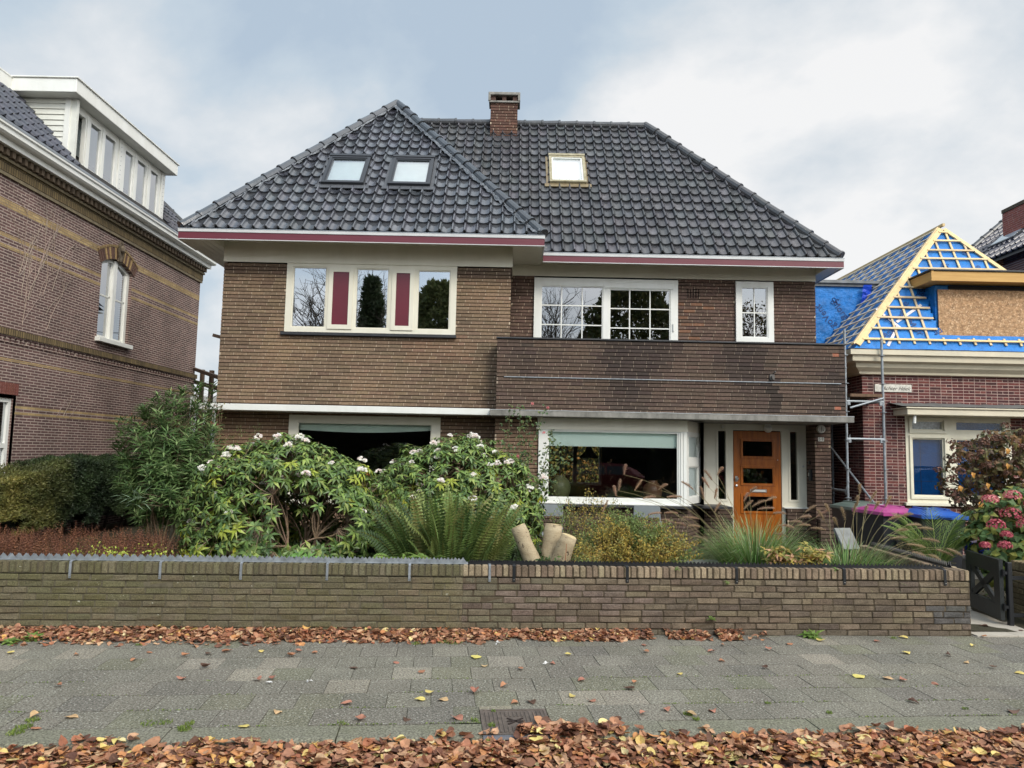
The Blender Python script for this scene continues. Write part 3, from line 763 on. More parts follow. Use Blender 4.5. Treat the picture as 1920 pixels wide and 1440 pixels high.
# crinkled lead beside the hips
def lead(p, q, off, wdt, n, seed, name='lead_flashing'):
    rg = random.Random(seed); p = Vector(p); q = Vector(q); N_ = Vector((0,-.776,.63)); U_ = Vector((1,0,0)); mb = MB(); prev = None
    for k in range(n+1):
        c = p.lerp(q, k/n)+N_*.055
        a = c+U_*(off)+N_*rg.uniform(.0,.02); b = c+U_*(off+wdt*rg.uniform(.7,1.2))+N_*rg.uniform(-.025,.02)
        if prev: mb.quad(tuple(prev[0]),tuple(a),tuple(b),tuple(prev[1]))
        prev = (a, b)
    mb.build(name, M['lead'], RL)
lead((.47,12.45,5.50),(-2.67,15.5,9.32),-.085,-.075,90,5)
lead((-5.80,12.45,5.50),(-2.67,15.5,9.32),.085,.035,90,6)

def skylight(cx, cy, cz, S, wd, ht, mf, label, glassm, frame=.055, moss=False):
    S = Vector(S).normalized(); U = Vector((1,0,0)); N = U.cross(S)
    if N.z < 0: N = -N
    C = Vector((cx,cy,cz)); P = lambda u, s, h: C+U*u+S*s+N*h
    def ob(mb, u0,u1,s0,s1,h0,h1):
        q = [P(u0,s0,h0),P(u1,s0,h0),P(u1,s1,h0),P(u0,s1,h0),P(u0,s0,h1),P(u1,s0,h1),P(u1,s1,h1),P(u0,s1,h1)]
        mb.add([tuple(x) for x in q], [(0,3,2,1),(4,5,6,7),(0,1,5,4),(1,2,6,5),(2,3,7,6),(3,0,4,7)])
    a, b = wd/2, ht/2; f = MB()
    ob(f,-a,-a+frame,-b,b,.0,.105); ob(f,a-frame,a,-b,b,.0,.105); ob(f,-a+frame,a-frame,-b,-b+frame,.0,.105); ob(f,-a+frame,a-frame,b-frame,b,.0,.105)
    ob(f,-a-.01,a+.01,b+.001,b+.07,.0,.12)
    root = f.build('skylight', mf, H); tag(root, label)
    s = MB(); i = frame+.002; w_ = .03
    ob(s,-a+i,-a+i+w_,-b+i,b-i,.04,.092); ob(s,a-i-w_,a-i,-b+i,b-i,.04,.092); ob(s,-a+i+w_,a-i-w_,-b+i,-b+i+w_,.04,.092); ob(s,-a+i+w_,a-i-w_,b-i-w_,b-i,.04,.092)
    s.build('sash', M['white'] if moss else M['darkframe'], root)
    g_ = MB(); g_.quad(*[tuple(P(u,s_,.07)) for u,s_ in ((-a+i,-b+i),(a-i,-b+i),(a-i,b-i),(-a+i,b-i))]); g_.build('pane', glassm, root)
    g_ = MB(); g_.quad(*[tuple(P(u,s_,.02)) for u,s_ in ((-a+i,-b+i),(a-i,-b+i),(a-i,b-i),(-a+i,b-i))]); g_.build('blind', M['curtain'], root)
    fl = MB()
    ob(fl,-a-.10,a+.10,-b-.11,-b-.002,.03,.05)
    ob(fl,-a-.07,-a-.002,-b,b+.05,.0,.045); ob(fl,a+.002,a+.07,-b,b+.05,.0,.045)
    fl.build('flashing', mat('flashing_yellow' if moss else 'flashing_dark', sr(136,124,94) if moss else sr(66,68,72), .6, var=(12,.7), col2=sr(96,70,48) if moss else sr(90,92,96)), root)
M['darkframe'] = mat('dark_alu', sr(62,64,68), .4, metal=.4)
skyg = glassmat('skylight_glass', .42, (.9,.92,.9))
skylight(-3.27,13.635,7.0,LS,.80,.98,M['darkframe'],'left skylight of the wing roof, dark frame and pale blind',skyg)
skylight(-2.02,13.635,7.0,LS,.80,.98,M['darkframe'],'right skylight of the wing roof, dark frame and misted pane',skyg)
skylight(1.07,14.87,7.6,MS,.76,1.02,mat('mossy_frame', sr(170,162,136), .7, var=(9,.8), col2=sr(112,102,72)),'old skylight with yellowed frame on the main roof',skyg,moss=True)
# chimney
w = MB()
cc = lambda u, z, rg: jit(mixc(sr(104,74,60), sr(84,60,50), rg.random()), .14)
bricks(w, (0,15.8,0), (1,0,0), (0,-1,0), -.61, .0, 8.6, 15, .066, .21, cc, seed=41, **ink, **ML)
w.box(-.605,-.005,15.905,16.4,8.6,9.585, sr(84,62,52), 0)
for (a, b) in ((-.61,-.50),(-.35,-.26),(-.11,.0)): w.box(a,b,15.80,15.92,9.586,9.73, sr(78,58,50), 0)
w.box(-.60,-.01,16.0,16.38,9.586,9.73, sr(20,18,17), 0)
ch = w.build('chimney', [M['brick'], M['mortar']], H)
w = MB(); w.bbox(-.665,.055,15.74,16.46,9.731,9.80,.01); w.bbox(-.65,.04,15.755,15.80,9.56,9.60,.004); w.box(-.665,-.615,15.74,15.80,9.60,9.731); w.box(.005,.055,15.74,15.80,9.60,9.731)
w.build('chimney_cap', M['concrete'], ch)

# windows ----------------------------------------------------------
def cells(mb, xs, zs, opens, y0, y1):
    for i in range(len(xs)-1):
        for j in range(len(zs)-1):
            cx = (xs[i]+xs[i+1])/2; cz = (zs[j]+zs[j+1])/2
            if any(a < cx < b and c < cz < d for a, b, c, d in opens): continue
            mb.box(xs[i],xs[i+1],y0,y1,zs[j],zs[j+1])
def window(x0,x1,z0,z1,y,opens,mf,mg,par,dep=.07,bead=.022,gy=.035,name='window',label=None,T=None,extra=None,panes=None):
    f = MB()
    xs = sorted({x0,x1,*[o[0] for o in opens],*[o[1] for o in opens]}); zs = sorted({z0,z1,*[o[2] for o in opens],*[o[3] for o in opens]})
    cells(f, xs, zs, opens, y, y+dep)
    if T: f.xform(T)
    fo = f.build(name, mf, par)
    if label: tag(fo, label)
    b = MB()
    for (a,c,d,e) in opens:
        b.box(a,a+bead,y+.014,y+dep-.01,d,e); b.box(c-bead,c,y+.014,y+dep-.01,d,e); b.box(a+bead,c-bead,y+.014,y+dep-.01,d,d+bead); b.box(a+bead,c-bead,y+.014,y+dep-.01,e-bead,e)
    if T: b.xform(T)
    b.build('glazing_bead', mf, fo)
    for (a,c,d,e) in (panes or opens):
        g_ = MB(); g_.quad((a,y+gy,d),(c,y+gy,d),(c,y+gy,e),(a,y+gy,e))
        if T: g_.xform(T)
        g_.build('pane', mg, fo)
    return fo
fo = window(-4.13,-1.04,3.78,5.06,12.985,[(-4.02,-3.40,3.87,4.99),(-2.87,-2.27,3.87,4.98),(-1.75,-1.15,3.87,4.97)],M['cream'],M['glassUL'],H,label='wide upper window with three panes and two red panels')
for (a,b) in ((-3.355,-2.915),(-2.21,-1.81)):                   # raised casement round each red panel
    f = MB(); xs=[a,a+.075,b-.075,b]; zs=[3.85,3.93,4.90,4.975]; cells(f,xs,zs,[(a+.075,b-.075,3.93,4.90)],12.962,12.984); f.build('casement', M['cream'], fo)
    f = MB(); f.box(a+.076,b-.076,12.976,12.984,3.931,4.899); f.build('red_panel', M['redpanel'], fo)
w = MB(); w.bbox(-4.18,-1.02,12.925,13.09,3.725,3.78,.005); w.build('window_sill', M['darktrim'], fo)
w = MB(); [w.box(-4.15+k*.225,-4.145+k*.225,12.922,12.93,3.727,3.778) for k in range(1,14)]; w.build('sill_joints', M['black'], fo)

o1 = [(.52,1.71,3.80,4.90),(1.83,3.0,3.78,4.86)]
fo = window(.39,3.14,2.98,5.05,13.70,[(.52,1.71,3.05,4.90),(1.83,3.0,3.05,4.86)],M['white'],M['glassUR'],H,label='sliding balcony window with white glazing bars, left of the vent')
m_ = MB()
for (a,b,top) in ((.52,1.71,4.90),(1.83,3.0,4.86)):
    for k in (1,2): x=a+(b-a)*k/3; m_.box(x-.011,x+.011,13.722,13.734,3.07,top-.02)
    for k in range(4):
        z = top-.38-.375*k
        if z > 3.1: m_.box(a+.02,b-.02,13.721,13.733,z-.011,z+.011)
m_.build('glazing_bars', M['white'], fo)
w = MB(); w.bbox(1.72,3.05,13.685,13.699,4.87,4.99,.004); w.build('roller_screen_box', M['white'], fo)
w = MB(); w.box(3.035,3.06,13.68,13.699,4.05,4.20); w.build('handle', M['steel'], fo)
fo = window(4.25,4.97,3.88,5.055,13.70,[(4.35,4.86,3.97,4.95)],M['white'],M['glassUR'],H,label='small upper right window with four panes')
m_ = MB(); m_.box(4.594,4.614,13.722,13.734,3.99,4.93); m_.box(4.37,4.84,13.721,13.733,4.44,4.462); m_.build('glazing_bars', M['white'], fo)

fo = window(-3.96,-1.26,.7,2.29,12.985,[(-3.81,-1.41,.85,2.17)],M['cream'],M['glassG'],H,label='large ground floor window behind the rhododendrons')
w = MB()                                                      # sagging fabric blind
prev = None
for k in range(25):
    x = -3.8+2.38*k/24; z = 2.03-.045*math.sin(math.pi*k/24)+.03*(k/24); cur = ((x,13.09,2.16),(x,13.10,z))
    if prev: w.quad(prev[0],cur[0],cur[1],prev[1])
    prev = cur
w.build('blind', mat('sage_blind', sr(232,246,230), .8, var=(3,.1)), fo)

fo = window(.48,3.04,.865,2.12,12.62,[(.64,2.90,.94,2.10)],M['white'],M['glassG'],H,dep=.08,label='big white bay window with pale green blind, left of the door')
w = MB(); w.box(.46,3.05,12.615,12.70,2.121,2.314); w.box(.44,3.06,12.600,12.616,2.115,2.150); w.build('head_board', M['cream'], fo)
w = MB(); w.bbox(.44,3.10,12.55,12.70,.845,.866,.004); w.box(2.935,2.965,12.605,12.619,.87,2.1); w.box(2.985,3.03,12.606,12.619,.87,2.1); w.build('window_sill', M['white'], fo)
w = MB(); w.box(.645,2.895,12.72,12.73,1.83,2.11); w.build('blind', M['blind'], fo)
ang = math.atan2(13.45-12.66, 3.5-3.05); Tb = Matrix.Translation((3.05,12.64,0)) @ Matrix.Rotation(ang,4,'Z')
sl = math.hypot(13.45-12.66,.45)
window(0,sl,.865,2.12,0,[(.12,sl-.14,.98,1.52),(.12,sl-.14,1.66,2.06)],M['white'],M['glassG'],H,dep=.06,T=Tb,label='narrow splayed side window of the bay')
w = MB(); w.box(0,sl,.0,.06,2.121,2.314); w.xform(Tb); w.build('head_board', M['cream'], H)
w = MB(); w.box(.05,sl-.05,.062,.068,.9,2.1); w.xform(Tb); w.build('net_curtain', mat('white_net', sr(244,248,246), .9), H)

# entrance ---------------------------------------------------------
f = MB(); ops = [(3.86,4.00,.92,2.18),(4.14,5.04,.02,2.20),(5.20,5.33,.93,2.19)]
xs = sorted({3.50,5.50,*[o[0] for o in ops],*[o[1] for o in ops]}); zs = [.80,.92,.93,2.18,2.19,2.20,2.314]
cells(f, xs, zs, ops, 13.60, 13.66)
f.box(4.14-.05,4.139,13.60,13.66,.02,.799); f.box(5.041,5.10,13.60,13.66,.02,.799)
ent = f.build('entrance_frame', M['cream'], H)
for (a,b,c,d) in ((3.86,4.00,.92,2.18),(5.20,5.33,.93,2.19)):
    w = MB(); w.box(a-.035,a,13.588,13.599,c-.035,d+.035); w.box(b,b+.035,13.588,13.599,c-.035,d+.035); w.box(a,b,13.588,13.599,c-.035,c); w.box(a,b,13.588,13.599,d,d+.035); w.build('moulding', M['cream'], ent)
w = MB(); w.box(3.62,3.632,13.592,13.599,.85,2.3); w.build('cover_strip', M['cream'], ent)
w = MB(); w.bbox(3.72,4.13,13.55,13.67,.775,.80,.004); w.bbox(5.05,5.52,13.53,13.67,.775,.80,.004); w.build('sill', M['white'], ent)
for (a,b,c,d) in ((3.86,4.00,.92,2.18),(5.20,5.33,.93,2.19)):
    w = MB(); w.quad((a,13.63,c),(b,13.63,c),(b,13.63,d),(a,13.63,d)); w.build('sidelight_pane', M['glassG'], ent)
f = MB(); dops = [(4.31,4.88,1.71,2.01),(4.31,4.88,1.21,1.51),(4.31,4.88,.70,.99)]
cells(f, [4.15,4.31,4.88,5.03], [.04,.70,.99,1.21,1.51,1.71,2.01,2.185], dops, 13.61, 13.65)
door = f.build('front_door', M['wood'], H); tag(door, 'varnished orange wooden door with three dark panes')
w = MB()
for (a,b,c,d) in dops:
    for q in ((a-.035,a+.012,c-.035,d+.035),(b-.012,b+.035,c-.035,d+.035),(a+.012,b-.012,c-.035,c+.012),(a+.012,b-.012,d-.012,d+.035)): w.bbox(q[0],q[1],13.594,13.612,q[2],q[3],.004)
w.build('pane_moulding', M['wood'], door)
for (a,b,c,d) in dops:
    w = MB(); w.quad((a,13.63,c),(b,13.63,c),(b,13.63,d),(a,13.63,d)); w.build('pane', M['glassG'], door)
w = MB(); w.bbox(4.45,4.76,13.60,13.609,1.055,1.115,.003); w.build('letterbox', M['steel'], door)
w = MB(); w.bbox(4.475,4.735,13.594,13.600,1.07,1.10,.002); w.build('letterbox_flap', M['white'], door)
w = MB(); w.lathe((4.20,13.61,1.30),[(.012,0),(.012,.03),(.028,.04),(.03,.055),(.018,.065)],12,axis='y'); w.bbox(4.175,4.225,13.60,13.609,1.25,1.35,.003); w.build('door_knob', M['steel'], door)
w = MB(); w.lathe((4.20,13.61,1.17),[(.022,0),(.022,.012),(.01,.016)],12,axis='y'); w.build('lock', M['steel'], door)
w = MB(); w.lathe((4.97,13.61,1.66),[(.008,0),(.008,.01)],8,axis='y'); w.build('spyhole', M['steel'], door)
w = MB(); w.lathe((4.76,13.50,2.235),[(.0,-.075),(.045,-.062),(.072,-.03),(.08,0),(.07,.035),(.045,.055)],20); lp = w.build('globe_lamp', mat('opal_glass', sr(214,212,204), .3), H, smooth=True)
w = MB(); w.lathe((4.76,13.50,2.235),[(.05,.052),(.05,.08)],16); w.build('lamp_base', M['white'], lp)
w = MB(); w.lathe((3.945,13.60,2.255),[(.03,0),(.03,.03),(.024,.034)],16,axis='y'); w.build('round_sensor', M['white'], H)
w = MB(); w.lathe((5.60,13.20,2.235),[(.075,0),(.075,.05),(.066,.06)],24,axis='y'); ab = w.build('alarm_box', mat('alarm_plastic', sr(176,172,160), .5), H)
w = MB(); w.box(5.596,5.604,13.135,13.14,2.19,2.28); w.box(5.55,5.65,13.134,13.139,2.232,2.238); w.box(5.565,5.57,13.134,13.139,2.20,2.225); w.box(5.62,5.64,13.134,13.139,2.205,2.22); w.build('alarm_grille', M['black'], ab)
def text(s, size, loc, rot, m, par, name='lettering', ext=.001, shear=0, align='CENTER'):
    cu = bpy.data.curves.new(name, 'FONT'); cu.body = s; cu.size = size; cu.extrude = ext; cu.align_x = align; cu.align_y = 'CENTER'; cu.shear = shear; cu.resolution_u = 3
    o = bpy.data.objects.new(name, cu); COL.objects.link(o)
    bpy.context.view_layer.update()
    me = bpy.data.meshes.new_from_object(o); bpy.data.objects.remove(o)
    me.transform(Matrix.Translation(loc) @ rot)
    me.materials.clear(); me.materials.append(m)
    root = par
    while root.parent is not None: root = root.parent
    me.transform(Matrix.Translation(-LOC.get(root.name, Vector((0,0,0)))))
    o = bpy.data.objects.new(name, me); COL.objects.link(o); o.parent = par
    return o
FRONT = Matrix.Rotation(R(90),4,'X')
w = MB(); w.box(5.555,5.605,13.186,13.194,2.015,2.085); w.box(5.609,5.659,13.186,13.194,2.015,2.085); hn = w.build('house_number', mat('number_tile', sr(206,204,194), .5), H)
text('5', .075, (5.58,13.184,2.05), FRONT, M['black'], hn, ext=.0008); text('8', .075, (5.634,13.184,2.05), FRONT, M['black'], hn, ext=.0008)
w = MB(); w.lathe((5.495,13.45,1.62),[(.035,0),(.035,.02),(.02,.03)],14,axis='y')
w.v = [(5.50-(13.45-p[1]), 13.42+(p[0]-5.495), p[2]) for p in w.v]; w.build('doorbell', M['black'], H)
w = MB(); w.bbox(5.465,5.50,13.33,13.43,1.30,1.50,.006); ic = w.build('intercom', M['black'], H)
w = MB(); w.box(5.461,5.466,13.40,13.42,1.38,1.44); w.build('intercom_label', M['white'], ic)
w = MB(); w.lathe((5.44,13.60,1.55),[(.02,0),(.02,.006)],12,axis='y'); w.build('bell_plate', M['steel'], H)

# rooms behind the glass -------------------------------------------
def room(x0,x1,y0,y1,z0,z1,name,m=None,back=None):
    r = MB()
    r.quad((x0,y0,z0),(x1,y0,z0),(x1,y1,z0),(x0,y1,z0)); r.quad((x0,y0,z1),(x1,y0,z1),(x1,y1,z1),(x0,y1,z1))
    r.quad((x0,y0,z0),(x0,y1,z0),(x0,y1,z1),(x0,y0,z1)); r.quad((x1,y0,z0),(x1,y1,z0),(x1,y1,z1),(x1,y0,z1))
    if not back: r.quad((x0,y1,z0),(x1,y1,z0),(x1,y1,z1),(x0,y1,z1))
    else:
        a,b,c,d = back
        cells(r, [x0,a,b,x1], [z0,c,d,z1], [back], y1, y1+.01)
    return r.build(name, m or M['dark'], H)
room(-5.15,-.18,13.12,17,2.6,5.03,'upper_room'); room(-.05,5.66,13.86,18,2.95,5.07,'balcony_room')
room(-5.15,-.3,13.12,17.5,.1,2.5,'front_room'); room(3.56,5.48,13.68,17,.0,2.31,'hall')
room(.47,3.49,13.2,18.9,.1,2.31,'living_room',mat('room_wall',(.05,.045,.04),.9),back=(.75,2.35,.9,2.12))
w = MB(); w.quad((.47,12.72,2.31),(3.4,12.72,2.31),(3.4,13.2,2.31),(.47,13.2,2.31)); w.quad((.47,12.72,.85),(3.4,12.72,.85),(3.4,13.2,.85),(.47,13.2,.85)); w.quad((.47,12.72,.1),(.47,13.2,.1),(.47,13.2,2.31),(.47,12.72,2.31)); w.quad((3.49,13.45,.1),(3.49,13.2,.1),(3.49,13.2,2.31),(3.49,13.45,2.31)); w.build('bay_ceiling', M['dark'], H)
w = MB(); cells(w, [.75,.80,1.28,1.31,1.62,1.72,2.30,2.35], [.9,.96,1.5,1.53,2.06,2.12], [(.80,1.28,.96,1.5),(.80,1.28,1.53,2.06),(1.31,1.62,.96,1.5),(1.31,1.62,1.53,2.06),(1.72,2.30,.96,2.06),(1.72,2.3,1.5,1.53)], 18.93, 18.98); w.build('rear_window_frame', M['white'], H)
# things in the bay
def lathe_thing(name, label, cat, loc, prof, m, grp=None, n=24):
    w = MB(); w.lathe(loc, prof, n); o = w.build(name, m, loc=loc, smooth=True); tag(o, label, cat, grp); return o
vp = lambda s: [(.09*s,0),(.13*s,.05*s),(.175*s,.16*s),(.185*s,.25*s),(.16*s,.34*s),(.10*s,.39*s),(.085*s,.41*s),(.10*s,.43*s),(.07*s,.43*s)]
lathe_thing('vase','big olive green stoneware jar behind the left end of the bay window','vase',(.88,12.97,.86),vp(1.05),mat('olive_glaze', sr(120,124,88), .4, var=(6,.3)))
lathe_thing('vase','squat brown stoneware jar behind the right part of the bay window','vase',(2.52,12.97,.86),vp(.92),mat('brown_glaze', sr(128,84,62), .4, var=(6,.4), col2=sr(112,110,84)))
t = thing('pendant_lamp',(1.50,14.0,1.62),'black bell shaped pendant lamp hanging inside the bay window','lamp')
w = MB(); w.lathe((1.50,14.0,1.62),[(.175,0),(.165,.04),(.12,.09),(.07,.14),(.05,.22),(.03,.25)],24); w.build('lamp_shade', M['black'], t, smooth=True)
w = MB(); w.tube([(1.50,14,1.86),(1.50,14,2.31)], .006, 5); w.build('flex', M['black'], t)
# ================================================================== LEFT NEIGHBOUR
N1 = thing('brick_villa', (-8.5, 13, 0), 'tall old brick villa on the left with ochre brick bands and a white dormer', 'house')
vb = brickmat('villa_brick', (1,2), sr(106,80,76), sr(84,64,62), sr(170,154,142), .205, .0505, .0075, bump=.003, var=.32)
vo = brickmat('ochre_brick', (1,2), sr(176,152,108), sr(154,130,92), sr(134,118,96), .205, .0505, .0065, bump=.003, var=.3)
vr = brickmat('ochre_rowlock', (1,2), sr(128,110,76), sr(100,86,62), sr(64,54,40), .058, .3, .008, bump=.006, var=.35)
WX = -8.5
def ycells(mb, ys, zs, opens, x0, x1):
    for i in range(len(ys)-1):
        for j in range(len(zs)-1):
            cy = (ys[i]+ys[i+1])/2; cz = (zs[j]+zs[j+1])/2
            if any(a < cy < b and c < cz < d for a,b,c,d in opens): continue
            mb.box(x0,x1,ys[i],ys[i+1],zs[j],zs[j+1])
w = MB(); ycells(w, [7.0,11.0,12.40,14.72,15.92,19.4], [0,.95,2.44,3.84,5.62,6.62], [(14.72,15.92,3.84,5.62),(11.0,12.40,.95,2.44)], -8.75, WX)
# arch infill above the upper window
n = 10; cy = 15.32; hw = .60
def arch(y): return 5.44+.18*(1-((y-cy)/hw)**2)
for k in range(n):
    a = 14.72+1.2*k/n; b = 14.72+1.2*(k+1)/n
    w.add([(WX,a,arch(a)),(WX,b,arch(b)),(WX,b,5.62),(WX,a,5.62)], [(0,1,2,3)]); w.add([(WX,a,arch(a)),(WX,b,arch(b)),(WX-.12,b,arch(b)),(WX-.12,a,arch(a))], [(0,1,2,3)])
w.box(-13,-8.751,19.28,19.4,0,6.6); w.box(-16,-13,7,19.4,0,6.6)
w.build('wall', vb, N1)
w = MB()
for (z0,z1,segs) in ((5.605,5.735,[(7,14.70),(15.98,19.4)]),(5.11,5.17,[(7,14.72),(15.92,19.4)]),(4.93,4.985,[(7,14.72),(15.92,19.4)]),(3.06,3.105,[(7,19.4)]),(2.28,2.33,[(12.46,19.4)]),(2.17,2.22,[(12.46,19.4)]),(1.02,1.10,[(12.46,19.4)])):
    for (a,b) in segs:
        y = a
        while y < b-.01:
            e = min(y+.205, b); 
            if True: w.box(WX-.02,WX+.003,y+.004,e-.004,z0,z1)
            y = e
        w.build('ochre_band', vo, N1); w = MB()
w = MB(); w.box(WX-.01,WX+.055,7,19.44,3.49,3.60); w.build('string_course', vr, N1)
w = MB(); w.box(WX-.01,WX+.03,7,19.42,3.455,3.489); y = 7.0
while y < 19.35: w.box(WX,WX+.028,y,y+.07,3.37,3.454); y += .13
w.build('string_dentils', vb, N1)
w = MB(); w.box(WX-.01,WX+.04,7,19.44,6.10,6.16); w.box(WX-.01,WX+.09,7,19.46,6.33,6.38); w.build('cornice_moulding', mat('ochre_stone', sr(124,112,88), .85, var=(8,.3)), N1)
w = MB(); w.box(WX-.01,WX+.05,7,19.44,6.161,6.329); w.build('cornice_frieze', vr, N1)
w = MB(); y = 7.0
while y < 19.4: w.box(WX,WX+.17,y,y+.075,6.381,6.50); w.box(WX,WX+.12,y+.08,y+.14,6.40,6.46); y += .15
w.box(WX-.01,WX+.14,7,19.44,6.501,6.58)
w.build('cornice_dentils', mat('dark_old_brick', sr(92,78,62), .9, var=(9,.4)), N1)
# gutter
w = MB()
P_ = [(-8.36,6.60),(-8.17,6.60),(-8.13,6.63),(-8.13,6.70),(-8.10,6.72),(-8.10,6.755),(-8.36,6.755)]
w.add([(x,7,z) for x,z in P_]+[(x,19.5,z) for x,z in P_], [tuple(range(7)),tuple(range(13,6,-1))]+[(i,(i+1)%7,(i+1)%7+7,i+7) for i in range(7)])
w.box(-8.36,-8.26,7,19.48,6.5,6.599)
w.build('gutter', M['white'], N1)
w = MB(); w.box(-8.30,-8.095,7,19.5,6.756,6.80); w.build('gutter_edge', M['zinc'], N1)
# roof
OS = Vector((-1.30,0,1.38))
kp = lambda p: p.z < 8.2 and not (p.y > 13.15 and p.y < 17.0) and p.y < 19.45-(p.z-6.8)*.95
tm = MB(); tiles(tm, (-8.16,19.5,6.81), (0,-1,0), OS, 12.6, 1.92, .2, .27, kp, lambda rg: jit(sr(62,62,70),.15), seed=8)
rf = tm.build('roof', M['tileR'], N1)
w = MB(); w.quad((-8.14,7,6.78),(-8.14,19.5,6.78),(-9.5,18.1,8.19),(-9.5,7,8.19)); w.quad((-8.14,19.5,6.78),(-16,19.5,6.78),(-14,18.1,8.19),(-9.5,18.1,8.19)); w.quad((-9.5,7,8.2),(-9.5,18.1,8.2),(-14,18.1,8.2),(-14,7,8.2)); w.build('roof_deck', M['dark'], rf)
ridge((-8.2,19.45,6.86),(-9.45,18.15,8.2),'hip_tiles',M['tileR'],c2,rf,seed=31)
# flat-roof edge beyond the dormer
w = MB(); w.box(-9.49,-9.38,7,12.93,8.17,8.42); w.box(-9.6,-9.37,7,12.93,8.421,8.45); w.build('roof_edge', M['white'], N1)
# dormer
M['clap'] = mat('clapboard_white', sr(214,214,204), .55, var=(4,.08))
d = MB()
d.box(-9.4,-8.30,13.20,13.26,6.9,8.17); D = d.build('dormer', M['clap'], N1)
w = MB(); w.add([(-8.20,13.15,6.805),(-8.20,17.0,6.805),(-8.43,17.0,7.02),(-8.43,13.15,7.02)],[(0,1,2,3)]); w.build('apron', M['zinc'], D)
w = MB()
for k in range(11): z = 7.0+k*.108; w.add([(-9.4,13.199,z+.106),(-8.50,13.199,z+.106),(-8.50,13.178,z),(-9.4,13.178,z),(-9.4,13.199,z),(-8.5,13.199,z)], [(0,1,2,3),(3,2,5,4)])
w.build('clapboards', M['clap'], D)
w = MB(); w.bbox(-9.48,-8.18,12.93,17.05,8.18,8.44,.008); w.bbox(-9.5,-8.15,12.9,17.08,8.441,8.47,.006); w.build('dormer_fascia', M['white'], D)
ops = [(13.36,13.72,7.1,8.03),(13.90,14.24,7.1,8.03),(14.42,14.80,7.1,8.03),(15.20,15.52,7.1,8.03),(15.72,16.10,7.1,8.03),(16.32,16.66,7.1,8.03)]
w = MB(); ycells(w, sorted({13.18,16.95,*[o[0] for o in ops],*[o[1] for o in ops]}), [6.85,7.1,8.03,8.179], ops, -8.52, -8.44); w.box(-8.52,-8.42,13.175,13.30,6.85,8.178); w.box(-8.435,-8.42,14.92,15.06,6.85,8.178); w.box(-8.435,-8.42,16.78,16.95,6.85,8.178)
w.box(-8.435,-8.425,13.76,13.86,6.95,8.1); w.box(-8.435,-8.425,14.29,14.37,6.95,8.1); w.box(-8.435,-8.425,15.57,15.67,6.95,8.1); w.box(-8.435,-8.425,16.16,16.27,6.95,8.1)
w.build('window_frame', M['white'], D)
for i, o in enumerate(ops):
    if i == 0: continue
    w = MB(); w.quad((-8.47,o[0],o[2]),(-8.47,o[1],o[2]),(-8.47,o[1],o[3]),(-8.47,o[0],o[3])); w.build('pane', M['glassL'], D)
w = MB(); w.box(-8.60,-8.56,13.36,13.44,7.12,8.0); w.box(-8.62,-8.58,13.62,13.66,7.12,8.0); w.box(-8.61,-8.57,13.44,13.62,7.95,8.0); tag(w.build('open_sash', M['white'], D), 'tilted open sash')
w = MB(); w.box(-9.3,-8.9,13.27,16.9,7.0,8.1); w.build('dormer_room', M['dark'], D)
w = MB(); w.box(-8.72,-8.70,13.85,16.9,7.0,8.1); w.build('curtain', M['curtain'], D)
w = MB(); w.box(-9.4,-8.52,16.88,16.95,6.85,8.17); w.build('dormer_cheek', M['clap'], D)
w = MB()
for z in [7.0+.1*k for k in range(12)]:
    for y in (13.24, 14.985, 16.86): w.box(-8.421,-8.416,y,y+.025,z,z+.006)
w.build('trim_slots', M['black'], D)
# upper arched window
f = MB(); bt = 3.88
n = 12
def afr(y0,y1,x0,x1,zin):                                   # frame piece following the arch
    for k in range(n):
        a = y0+(y1-y0)*k/n; b = y0+(y1-y0)*(k+1)/n
        q = [(x0,a,zin(a)),(x1,a,zin(a)),(x1,a,arch(a)),(x0,a,arch(a)),(x0,b,zin(b)),(x1,b,zin(b)),(x1,b,arch(b)),(x0,b,arch(b))]
        f.add(q, [(0,1,5,4),(1,2,6,5),(2,3,7,6),(3,0,4,7)])
f.box(-8.64,-8.56,14.72,14.79,bt,arch(14.79)-.01); f.box(-8.64,-8.56,15.83,15.92,bt,arch(15.83)-.01); f.box(-8.65,-8.53,15.25,15.37,bt,arch(15.3)-.02)
afr(14.72,15.92,-8.64,-8.57,lambda y: arch(y)-.08)
f.box(-8.63,-8.58,14.79,15.25,bt,3.95); f.box(-8.63,-8.58,15.37,15.83,bt,3.95)
f.box(-8.62,-8.59,14.79,15.25,4.78,4.815); f.box(-8.62,-8.59,15.37,15.83,4.78,4.815)
for (a,b) in ((14.79,14.82),(15.22,15.25),(15.37,15.40),(15.80,15.83)): f.box(-8.62,-8.59,a,b,3.951,5.46)
wf = f.build('arched_window', M['white'], N1)
w = MB(); w.quad((-8.605,14.79,3.9),(-8.605,15.25,3.9),(-8.605,15.25,5.56),(-8.605,14.79,5.5)); w.build('pane', M['glassL'], wf)
w = MB(); w.quad((-8.605,15.37,3.9),(-8.605,15.83,3.9),(-8.605,15.83,5.5),(-8.605,15.37,5.56)); w.build('pane', M['glassL'], wf)
w = MB(); w.bbox(-8.62,-8.40,14.66,15.98,3.79,3.88,.006); w.build('window_sill', M['white'], wf)
w = MB()
for (a,b) in ((14.79,15.06),(15.40,15.66)):
    for k in range(30):
        z = 3.9+k*.055; e = .012*math.sin(k*2.1); w.quad((-8.70,a,z),(-8.70,b+e,z),(-8.70,b+e,z+.055),(-8.70,a,z+.055))
w.build('curtain', M['curtain'], wf)
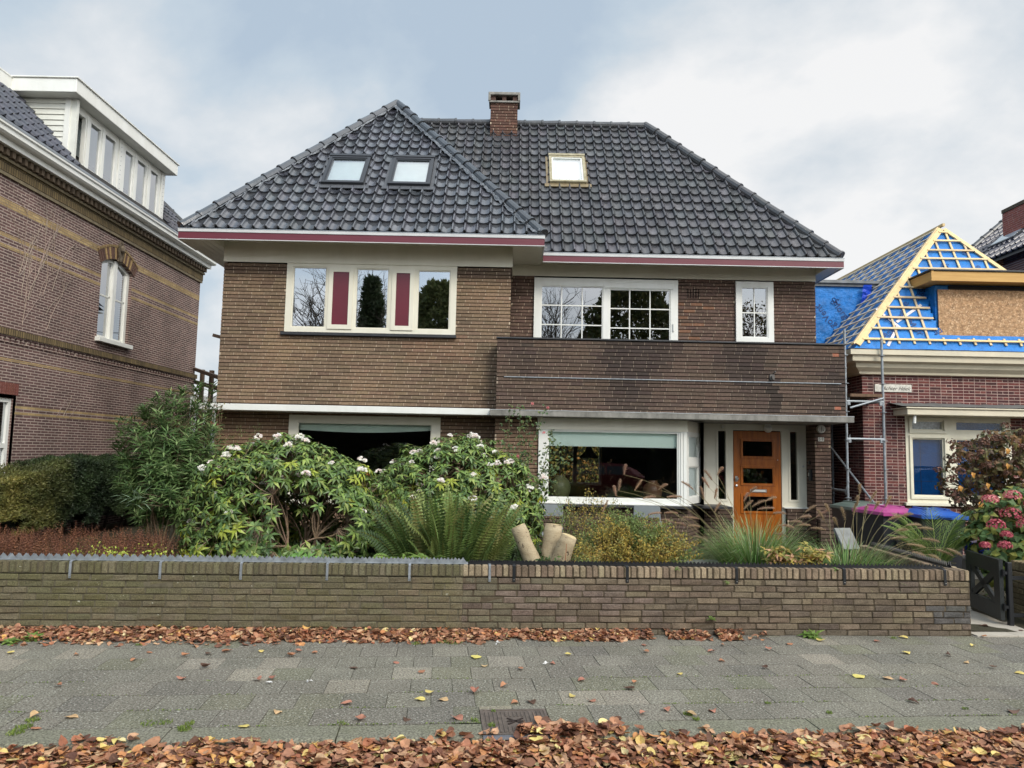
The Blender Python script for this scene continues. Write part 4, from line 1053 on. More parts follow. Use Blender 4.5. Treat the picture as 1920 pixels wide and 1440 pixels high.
w = MB(); w.box(-9.6,-9.5,14.6,16,3.8,5.7); w.box(-9.6,-8.76,14.55,14.6,3.8,5.7); w.box(-9.6,-8.76,15.95,16.0,3.8,5.7); w.box(-9.5,-8.76,14.6,15.95,3.70,3.80); w.box(-9.5,-8.76,14.6,15.95,5.65,5.75); w.build('room', M['dark'], wf)
w = MB()                                                      # voussoirs
nv = 21
for k in range(nv):
    y = 14.66+1.32*(k+.5)/nv; t_ = (y-cy)/hw; s = t_*.5
    z0 = 5.44+.18*(1-t_*t_)+.01; hh = .25
    p = Vector((WX+.006, y, z0)); q = p+Vector((0, math.sin(s)*hh, math.cos(s)*hh))
    c = sr(158,130,86) if k in (3,5,8,13,15,17) else jit(sr(96,72,60),.15)
    w.beam(p, q, .055, .03, up=(1,0,0), col=c)
    w.beam(q+Vector((.005,0,.005)), q+Vector((.005,math.sin(s)*.05,math.cos(s)*.05)), .062, .04, up=(1,0,0), col=jit(sr(134,112,76),.15))
w.build('arch_bricks', M['brick'], wf)
w = MB()                                                      # carved keystone: leafy relief
rg = random.Random(4)
w.box(WX,WX+.05,cy-.055,cy+.055,5.60,5.98)
for k in range(16):
    z = 5.62+.43*k/16; r = .028+.03*math.sin(math.pi*k/15)
    for s in (-1,1): w.lathe((WX+.05, cy+s*r*1.3, z), [(.004,-.02),(r*.7,0),(.004,.03)], 7)
w.lathe((WX+.07,cy,5.86),[(.01,-.07),(.055,-.03),(.065,.02),(.04,.07),(.01,.09)],10)
w.build('keystone', mat('carved_stone', sr(112,100,84), .9, var=(20,.5), bump=(40,.01)), wf)
# lower window
f = MB(); ycells(f, [11.0,11.06,11.62,11.72,12.33,12.40], [.95,1.02,1.60,1.68,2.37,2.44], [(11.06,11.62,1.02,1.60),(11.06,11.62,1.68,2.37),(11.72,12.33,1.02,1.60),(11.72,12.33,1.68,2.37)], -8.60, -8.53)
f.box(-8.60,-8.50,12.401,12.47,.9,2.50); f.box(-8.60,-8.50,10.95,12.40,2.441,2.50)
wf = f.build('window', M['white'], N1)
for (a,b,c,e) in ((11.72,12.33,1.02,1.60),(11.72,12.33,1.68,2.37),(11.06,11.62,1.02,1.60),(11.06,11.62,1.68,2.37)):
    w = MB(); w.quad((-8.57,a,c),(-8.57,b,c),(-8.57,b,e),(-8.57,a,e)); w.build('pane', M['glassL'], wf)
w = MB(); w.box(-8.9,-8.88,10.9,12.5,.9,2.5); w.build('curtain', M['curtain'], wf)
w = MB(); y = 10.9
while y < 12.5: w.box(WX-.02,WX+.004,y,y+.047,2.505,2.70, jit(sr(112,64,54),.15)); y += .056
w.build('lintel', M['brick'], wf)
# dead creeper stems on the wall
w = MB(); rg = random.Random(12)
def creeper(y, z, a, ln, r):
    pts = [(WX+.012,y,z)]; 
    for k in range(int(ln/.12)):
        a += rg.uniform(-.25,.25); y += math.sin(a)*.12; z += math.cos(a)*.12; pts.append((WX+.012,y,z))
        if rg.random() < .07 and ln > .8: creeper(y, z, a+rg.choice((-.6,.6)), ln*.45, r*.8)
    w.tube(pts, [r*(1-.6*i/len(pts)) for i in range(len(pts))], 4, jit(sr(150,134,122),.15), caps=False)
for k in range(22): creeper(rg.uniform(12.2,13.2), rg.uniform(3.7,5.0), rg.uniform(-.1,.5), rg.uniform(.7,2.0), .006)
for k in range(7): creeper(rg.uniform(12.6,14.5), rg.uniform(5.4,6.0), rg.uniform(0,.8), rg.uniform(.3,.7), .005)
for k in range(3): creeper(13.6+k*.2, 2.2, .6, .5, .005)
tag(w.build('dead_creeper', M['bark'], loc=(WX,12.8,4)), 'bare pale creeper stems clinging to the upper villa wall', 'creeper')

# ================================================================== RIGHT NEIGHBOUR (roof being rebuilt)
N2 = thing('brick_bungalow', (8.5, 14, 0), 'low dark red brick house on the right, roof stripped to blue membrane and battens', 'house')
def nb2(u, z, rg): return jit(rg.choice([sr(104,56,52), sr(92,48,46), sr(84,46,46), sr(112,62,56), sr(74,44,44)]), .12)
w = MB()
kw = dict(joint=.010, rec=.004, depth=.10, jt=.001, vj=.009, hrec=.002, mcol=sr(190,168,156), hcol=sr(190,168,156))
bricks(w, (0,13.2,0), (1,0,0), (0,-1,0), 6.38, 11.5, 0, 62, .0535, .205, nb2, bond='cross', holes=[(7.14,9.05,.92,2.5)], seed=51, **kw)
bricks(w, (6.38,13.2,0), (0,1,0), (-1,0,0), 0, 5.5, 0, 62, .0535, .205, nb2, bond='cross', seed=52, **kw)
w.box(6.49,7.10,13.31,13.36,0,3.3, sr(60,40,38), 1); w.box(9.1,11.4,13.31,13.36,0,3.3, sr(60,40,38), 1); w.box(7.1,9.1,13.31,13.36,2.52,3.3, sr(60,40,38), 1)
w.box(6.49,11.4,18.6,18.7,0,3.3,sr(60,40,38),1)
w.build('wall', [M['brick'], M['mortar']], N2)
M['cream2'] = mat('old_cream_paint', sr(214,202,176), .55, var=(3,.7), col2=sr(190,182,160), bump=(30,.002))
w = MB(); P_ = [(13.21,3.24),(13.12,3.25),(13.11,3.29),(13.02,3.36),(13.0,3.43),(12.90,3.46),(12.89,3.56),(12.84,3.57),(12.84,3.66),(13.21,3.66)]
n = len(P_)
x0s = [6.38-(13.2-y) for y, z in P_]
w.add([(x0s[i],P_[i][0],P_[i][1]) for i in range(n)]+[(11.5,y,z) for y,z in P_], [(i,(i+1)%n,(i+1)%n+n,i+n) for i in range(n-1)]+[tuple(range(n,2*n))])
w.add([(x0s[i],P_[i][0],P_[i][1]) for i in range(n)]+[(x0s[i],18.7,P_[i][1]) for i in range(n)], [(i,(i+1)%n,(i+1)%n+n,i+n) for i in range(n-1)])
w.build('cornice', M['cream2'], N2)
w = MB(); w.box(6.02,11.5,12.835,13.3,3.661,3.672); w.box(6.02,6.5,13.3,18.7,3.661,3.672); w.build('cornice_lead', M['darktrim'], N2)
M['membrane'] = mat('blue_membrane', sr(20,116,192), .55, var=(4,.3), bump=(7,.05), stretch=(1,1,1))
M['print'] = mat('membrane_print', sr(20,56,110), .6)
E0 = Vector((6.14,12.95,3.69)); APX = Vector((8.58,14.3,6.37)); E1 = Vector((10.95,12.95,3.69)); RB = Vector((8.58,21,6.37)); EB = Vector((6.14,21,3.69))
w = MB()
def wavy(a,b,c,nu,nv,amp,seed):
    vs=[];fs=[]
    for j in range(nv+1):
        for i in range(nu+1):
            t=j/nv; p=a.lerp(c,t).lerp(b.lerp(c,t),i/nu); vs.append(tuple(p+Vector((0,-.6,.6))*amp*mnoise.noise(p*3+Vector((seed,0,0)))))
    for j in range(nv):
        for i in range(nu):
            k=j*(nu+1)+i
            if vs[k][0] > 7.74 and 3.98 < vs[k][2] < 5.02 : continue
            fs.append((k,k+1,k+nu+2,k+nu+1))
    w.add(vs,fs)
wavy(E0,E1,APX,60,36,.016,1)
w.add([tuple(E0),tuple(APX),tuple(RB),tuple(EB)],[(0,1,2,3)]); w.add([tuple(E1),tuple(APX),tuple(RB),(10.95,21,3.69)],[(0,1,2,3)])
mem = w.build('roof_membrane', M['membrane'], N2, smooth=True)
# battens
M['lath'] = mat('batten_wood', attr=True, rough=.8, var=(9,.15), bump=(60,.001))
lc = lambda: jit(mixc(sr(222,192,140), sr(206,182,146), rnd()), .08)
w = MB(); nF = Vector((0,-(6.37-3.69),1.35)).normalized(); sF = Vector((0,1.35,2.68)); 
def Fp(x, t): return Vector((x, 12.95+1.35*t, 3.69+2.68*t))
def fx(t): return 6.14+2.44*t, 10.95-2.37*t
for k in range(16):                                           # counter battens, up the slope
    x = 6.42+k*.275
    tm_ = min((x-6.14)/2.44, (10.95-x)/2.37)
    if tm_ < .06: continue
    if x < 7.72: w.beam(Fp(x,.035)+nF*.02, Fp(x,tm_-.01)+nF*.02, .038, .022, up=nF, col=lc())
    else:
        w.beam(Fp(x,.035)+nF*.02, Fp(x,.085)+nF*.02, .038, .022, up=nF, col=lc())
        if tm_ > .6: w.beam(Fp(x,.56)+nF*.02, Fp(x,tm_-.01)+nF*.02, .038, .022, up=nF, col=lc())
for k in range(12):
    t = .065+k*.081; a, b = fx(t)
    if .1 < t < .55: b = 7.76
    t += ru(-.004,.004); w.beam(Fp(a+.05-ru(0,.05),t)+nF*.044, Fp(b-.03,t+ru(-.003,.003))+nF*.044, .038, .024, up=nF, col=lc())
w.beam(Fp(6.20,.02)+nF*.03, Fp(8.55,.985)+nF*.03, .095, .025, up=nF, col=lc()); w.beam(Fp(9.62,.56)+nF*.03, Fp(8.61,.985)+nF*.03, .08, .025, up=nF, col=lc())
w.build('front_battens', M['lath'], N2)
w = MB(); nS = Vector((-(6.37-3.69),0,2.44)).normalized(); nS = Vector((-.74,0,.67)); nS.normalize(); lc2 = lambda: jit(mixc(sr(232,218,196), sr(214,198,172), rnd()), .07)
def Sp(y, t): return Vector((6.14+2.44*t, y, 3.69+2.68*t))
k = 0; y = 13.2
while y < 20.8:
    t1 = 1 if y > 14.3 else (y-12.95)/1.35
    w.beam(Sp(y,.01)+nS*.02, Sp(y,t1)+nS*.02, .032, .022, up=nS, col=lc2()); y += .42
for k in range(15):
    t = .04+k*.067; y0 = 12.95+1.35*t
    w.beam(Sp(y0+.02,t)+nS*.045, Sp(20.9,t)+nS*.045, .034, .024, up=nS, col=lc2())
w.beam(Sp(12.99,.015)+nS*.06, Sp(14.32,.99)+nS*.06, .07, .03, up=nS, col=lc()); w.beam(Vector((8.58,14.2,6.42)), Vector((8.58,20.9,6.42)), .05, .05, col=lc())
w.build('side_battens', M['lath'], N2)
w = MB(); nt = mat('white_tape', sr(214,206,206), .6, var=(12,.15))
for (a,b,c,d_) in ((6.75,.02,7.05,.17),(6.75,.30,7.10,.15),(7.05,.2,7.62,.34)):
    w = MB(); w.beam(Fp(a,b)+nF*.012, Fp(c,d_)+nF*.012, .05, .002, up=nF); w.build('membrane_tape', nt, mem)
# left dormer (cheek towards the street)
w = MB(); w.box(6.30,7.75,15.0,18.0,3.6,5.30); dm = w.build('side_dormer', M['membrane'], N2)
w = MB(); w.box(6.2,7.95,14.90,18.1,5.36,5.42); w.box(6.22,7.9,14.95,18,5.301,5.359); w.build('dormer_flat_roof', mat('grey_felt', sr(120,122,122), .7, var=(6,.4)), dm)
w = MB(); 
for k in range(9):
    a = 7.28+ru(-.01,.01); z = 5.32-k*.07; w.quad((7.27-.01*k+ru(-.01,.01),14.87+ru(-.02,.02),z),(7.45-.012*k+ru(-.01,.01),14.87+ru(-.02,.02),z),(7.44-.012*(k+1),14.88+ru(-.02,.02),z-.075),(7.265-.01*(k+1),14.88+ru(-.02,.02),z-.075))
w.build('tarp_strip', mat('blue_tarp', sr(22,74,200), .35, bump=(14,.03)), dm)
def ctext(s, size, x, z, deg, y=14.994): text(s, size, (x,y,z), Matrix.Rotation(R(90),4,'X') @ Matrix.Rotation(R(deg),4,'Z'), M['print'], dm, name='print')
ctext('MorgoVent', .20, 6.98, 4.62, -52); ctext('MorgoVent', .20, 6.62, 4.52, 126)
def flower(x, z, y, par, s=.035):
    w = MB()
    for a in range(4):
        c, s_ = math.cos(a*math.pi/2+.4), math.sin(a*math.pi/2+.4)
        pts = [(x+s*1.5*c+s*math.cos(k*.8), y, z+s*1.5*s_+s*math.sin(k*.8)) for k in range(7)]
        w.tube(pts, .006, 4)
    w.build('print_mark', M['print'], par)
flower(6.72,4.98,14.99,dm)
# prints on the street slope
RF = Matrix(((1,0,0,0),(0,.45,-.893,0),(0,.893,.45,0),(0,0,0,1)))
for (s,x,t,deg,sz) in (('Morg',6.85,.12,50,.2),('Mor',7.35,.16,-60,.22),('nt',7.75,.13,200,.22),('goVe',7.25,.30,62,.2),('orgo',7.62,.42,60,.2),('Vent',7.95,.30,-58,.2),('go',7.40,.55,62,.18),('Vent',7.65,.62,60,.17),('gov',8.85,.80,62,.16),('Mo',8.95,.64,62,.17),('Ve',8.7,.55,-60,.17)):
    p = Fp(x,t)+nF*.022; text(s, sz, tuple(p), RF @ Matrix.Rotation(R(deg),4,'Z'), M['print'], mem, name='print')
for (x,t) in ((6.92,.22),(8.35,.66)):
    w = MB(); p0 = Fp(x,t)+nF*.022
    for a in range(4):
        c, s_ = math.cos(a*math.pi/2+.4), math.sin(a*math.pi/2+.4)
        w.tube([p0+Vector((1,0,0))*(.055*c+.035*math.cos(k*.8))+Vector((0,.45,.893))*(.055*s_+.035*math.sin(k*.8)) for k in range(7)], .006, 4)
    w.build('print_mark', M['print'], mem)
# front dormer boarded with chipboard
w = MB(); w.box(7.80,11.2,13.26,15.3,3.72,4.95); fd = w.build('front_dormer', M['membrane'], N2)
w = MB(); w.box(7.83,10.9,13.215,13.233,3.885,4.86); w.build('chipboard_panel', M['osb'], fd)
w = MB(); w.box(8.05,11.1,13.24,13.259,3.80,4.94); w.build('dark_opening', M['dark'], fd)
M['fasciawood'] = mat('raw_timber', sr(206,164,96), .7, var=(3,.5), col2=sr(168,118,58), stretch=(.5,.5,8), bump=(30,.001))
w = MB(); w.box(7.56,11.3,12.93,12.96,4.955,5.13); w.box(7.56,7.59,12.96,14.05,4.955,5.13); w.box(7.55,7.6,12.92,12.93,4.95,5.14); w.build('roof_edge_board', M['fasciawood'], fd)
w = MB(); w.box(7.59,11.3,12.96,15.1,4.965,5.12); w.build('roof_slab', M['fasciawood'], fd)
w = MB(); w.box(7.53,11.3,12.90,15.1,5.141,5.165); w.build('roof_felt_edge', M['darktrim'], fd)
ctext2 = lambda s,size,y,z,deg: text(s, size, (7.794,y,z), Matrix.Rotation(R(-90),4,'Z') @ Matrix.Rotation(R(90),4,'X') @ Matrix.Rotation(R(deg),4,'Z'), M['print'], fd, name='print')
ctext2('MorgoVent', .2, 13.6, 4.3, -70)
# canopy, window, sign
w = MB(); w.bbox(6.93,11.5,12.72,13.2,2.50,2.61,.008); w.bbox(6.90,11.5,12.69,13.2,2.611,2.635,.004); w.build('window_canopy', M['cream2'], N2)
w = MB(); prev = None
for k in range(50):
    x = 6.84+4.6*k/49; a = (x,12.70,2.645+.008*rnd()); b = (x,12.95,2.68+.02*rnd()); c = (x,13.195,2.735+.02*rnd())
    if prev: w.quad(prev[0],a,b,prev[1]); w.quad(prev[1],b,c,prev[2])
    prev = (a,b,c)
w.build('canopy_lead', mat('old_lead', sr(116,116,112), .6, var=(9,.6), col2=sr(78,78,74), bump=(20,.02)), N2)
w = MB(); w.tube([(7.10,12.80,2.5),(7.09,12.80,2.355)], .027, 10); w.build('downpipe_stub', M['white'], N2)
M['oldwhite'] = mat('peeling_paint', sr(226,220,198), .6, var=(6,.45), col2=sr(196,188,166), bump=(24,.002))
fo = window(7.14,9.05,.92,2.5,13.19,[(7.25,7.83,2.25,2.43),(7.25,7.83,1.07,2.11),(8.05,8.93,2.25,2.43),(8.05,8.93,1.07,2.11)],M['oldwhite'],glassmat('mesh_glass',.02,(.92,.94,.96)),N2,dep=.09,label='front window with blue sheeting behind the panes')
w = MB(); 
for (a,b,c,d_) in ((7.20,7.88,2.20,2.48),(7.20,7.88,1.02,2.16)): 
    w.box(a,a+.045,13.165,13.189,c,d_); w.box(b-.045,b,13.165,13.189,c,d_); w.box(a+.045,b-.045,13.165,13.189,c,c+.045); w.box(a+.045,b-.045,13.165,13.189,d_-.045,d_)
w.bbox(7.08,9.1,13.12,13.19,.90,.955,.005); w.build('casement_frame', M['oldwhite'], fo)
w = MB(); w.quad((7.2,13.30,1.0),(9,13.30,1.0),(9,13.30,2.18),(7.2,13.30,2.18)); w.quad((7.95,13.30,2.18),(9,13.30,2.18),(9,13.30,2.5),(7.95,13.30,2.5)); w.build('blue_sheet', mat('blue_sheet', sr(6,74,132), .8, spec=.1, var=(4,.3), bump=(5,.03)), fo)
w = MB(); w.quad((7.2,13.31,2.18),(7.95,13.31,2.18),(7.95,13.31,2.5),(7.2,13.31,2.5)); w.build('crackle_sheet', mat('crackle', sr(206,214,216), .6, var=(30,.7), col2=sr(90,94,90)), fo)
w = MB()
for x in (7.45,8.35,8.64): w.box(x,x+.006,13.292,13.296,1.08,2.1)
for z in (1.33,1.58,1.84): w.box(7.26,7.82,13.292,13.296,z,z+.005); w.box(8.06,8.92,13.292,13.296,z,z+.005)
w.build('sheet_seams', mat('seam', sr(30,48,66), .6), fo)
w = MB(); w.bbox(6.60,7.27,13.175,13.198,2.935,3.075,.004); sg = w.build('name_sign', mat('old_sign', sr(204,200,188), .7, var=(14,.3), bump=(30,.002)), N2)
text('Achter Hoek', .095, (6.98,13.171,2.998), FRONT, mat('faded_letters', sr(96,92,84), .8), sg, shear=.45)

# ================================================================== FAR HOUSE
N3 = thing('tiled_house', (16, 21, 0), 'dark tiled roof with skylight and red chimney behind the stripped roof at the right', 'house')
S3 = Vector((1.51,0,1.30)).normalized()
tm = MB(); tiles(tm, (13.05,22.0,7.225), (0,-1,0), S3, 7.0, 3.6, .21, .34, lambda p: True, lambda rg: jit(sr(74,70,78),.15), seed=9)
rf = tm.build('roof', M['tileR'], N3)
w = MB(); w.add([(12.9,22,7.06),(12.9,14.5,7.06),(15.9,14.5,9.64),(15.9,22,9.64)], [(0,1,2,3)]); w.add([(18.9,22,7.06),(18.9,14.5,7.06),(15.9,14.5,9.64),(15.9,22,9.64)], [(0,1,2,3)]); w.build('roof_deck', M['dark'], rf)
ridge((13.0,21.98,7.25),(15.7,21.98,9.58),'verge_tiles',M['tileR'],c2,rf,seed=33)
w = MB(); w.add([(12.95,21.95,0),(18.85,21.95,0),(18.85,21.95,7.05),(15.9,21.95,9.6),(12.95,21.95,7.05)], [(0,1,2,3,4)]); w.box(13.2,18.6,15.0,21.9,0,7.0); w.build('wall', brickmat('plain_brick_y',(0,2),sr(110,70,56),sr(92,58,50),sr(150,130,118),.21,.06,.008), N3)
w = MB(); cP = lambda y,s,h: tuple(Vector((13.05,y,7.225))+S3*s+Vector((-.65,0,.757))*h)
def ob3(mb,y0,y1,s0,s1,h0,h1):
    q=[cP(y0,s0,h0),cP(y1,s0,h0),cP(y1,s1,h0),cP(y0,s1,h0),cP(y0,s0,h1),cP(y1,s0,h1),cP(y1,s1,h1),cP(y0,s1,h1)]
    mb.add(q,[(0,3,2,1),(4,5,6,7),(0,1,5,4),(1,2,6,5),(2,3,7,6),(3,0,4,7)])
ob3(w,19.35,20.45,.80,2.0,.03,.12); sk = w.build('skylight', M['darkframe'], N3)
w = MB(); ob3(w,19.42,20.38,.87,1.93,.121,.125); w.build('pane', mat('sky_pane', sr(170,184,190), .06, spec=1), sk)
w = MB(); bricks(w, (0,19.3,0), (1,0,0), (0,-1,0), 13.88, 14.9, 6.6, 36, .06, .21, lambda u,z,rg: jit(sr(150,78,62),.15), seed=61, **kw); bricks(w, (13.88,19.3,0), (0,1,0), (-1,0,0), 0, .9, 6.6, 36, .06, .21, lambda u,z,rg: jit(sr(150,78,62),.15), seed=62, **kw)
w.box(13.99,14.8,19.41,20.2,6.6,8.75,sr(90,60,50),1); w.box(13.86,14.95,19.28,20.2,8.76,8.86,sr(96,84,70),1)
w.build('chimney', [M['brick'], M['mortar']], rf)

# ================================================================== SCAFFOLD
SC = thing('scaffold', (6.2,12.75,0), 'galvanised scaffold tower standing in the gap between the two houses', 'scaffold')
px = {'a':(5.885,12.78),'b':(6.54,12.78),'c':(5.93,14.3),'d':(6.30,14.3)}
for k_, (x,y) in px.items():
    w = MB(); w.tube([(x,y,.03),(x,y,3.85 if k_ in 'bd' else 4.0)], .021, 12); sd = w.build('standard', M['galv'], SC)
    w = MB()
    for z in (.5,1.0,1.5,2.0,2.5,3.0,3.5):
        w.lathe((x,y,z+.03), [(.055,0),(.055,.008)], 12); 
        w.lathe((x,y,z-.2), [(.028,0),(.028,.03)], 10) if z in (1.5,3.5) else None
    w.build('rosette', M['galv'], sd)
def ledger(a, b, z, z2=None):
    w = MB(); w.tube([(*px[a],z),(*px[b],z2 or z)], .022, 10)
    for q, zz in ((a,z),(b,z2 or z)):
        v = (Vector((*px[b],0))-Vector((*px[a],0))).normalized()*(1 if q == a else -1)
        c = Vector((*px[q],zz)); w.beam(c+v*.02-Vector((0,0,.03)), c+v*.07-Vector((0,0,.03)), .04, .07); w.beam(c+v*.05, c+v*.055+Vector((0,0,.075)), .018, .008)
    w.build('ledger', M['galv'], SC)
ledger('a','b',2.06); ledger('a','b',.92); ledger('a','b',2.72); ledger('c','d',2.1); ledger('a','c',2.72); ledger('b','d',2.72); ledger('a','c',1.15)
w = MB(); w.tube([(5.9,14.2,2.35),(6.5,12.80,.75)], .02, 8); w.build('diagonal_brace', M['galv'], SC)
w = MB(); w.tube([(5.93,12.72,2.60),(6.52,12.72,2.78)], .018, 8); w.build('diagonal_brace', M['galv'], SC)
w = MB(); w.box(5.94,6.50,12.72,14.4,2.80,2.85); w.build('platform', mat('old_plank', sr(104,80,60), .85, var=(5,.4), stretch=(6,1,1)), SC)

# ================================================================== PERGOLA between the houses
PG = thing('timber_frame', (-5.9,16.2,0), 'weathered brown timber frame with open bays in the gap beside the villa', 'timber frame')
M['brownwood'] = mat('brown_wood', sr(84,66,54), .8, var=(5,.3), stretch=(4,4,.5))
def post(x0,x1,y,z0,z1,nm='post'):
    w = MB(); w.box(x0,x1,y,y+.09,z0,z1); w.build(nm, M['brownwood'], PG)
post(-5.52,-5.42,13.6,0,3.72)
for x,y,z in ((-8.10,18.8,3.68),(-7.36,17.6,3.54),(-6.55,16.3,3.3)): post(x,x+.09,y,0,z)
w = MB(); w.beam((-8.7,19.7,3.80),(-5.5,14.6,2.95),.08,.08); w.build('rail', M['brownwood'], PG)
w = MB(); w.beam((-8.7,19.8,3.45),(-5.5,14.7,2.75),.06,.10); w.build('rail', M['brownwood'], PG)
w = MB(); w.beam((-5.66,13.62,3.79),(-5.42,13.62,3.73),.08,.06); w.build('bracket', M['brownwood'], PG)
w = MB()
for k in range(2):
    pts = [(-9+8*t/14, 30-10*t/14, 6.7+k*.35-.7*math.sin(math.pi*t/14)-.12*t) for t in range(15)]; w.tube(pts, .012, 4, caps=False)
tag(w.build('overhead_cables', M['black'], loc=(-6,26,6)), 'two thin dark cables against the sky in the gap', 'cable')
# white garden shed-like annex far behind in the gap
AN = thing('annex', (-6.4,19,0), 'white rendered annex with a door behind the oleander, in the gap between the houses', 'annex')
w = MB(); w.box(-8.4,-5.4,19.0,21.0,0,3.0); w.build('wall', mat('white_render', sr(214,218,218), .8, var=(2,.08)), AN)
w = MB(); w.box(-6.9,-6.0,18.97,18.999,.1,2.2); w.build('door', M['darkframe'], AN)
# ================================================================== CAMERA
F_, TP, RR_, HC = 1365., .094, .0205, 1.7
pit = math.atan(TP); cp_, sp_ = math.cos(pit), math.sin(pit); cr_, sr_ = math.cos(RR_), math.sin(RR_)
fwd = Vector((0,cp_,sp_)); rt0 = Vector((1,0,0)); up0 = Vector((0,-sp_,cp_))
crt = rt0*cr_+up0*sr_; cup = -rt0*sr_+up0*cr_
cam = bpy.data.cameras.new('camera'); co = bpy.data.objects.new('camera', cam); COL.objects.link(co)
mw = Matrix.Identity(4)
for i in range(3): mw[i][0] = crt[i]; mw[i][1] = cup[i]; mw[i][2] = -fwd[i]
mw[0][3], mw[1][3], mw[2][3] = 0, 0, HC
co.matrix_world = mw; cam.sensor_width = 36; cam.lens = 36*F_/1920; cam.clip_end = 600; cam.clip_start = .05
scene.camera = co
def at(px, py, Y):
    d = fwd+crt*((px-960)/F_)+cup*((720-py)/F_); t = Y/d.y; return Vector((d.x*t, Y, HC+d.z*t))
def atz(px, py, z):
    d = fwd+crt*((px-960)/F_)+cup*((720-py)/F_); t = (z-HC)/d.z; return Vector((d.x*t, d.y*t, z))

# ================================================================== SKY AND LIGHT
wd = bpy.data.worlds.new('World'); scene.world = wd; wd.use_nodes = True; t = wd.node_tree; L = t.links.new
bg = t.nodes['Background']; bg.inputs['Strength'].default_value = .12
SUN_EL, SUN_AZ = 37, 152          # azimuth clockwise from +Y
sky = nn(t, 'ShaderNodeTexSky', sky_type='NISHITA'); sky.sun_disc = False; sky.sun_elevation = R(SUN_EL); sky.sun_rotation = R(SUN_AZ); sky.air_density = 1.2; sky.dust_density = 1.5
tc = nn(t, 'ShaderNodeTexCoord'); sx = nn(t, 'ShaderNodeSeparateXYZ'); L(tc.outputs['Generated'], sx.inputs[0])
za = nn(t, 'ShaderNodeMath', operation='ADD'); L(sx.outputs[2], za.inputs[0]); za.inputs[1].default_value = .55
def dv(o): 
    n = nn(t, 'ShaderNodeMath', operation='DIVIDE'); L(o, n.inputs[0]); L(za.outputs[0], n.inputs[1]); return n.outputs[0]
cb = nn(t, 'ShaderNodeCombineXYZ'); L(dv(sx.outputs[0]), cb.inputs[0]); L(dv(sx.outputs[1]), cb.inputs[1]); cb.inputs[2].default_value = 4.3
n1 = nn(t, 'ShaderNodeTexNoise', Scale=2.0, Detail=8, Roughness=.55, Distortion=.15); L(cb.outputs[0], n1.inputs['Vector'])
n2 = nn(t, 'ShaderNodeTexNoise', Scale=.55, Detail=3, Roughness=.5); mp = nn(t, 'ShaderNodeMapping'); mp.inputs['Location'].default_value = (3.1,1.7,0); L(cb.outputs[0], mp.inputs[0]); L(mp.outputs[0], n2.inputs['Vector'])
# brighter broken cloud towards +X
am = nn(t, 'ShaderNodeMath', operation='MULTIPLY_ADD'); L(n1.outputs['Fac'], am.inputs[0]); am.inputs[1].default_value = 1.4; am.inputs[2].default_value = -.20
hz_ = nn(t, 'ShaderNodeMapRange'); L(sx.outputs[2], hz_.inputs[0]); hz_.inputs[1].default_value = 0; hz_.inputs[2].default_value = .35; hz_.inputs[3].default_value = .12; hz_.inputs[4].default_value = 0
a2 = nn(t, 'ShaderNodeMath', operation='ADD'); L(am.outputs[0], a2.inputs[0]); L(hz_.outputs[0], a2.inputs[1])
ad = nn(t, 'ShaderNodeMath', operation='MULTIPLY_ADD'); L(sx.outputs[0], ad.inputs[0]); ad.inputs[1].default_value = .22; L(a2.outputs[0], ad.inputs[2])
cr = nn(t, 'ShaderNodeValToRGB'); L(ad.outputs[0], cr.inputs[0])
e = cr.color_ramp.elements; K = 1/.12/1.22
e[0].position = .38; e[0].color = (*[c*K for c in sr(174,190,206)],1)
e[1].position = .49; e[1].color = (*[c*K for c in sr(190,203,214)],1)
for pos, c in ((.56,sr(206,213,219)),(.70,sr(235,235,235))):
    q = cr.color_ramp.elements.new(pos); q.color = (*[x*K for x in c],1)
gap = nn(t, 'ShaderNodeMapRange'); L(n2.outputs['Fac'], gap.inputs[0]); gap.inputs[1].default_value = .58; gap.inputs[2].default_value = .72; gap.inputs[3].default_value = .04; gap.inputs[4].default_value = .35
mx = nn(t, 'ShaderNodeMix', data_type='RGBA'); L(gap.outputs[0], mx.inputs[0]); L(cr.outputs[0], mx.inputs[6]); L(sky.outputs[0], mx.inputs[7])
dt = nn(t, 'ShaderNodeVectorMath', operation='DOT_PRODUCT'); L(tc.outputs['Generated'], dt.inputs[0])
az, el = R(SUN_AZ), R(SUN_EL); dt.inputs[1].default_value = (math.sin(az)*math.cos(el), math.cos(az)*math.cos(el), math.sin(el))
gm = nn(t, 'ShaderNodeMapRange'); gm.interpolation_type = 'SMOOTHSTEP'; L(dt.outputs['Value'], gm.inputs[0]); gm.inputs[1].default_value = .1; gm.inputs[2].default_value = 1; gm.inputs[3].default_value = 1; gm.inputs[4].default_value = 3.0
gs = nn(t, 'ShaderNodeVectorMath', operation='SCALE'); L(mx.outputs[2], gs.inputs[0]); L(gm.outputs[0], gs.inputs['Scale'])   # sky brightened round the sun, behind the camera, added to lift scene light
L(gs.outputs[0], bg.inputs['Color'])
sl_ = bpy.data.lights.new('sun', 'SUN'); sl_.energy = 1.5; sl_.angle = R(18); sl_.color = (1,.93,.82)
so = bpy.data.objects.new('sun', sl_); COL.objects.link(so)
az, el = R(SUN_AZ), R(SUN_EL); sd = Vector((math.sin(az)*math.cos(el), math.cos(az)*math.cos(el), math.sin(el)))
so.rotation_euler = sd.to_track_quat('Z','Y').to_euler(); so.location = (4,-4,12)
vs_ = scene.view_settings; vs_.view_transform = 'Standard'; vs_.look = 'None'; vs_.exposure = .45; vs_.gamma = 1; vs_.use_curve_mapping = False

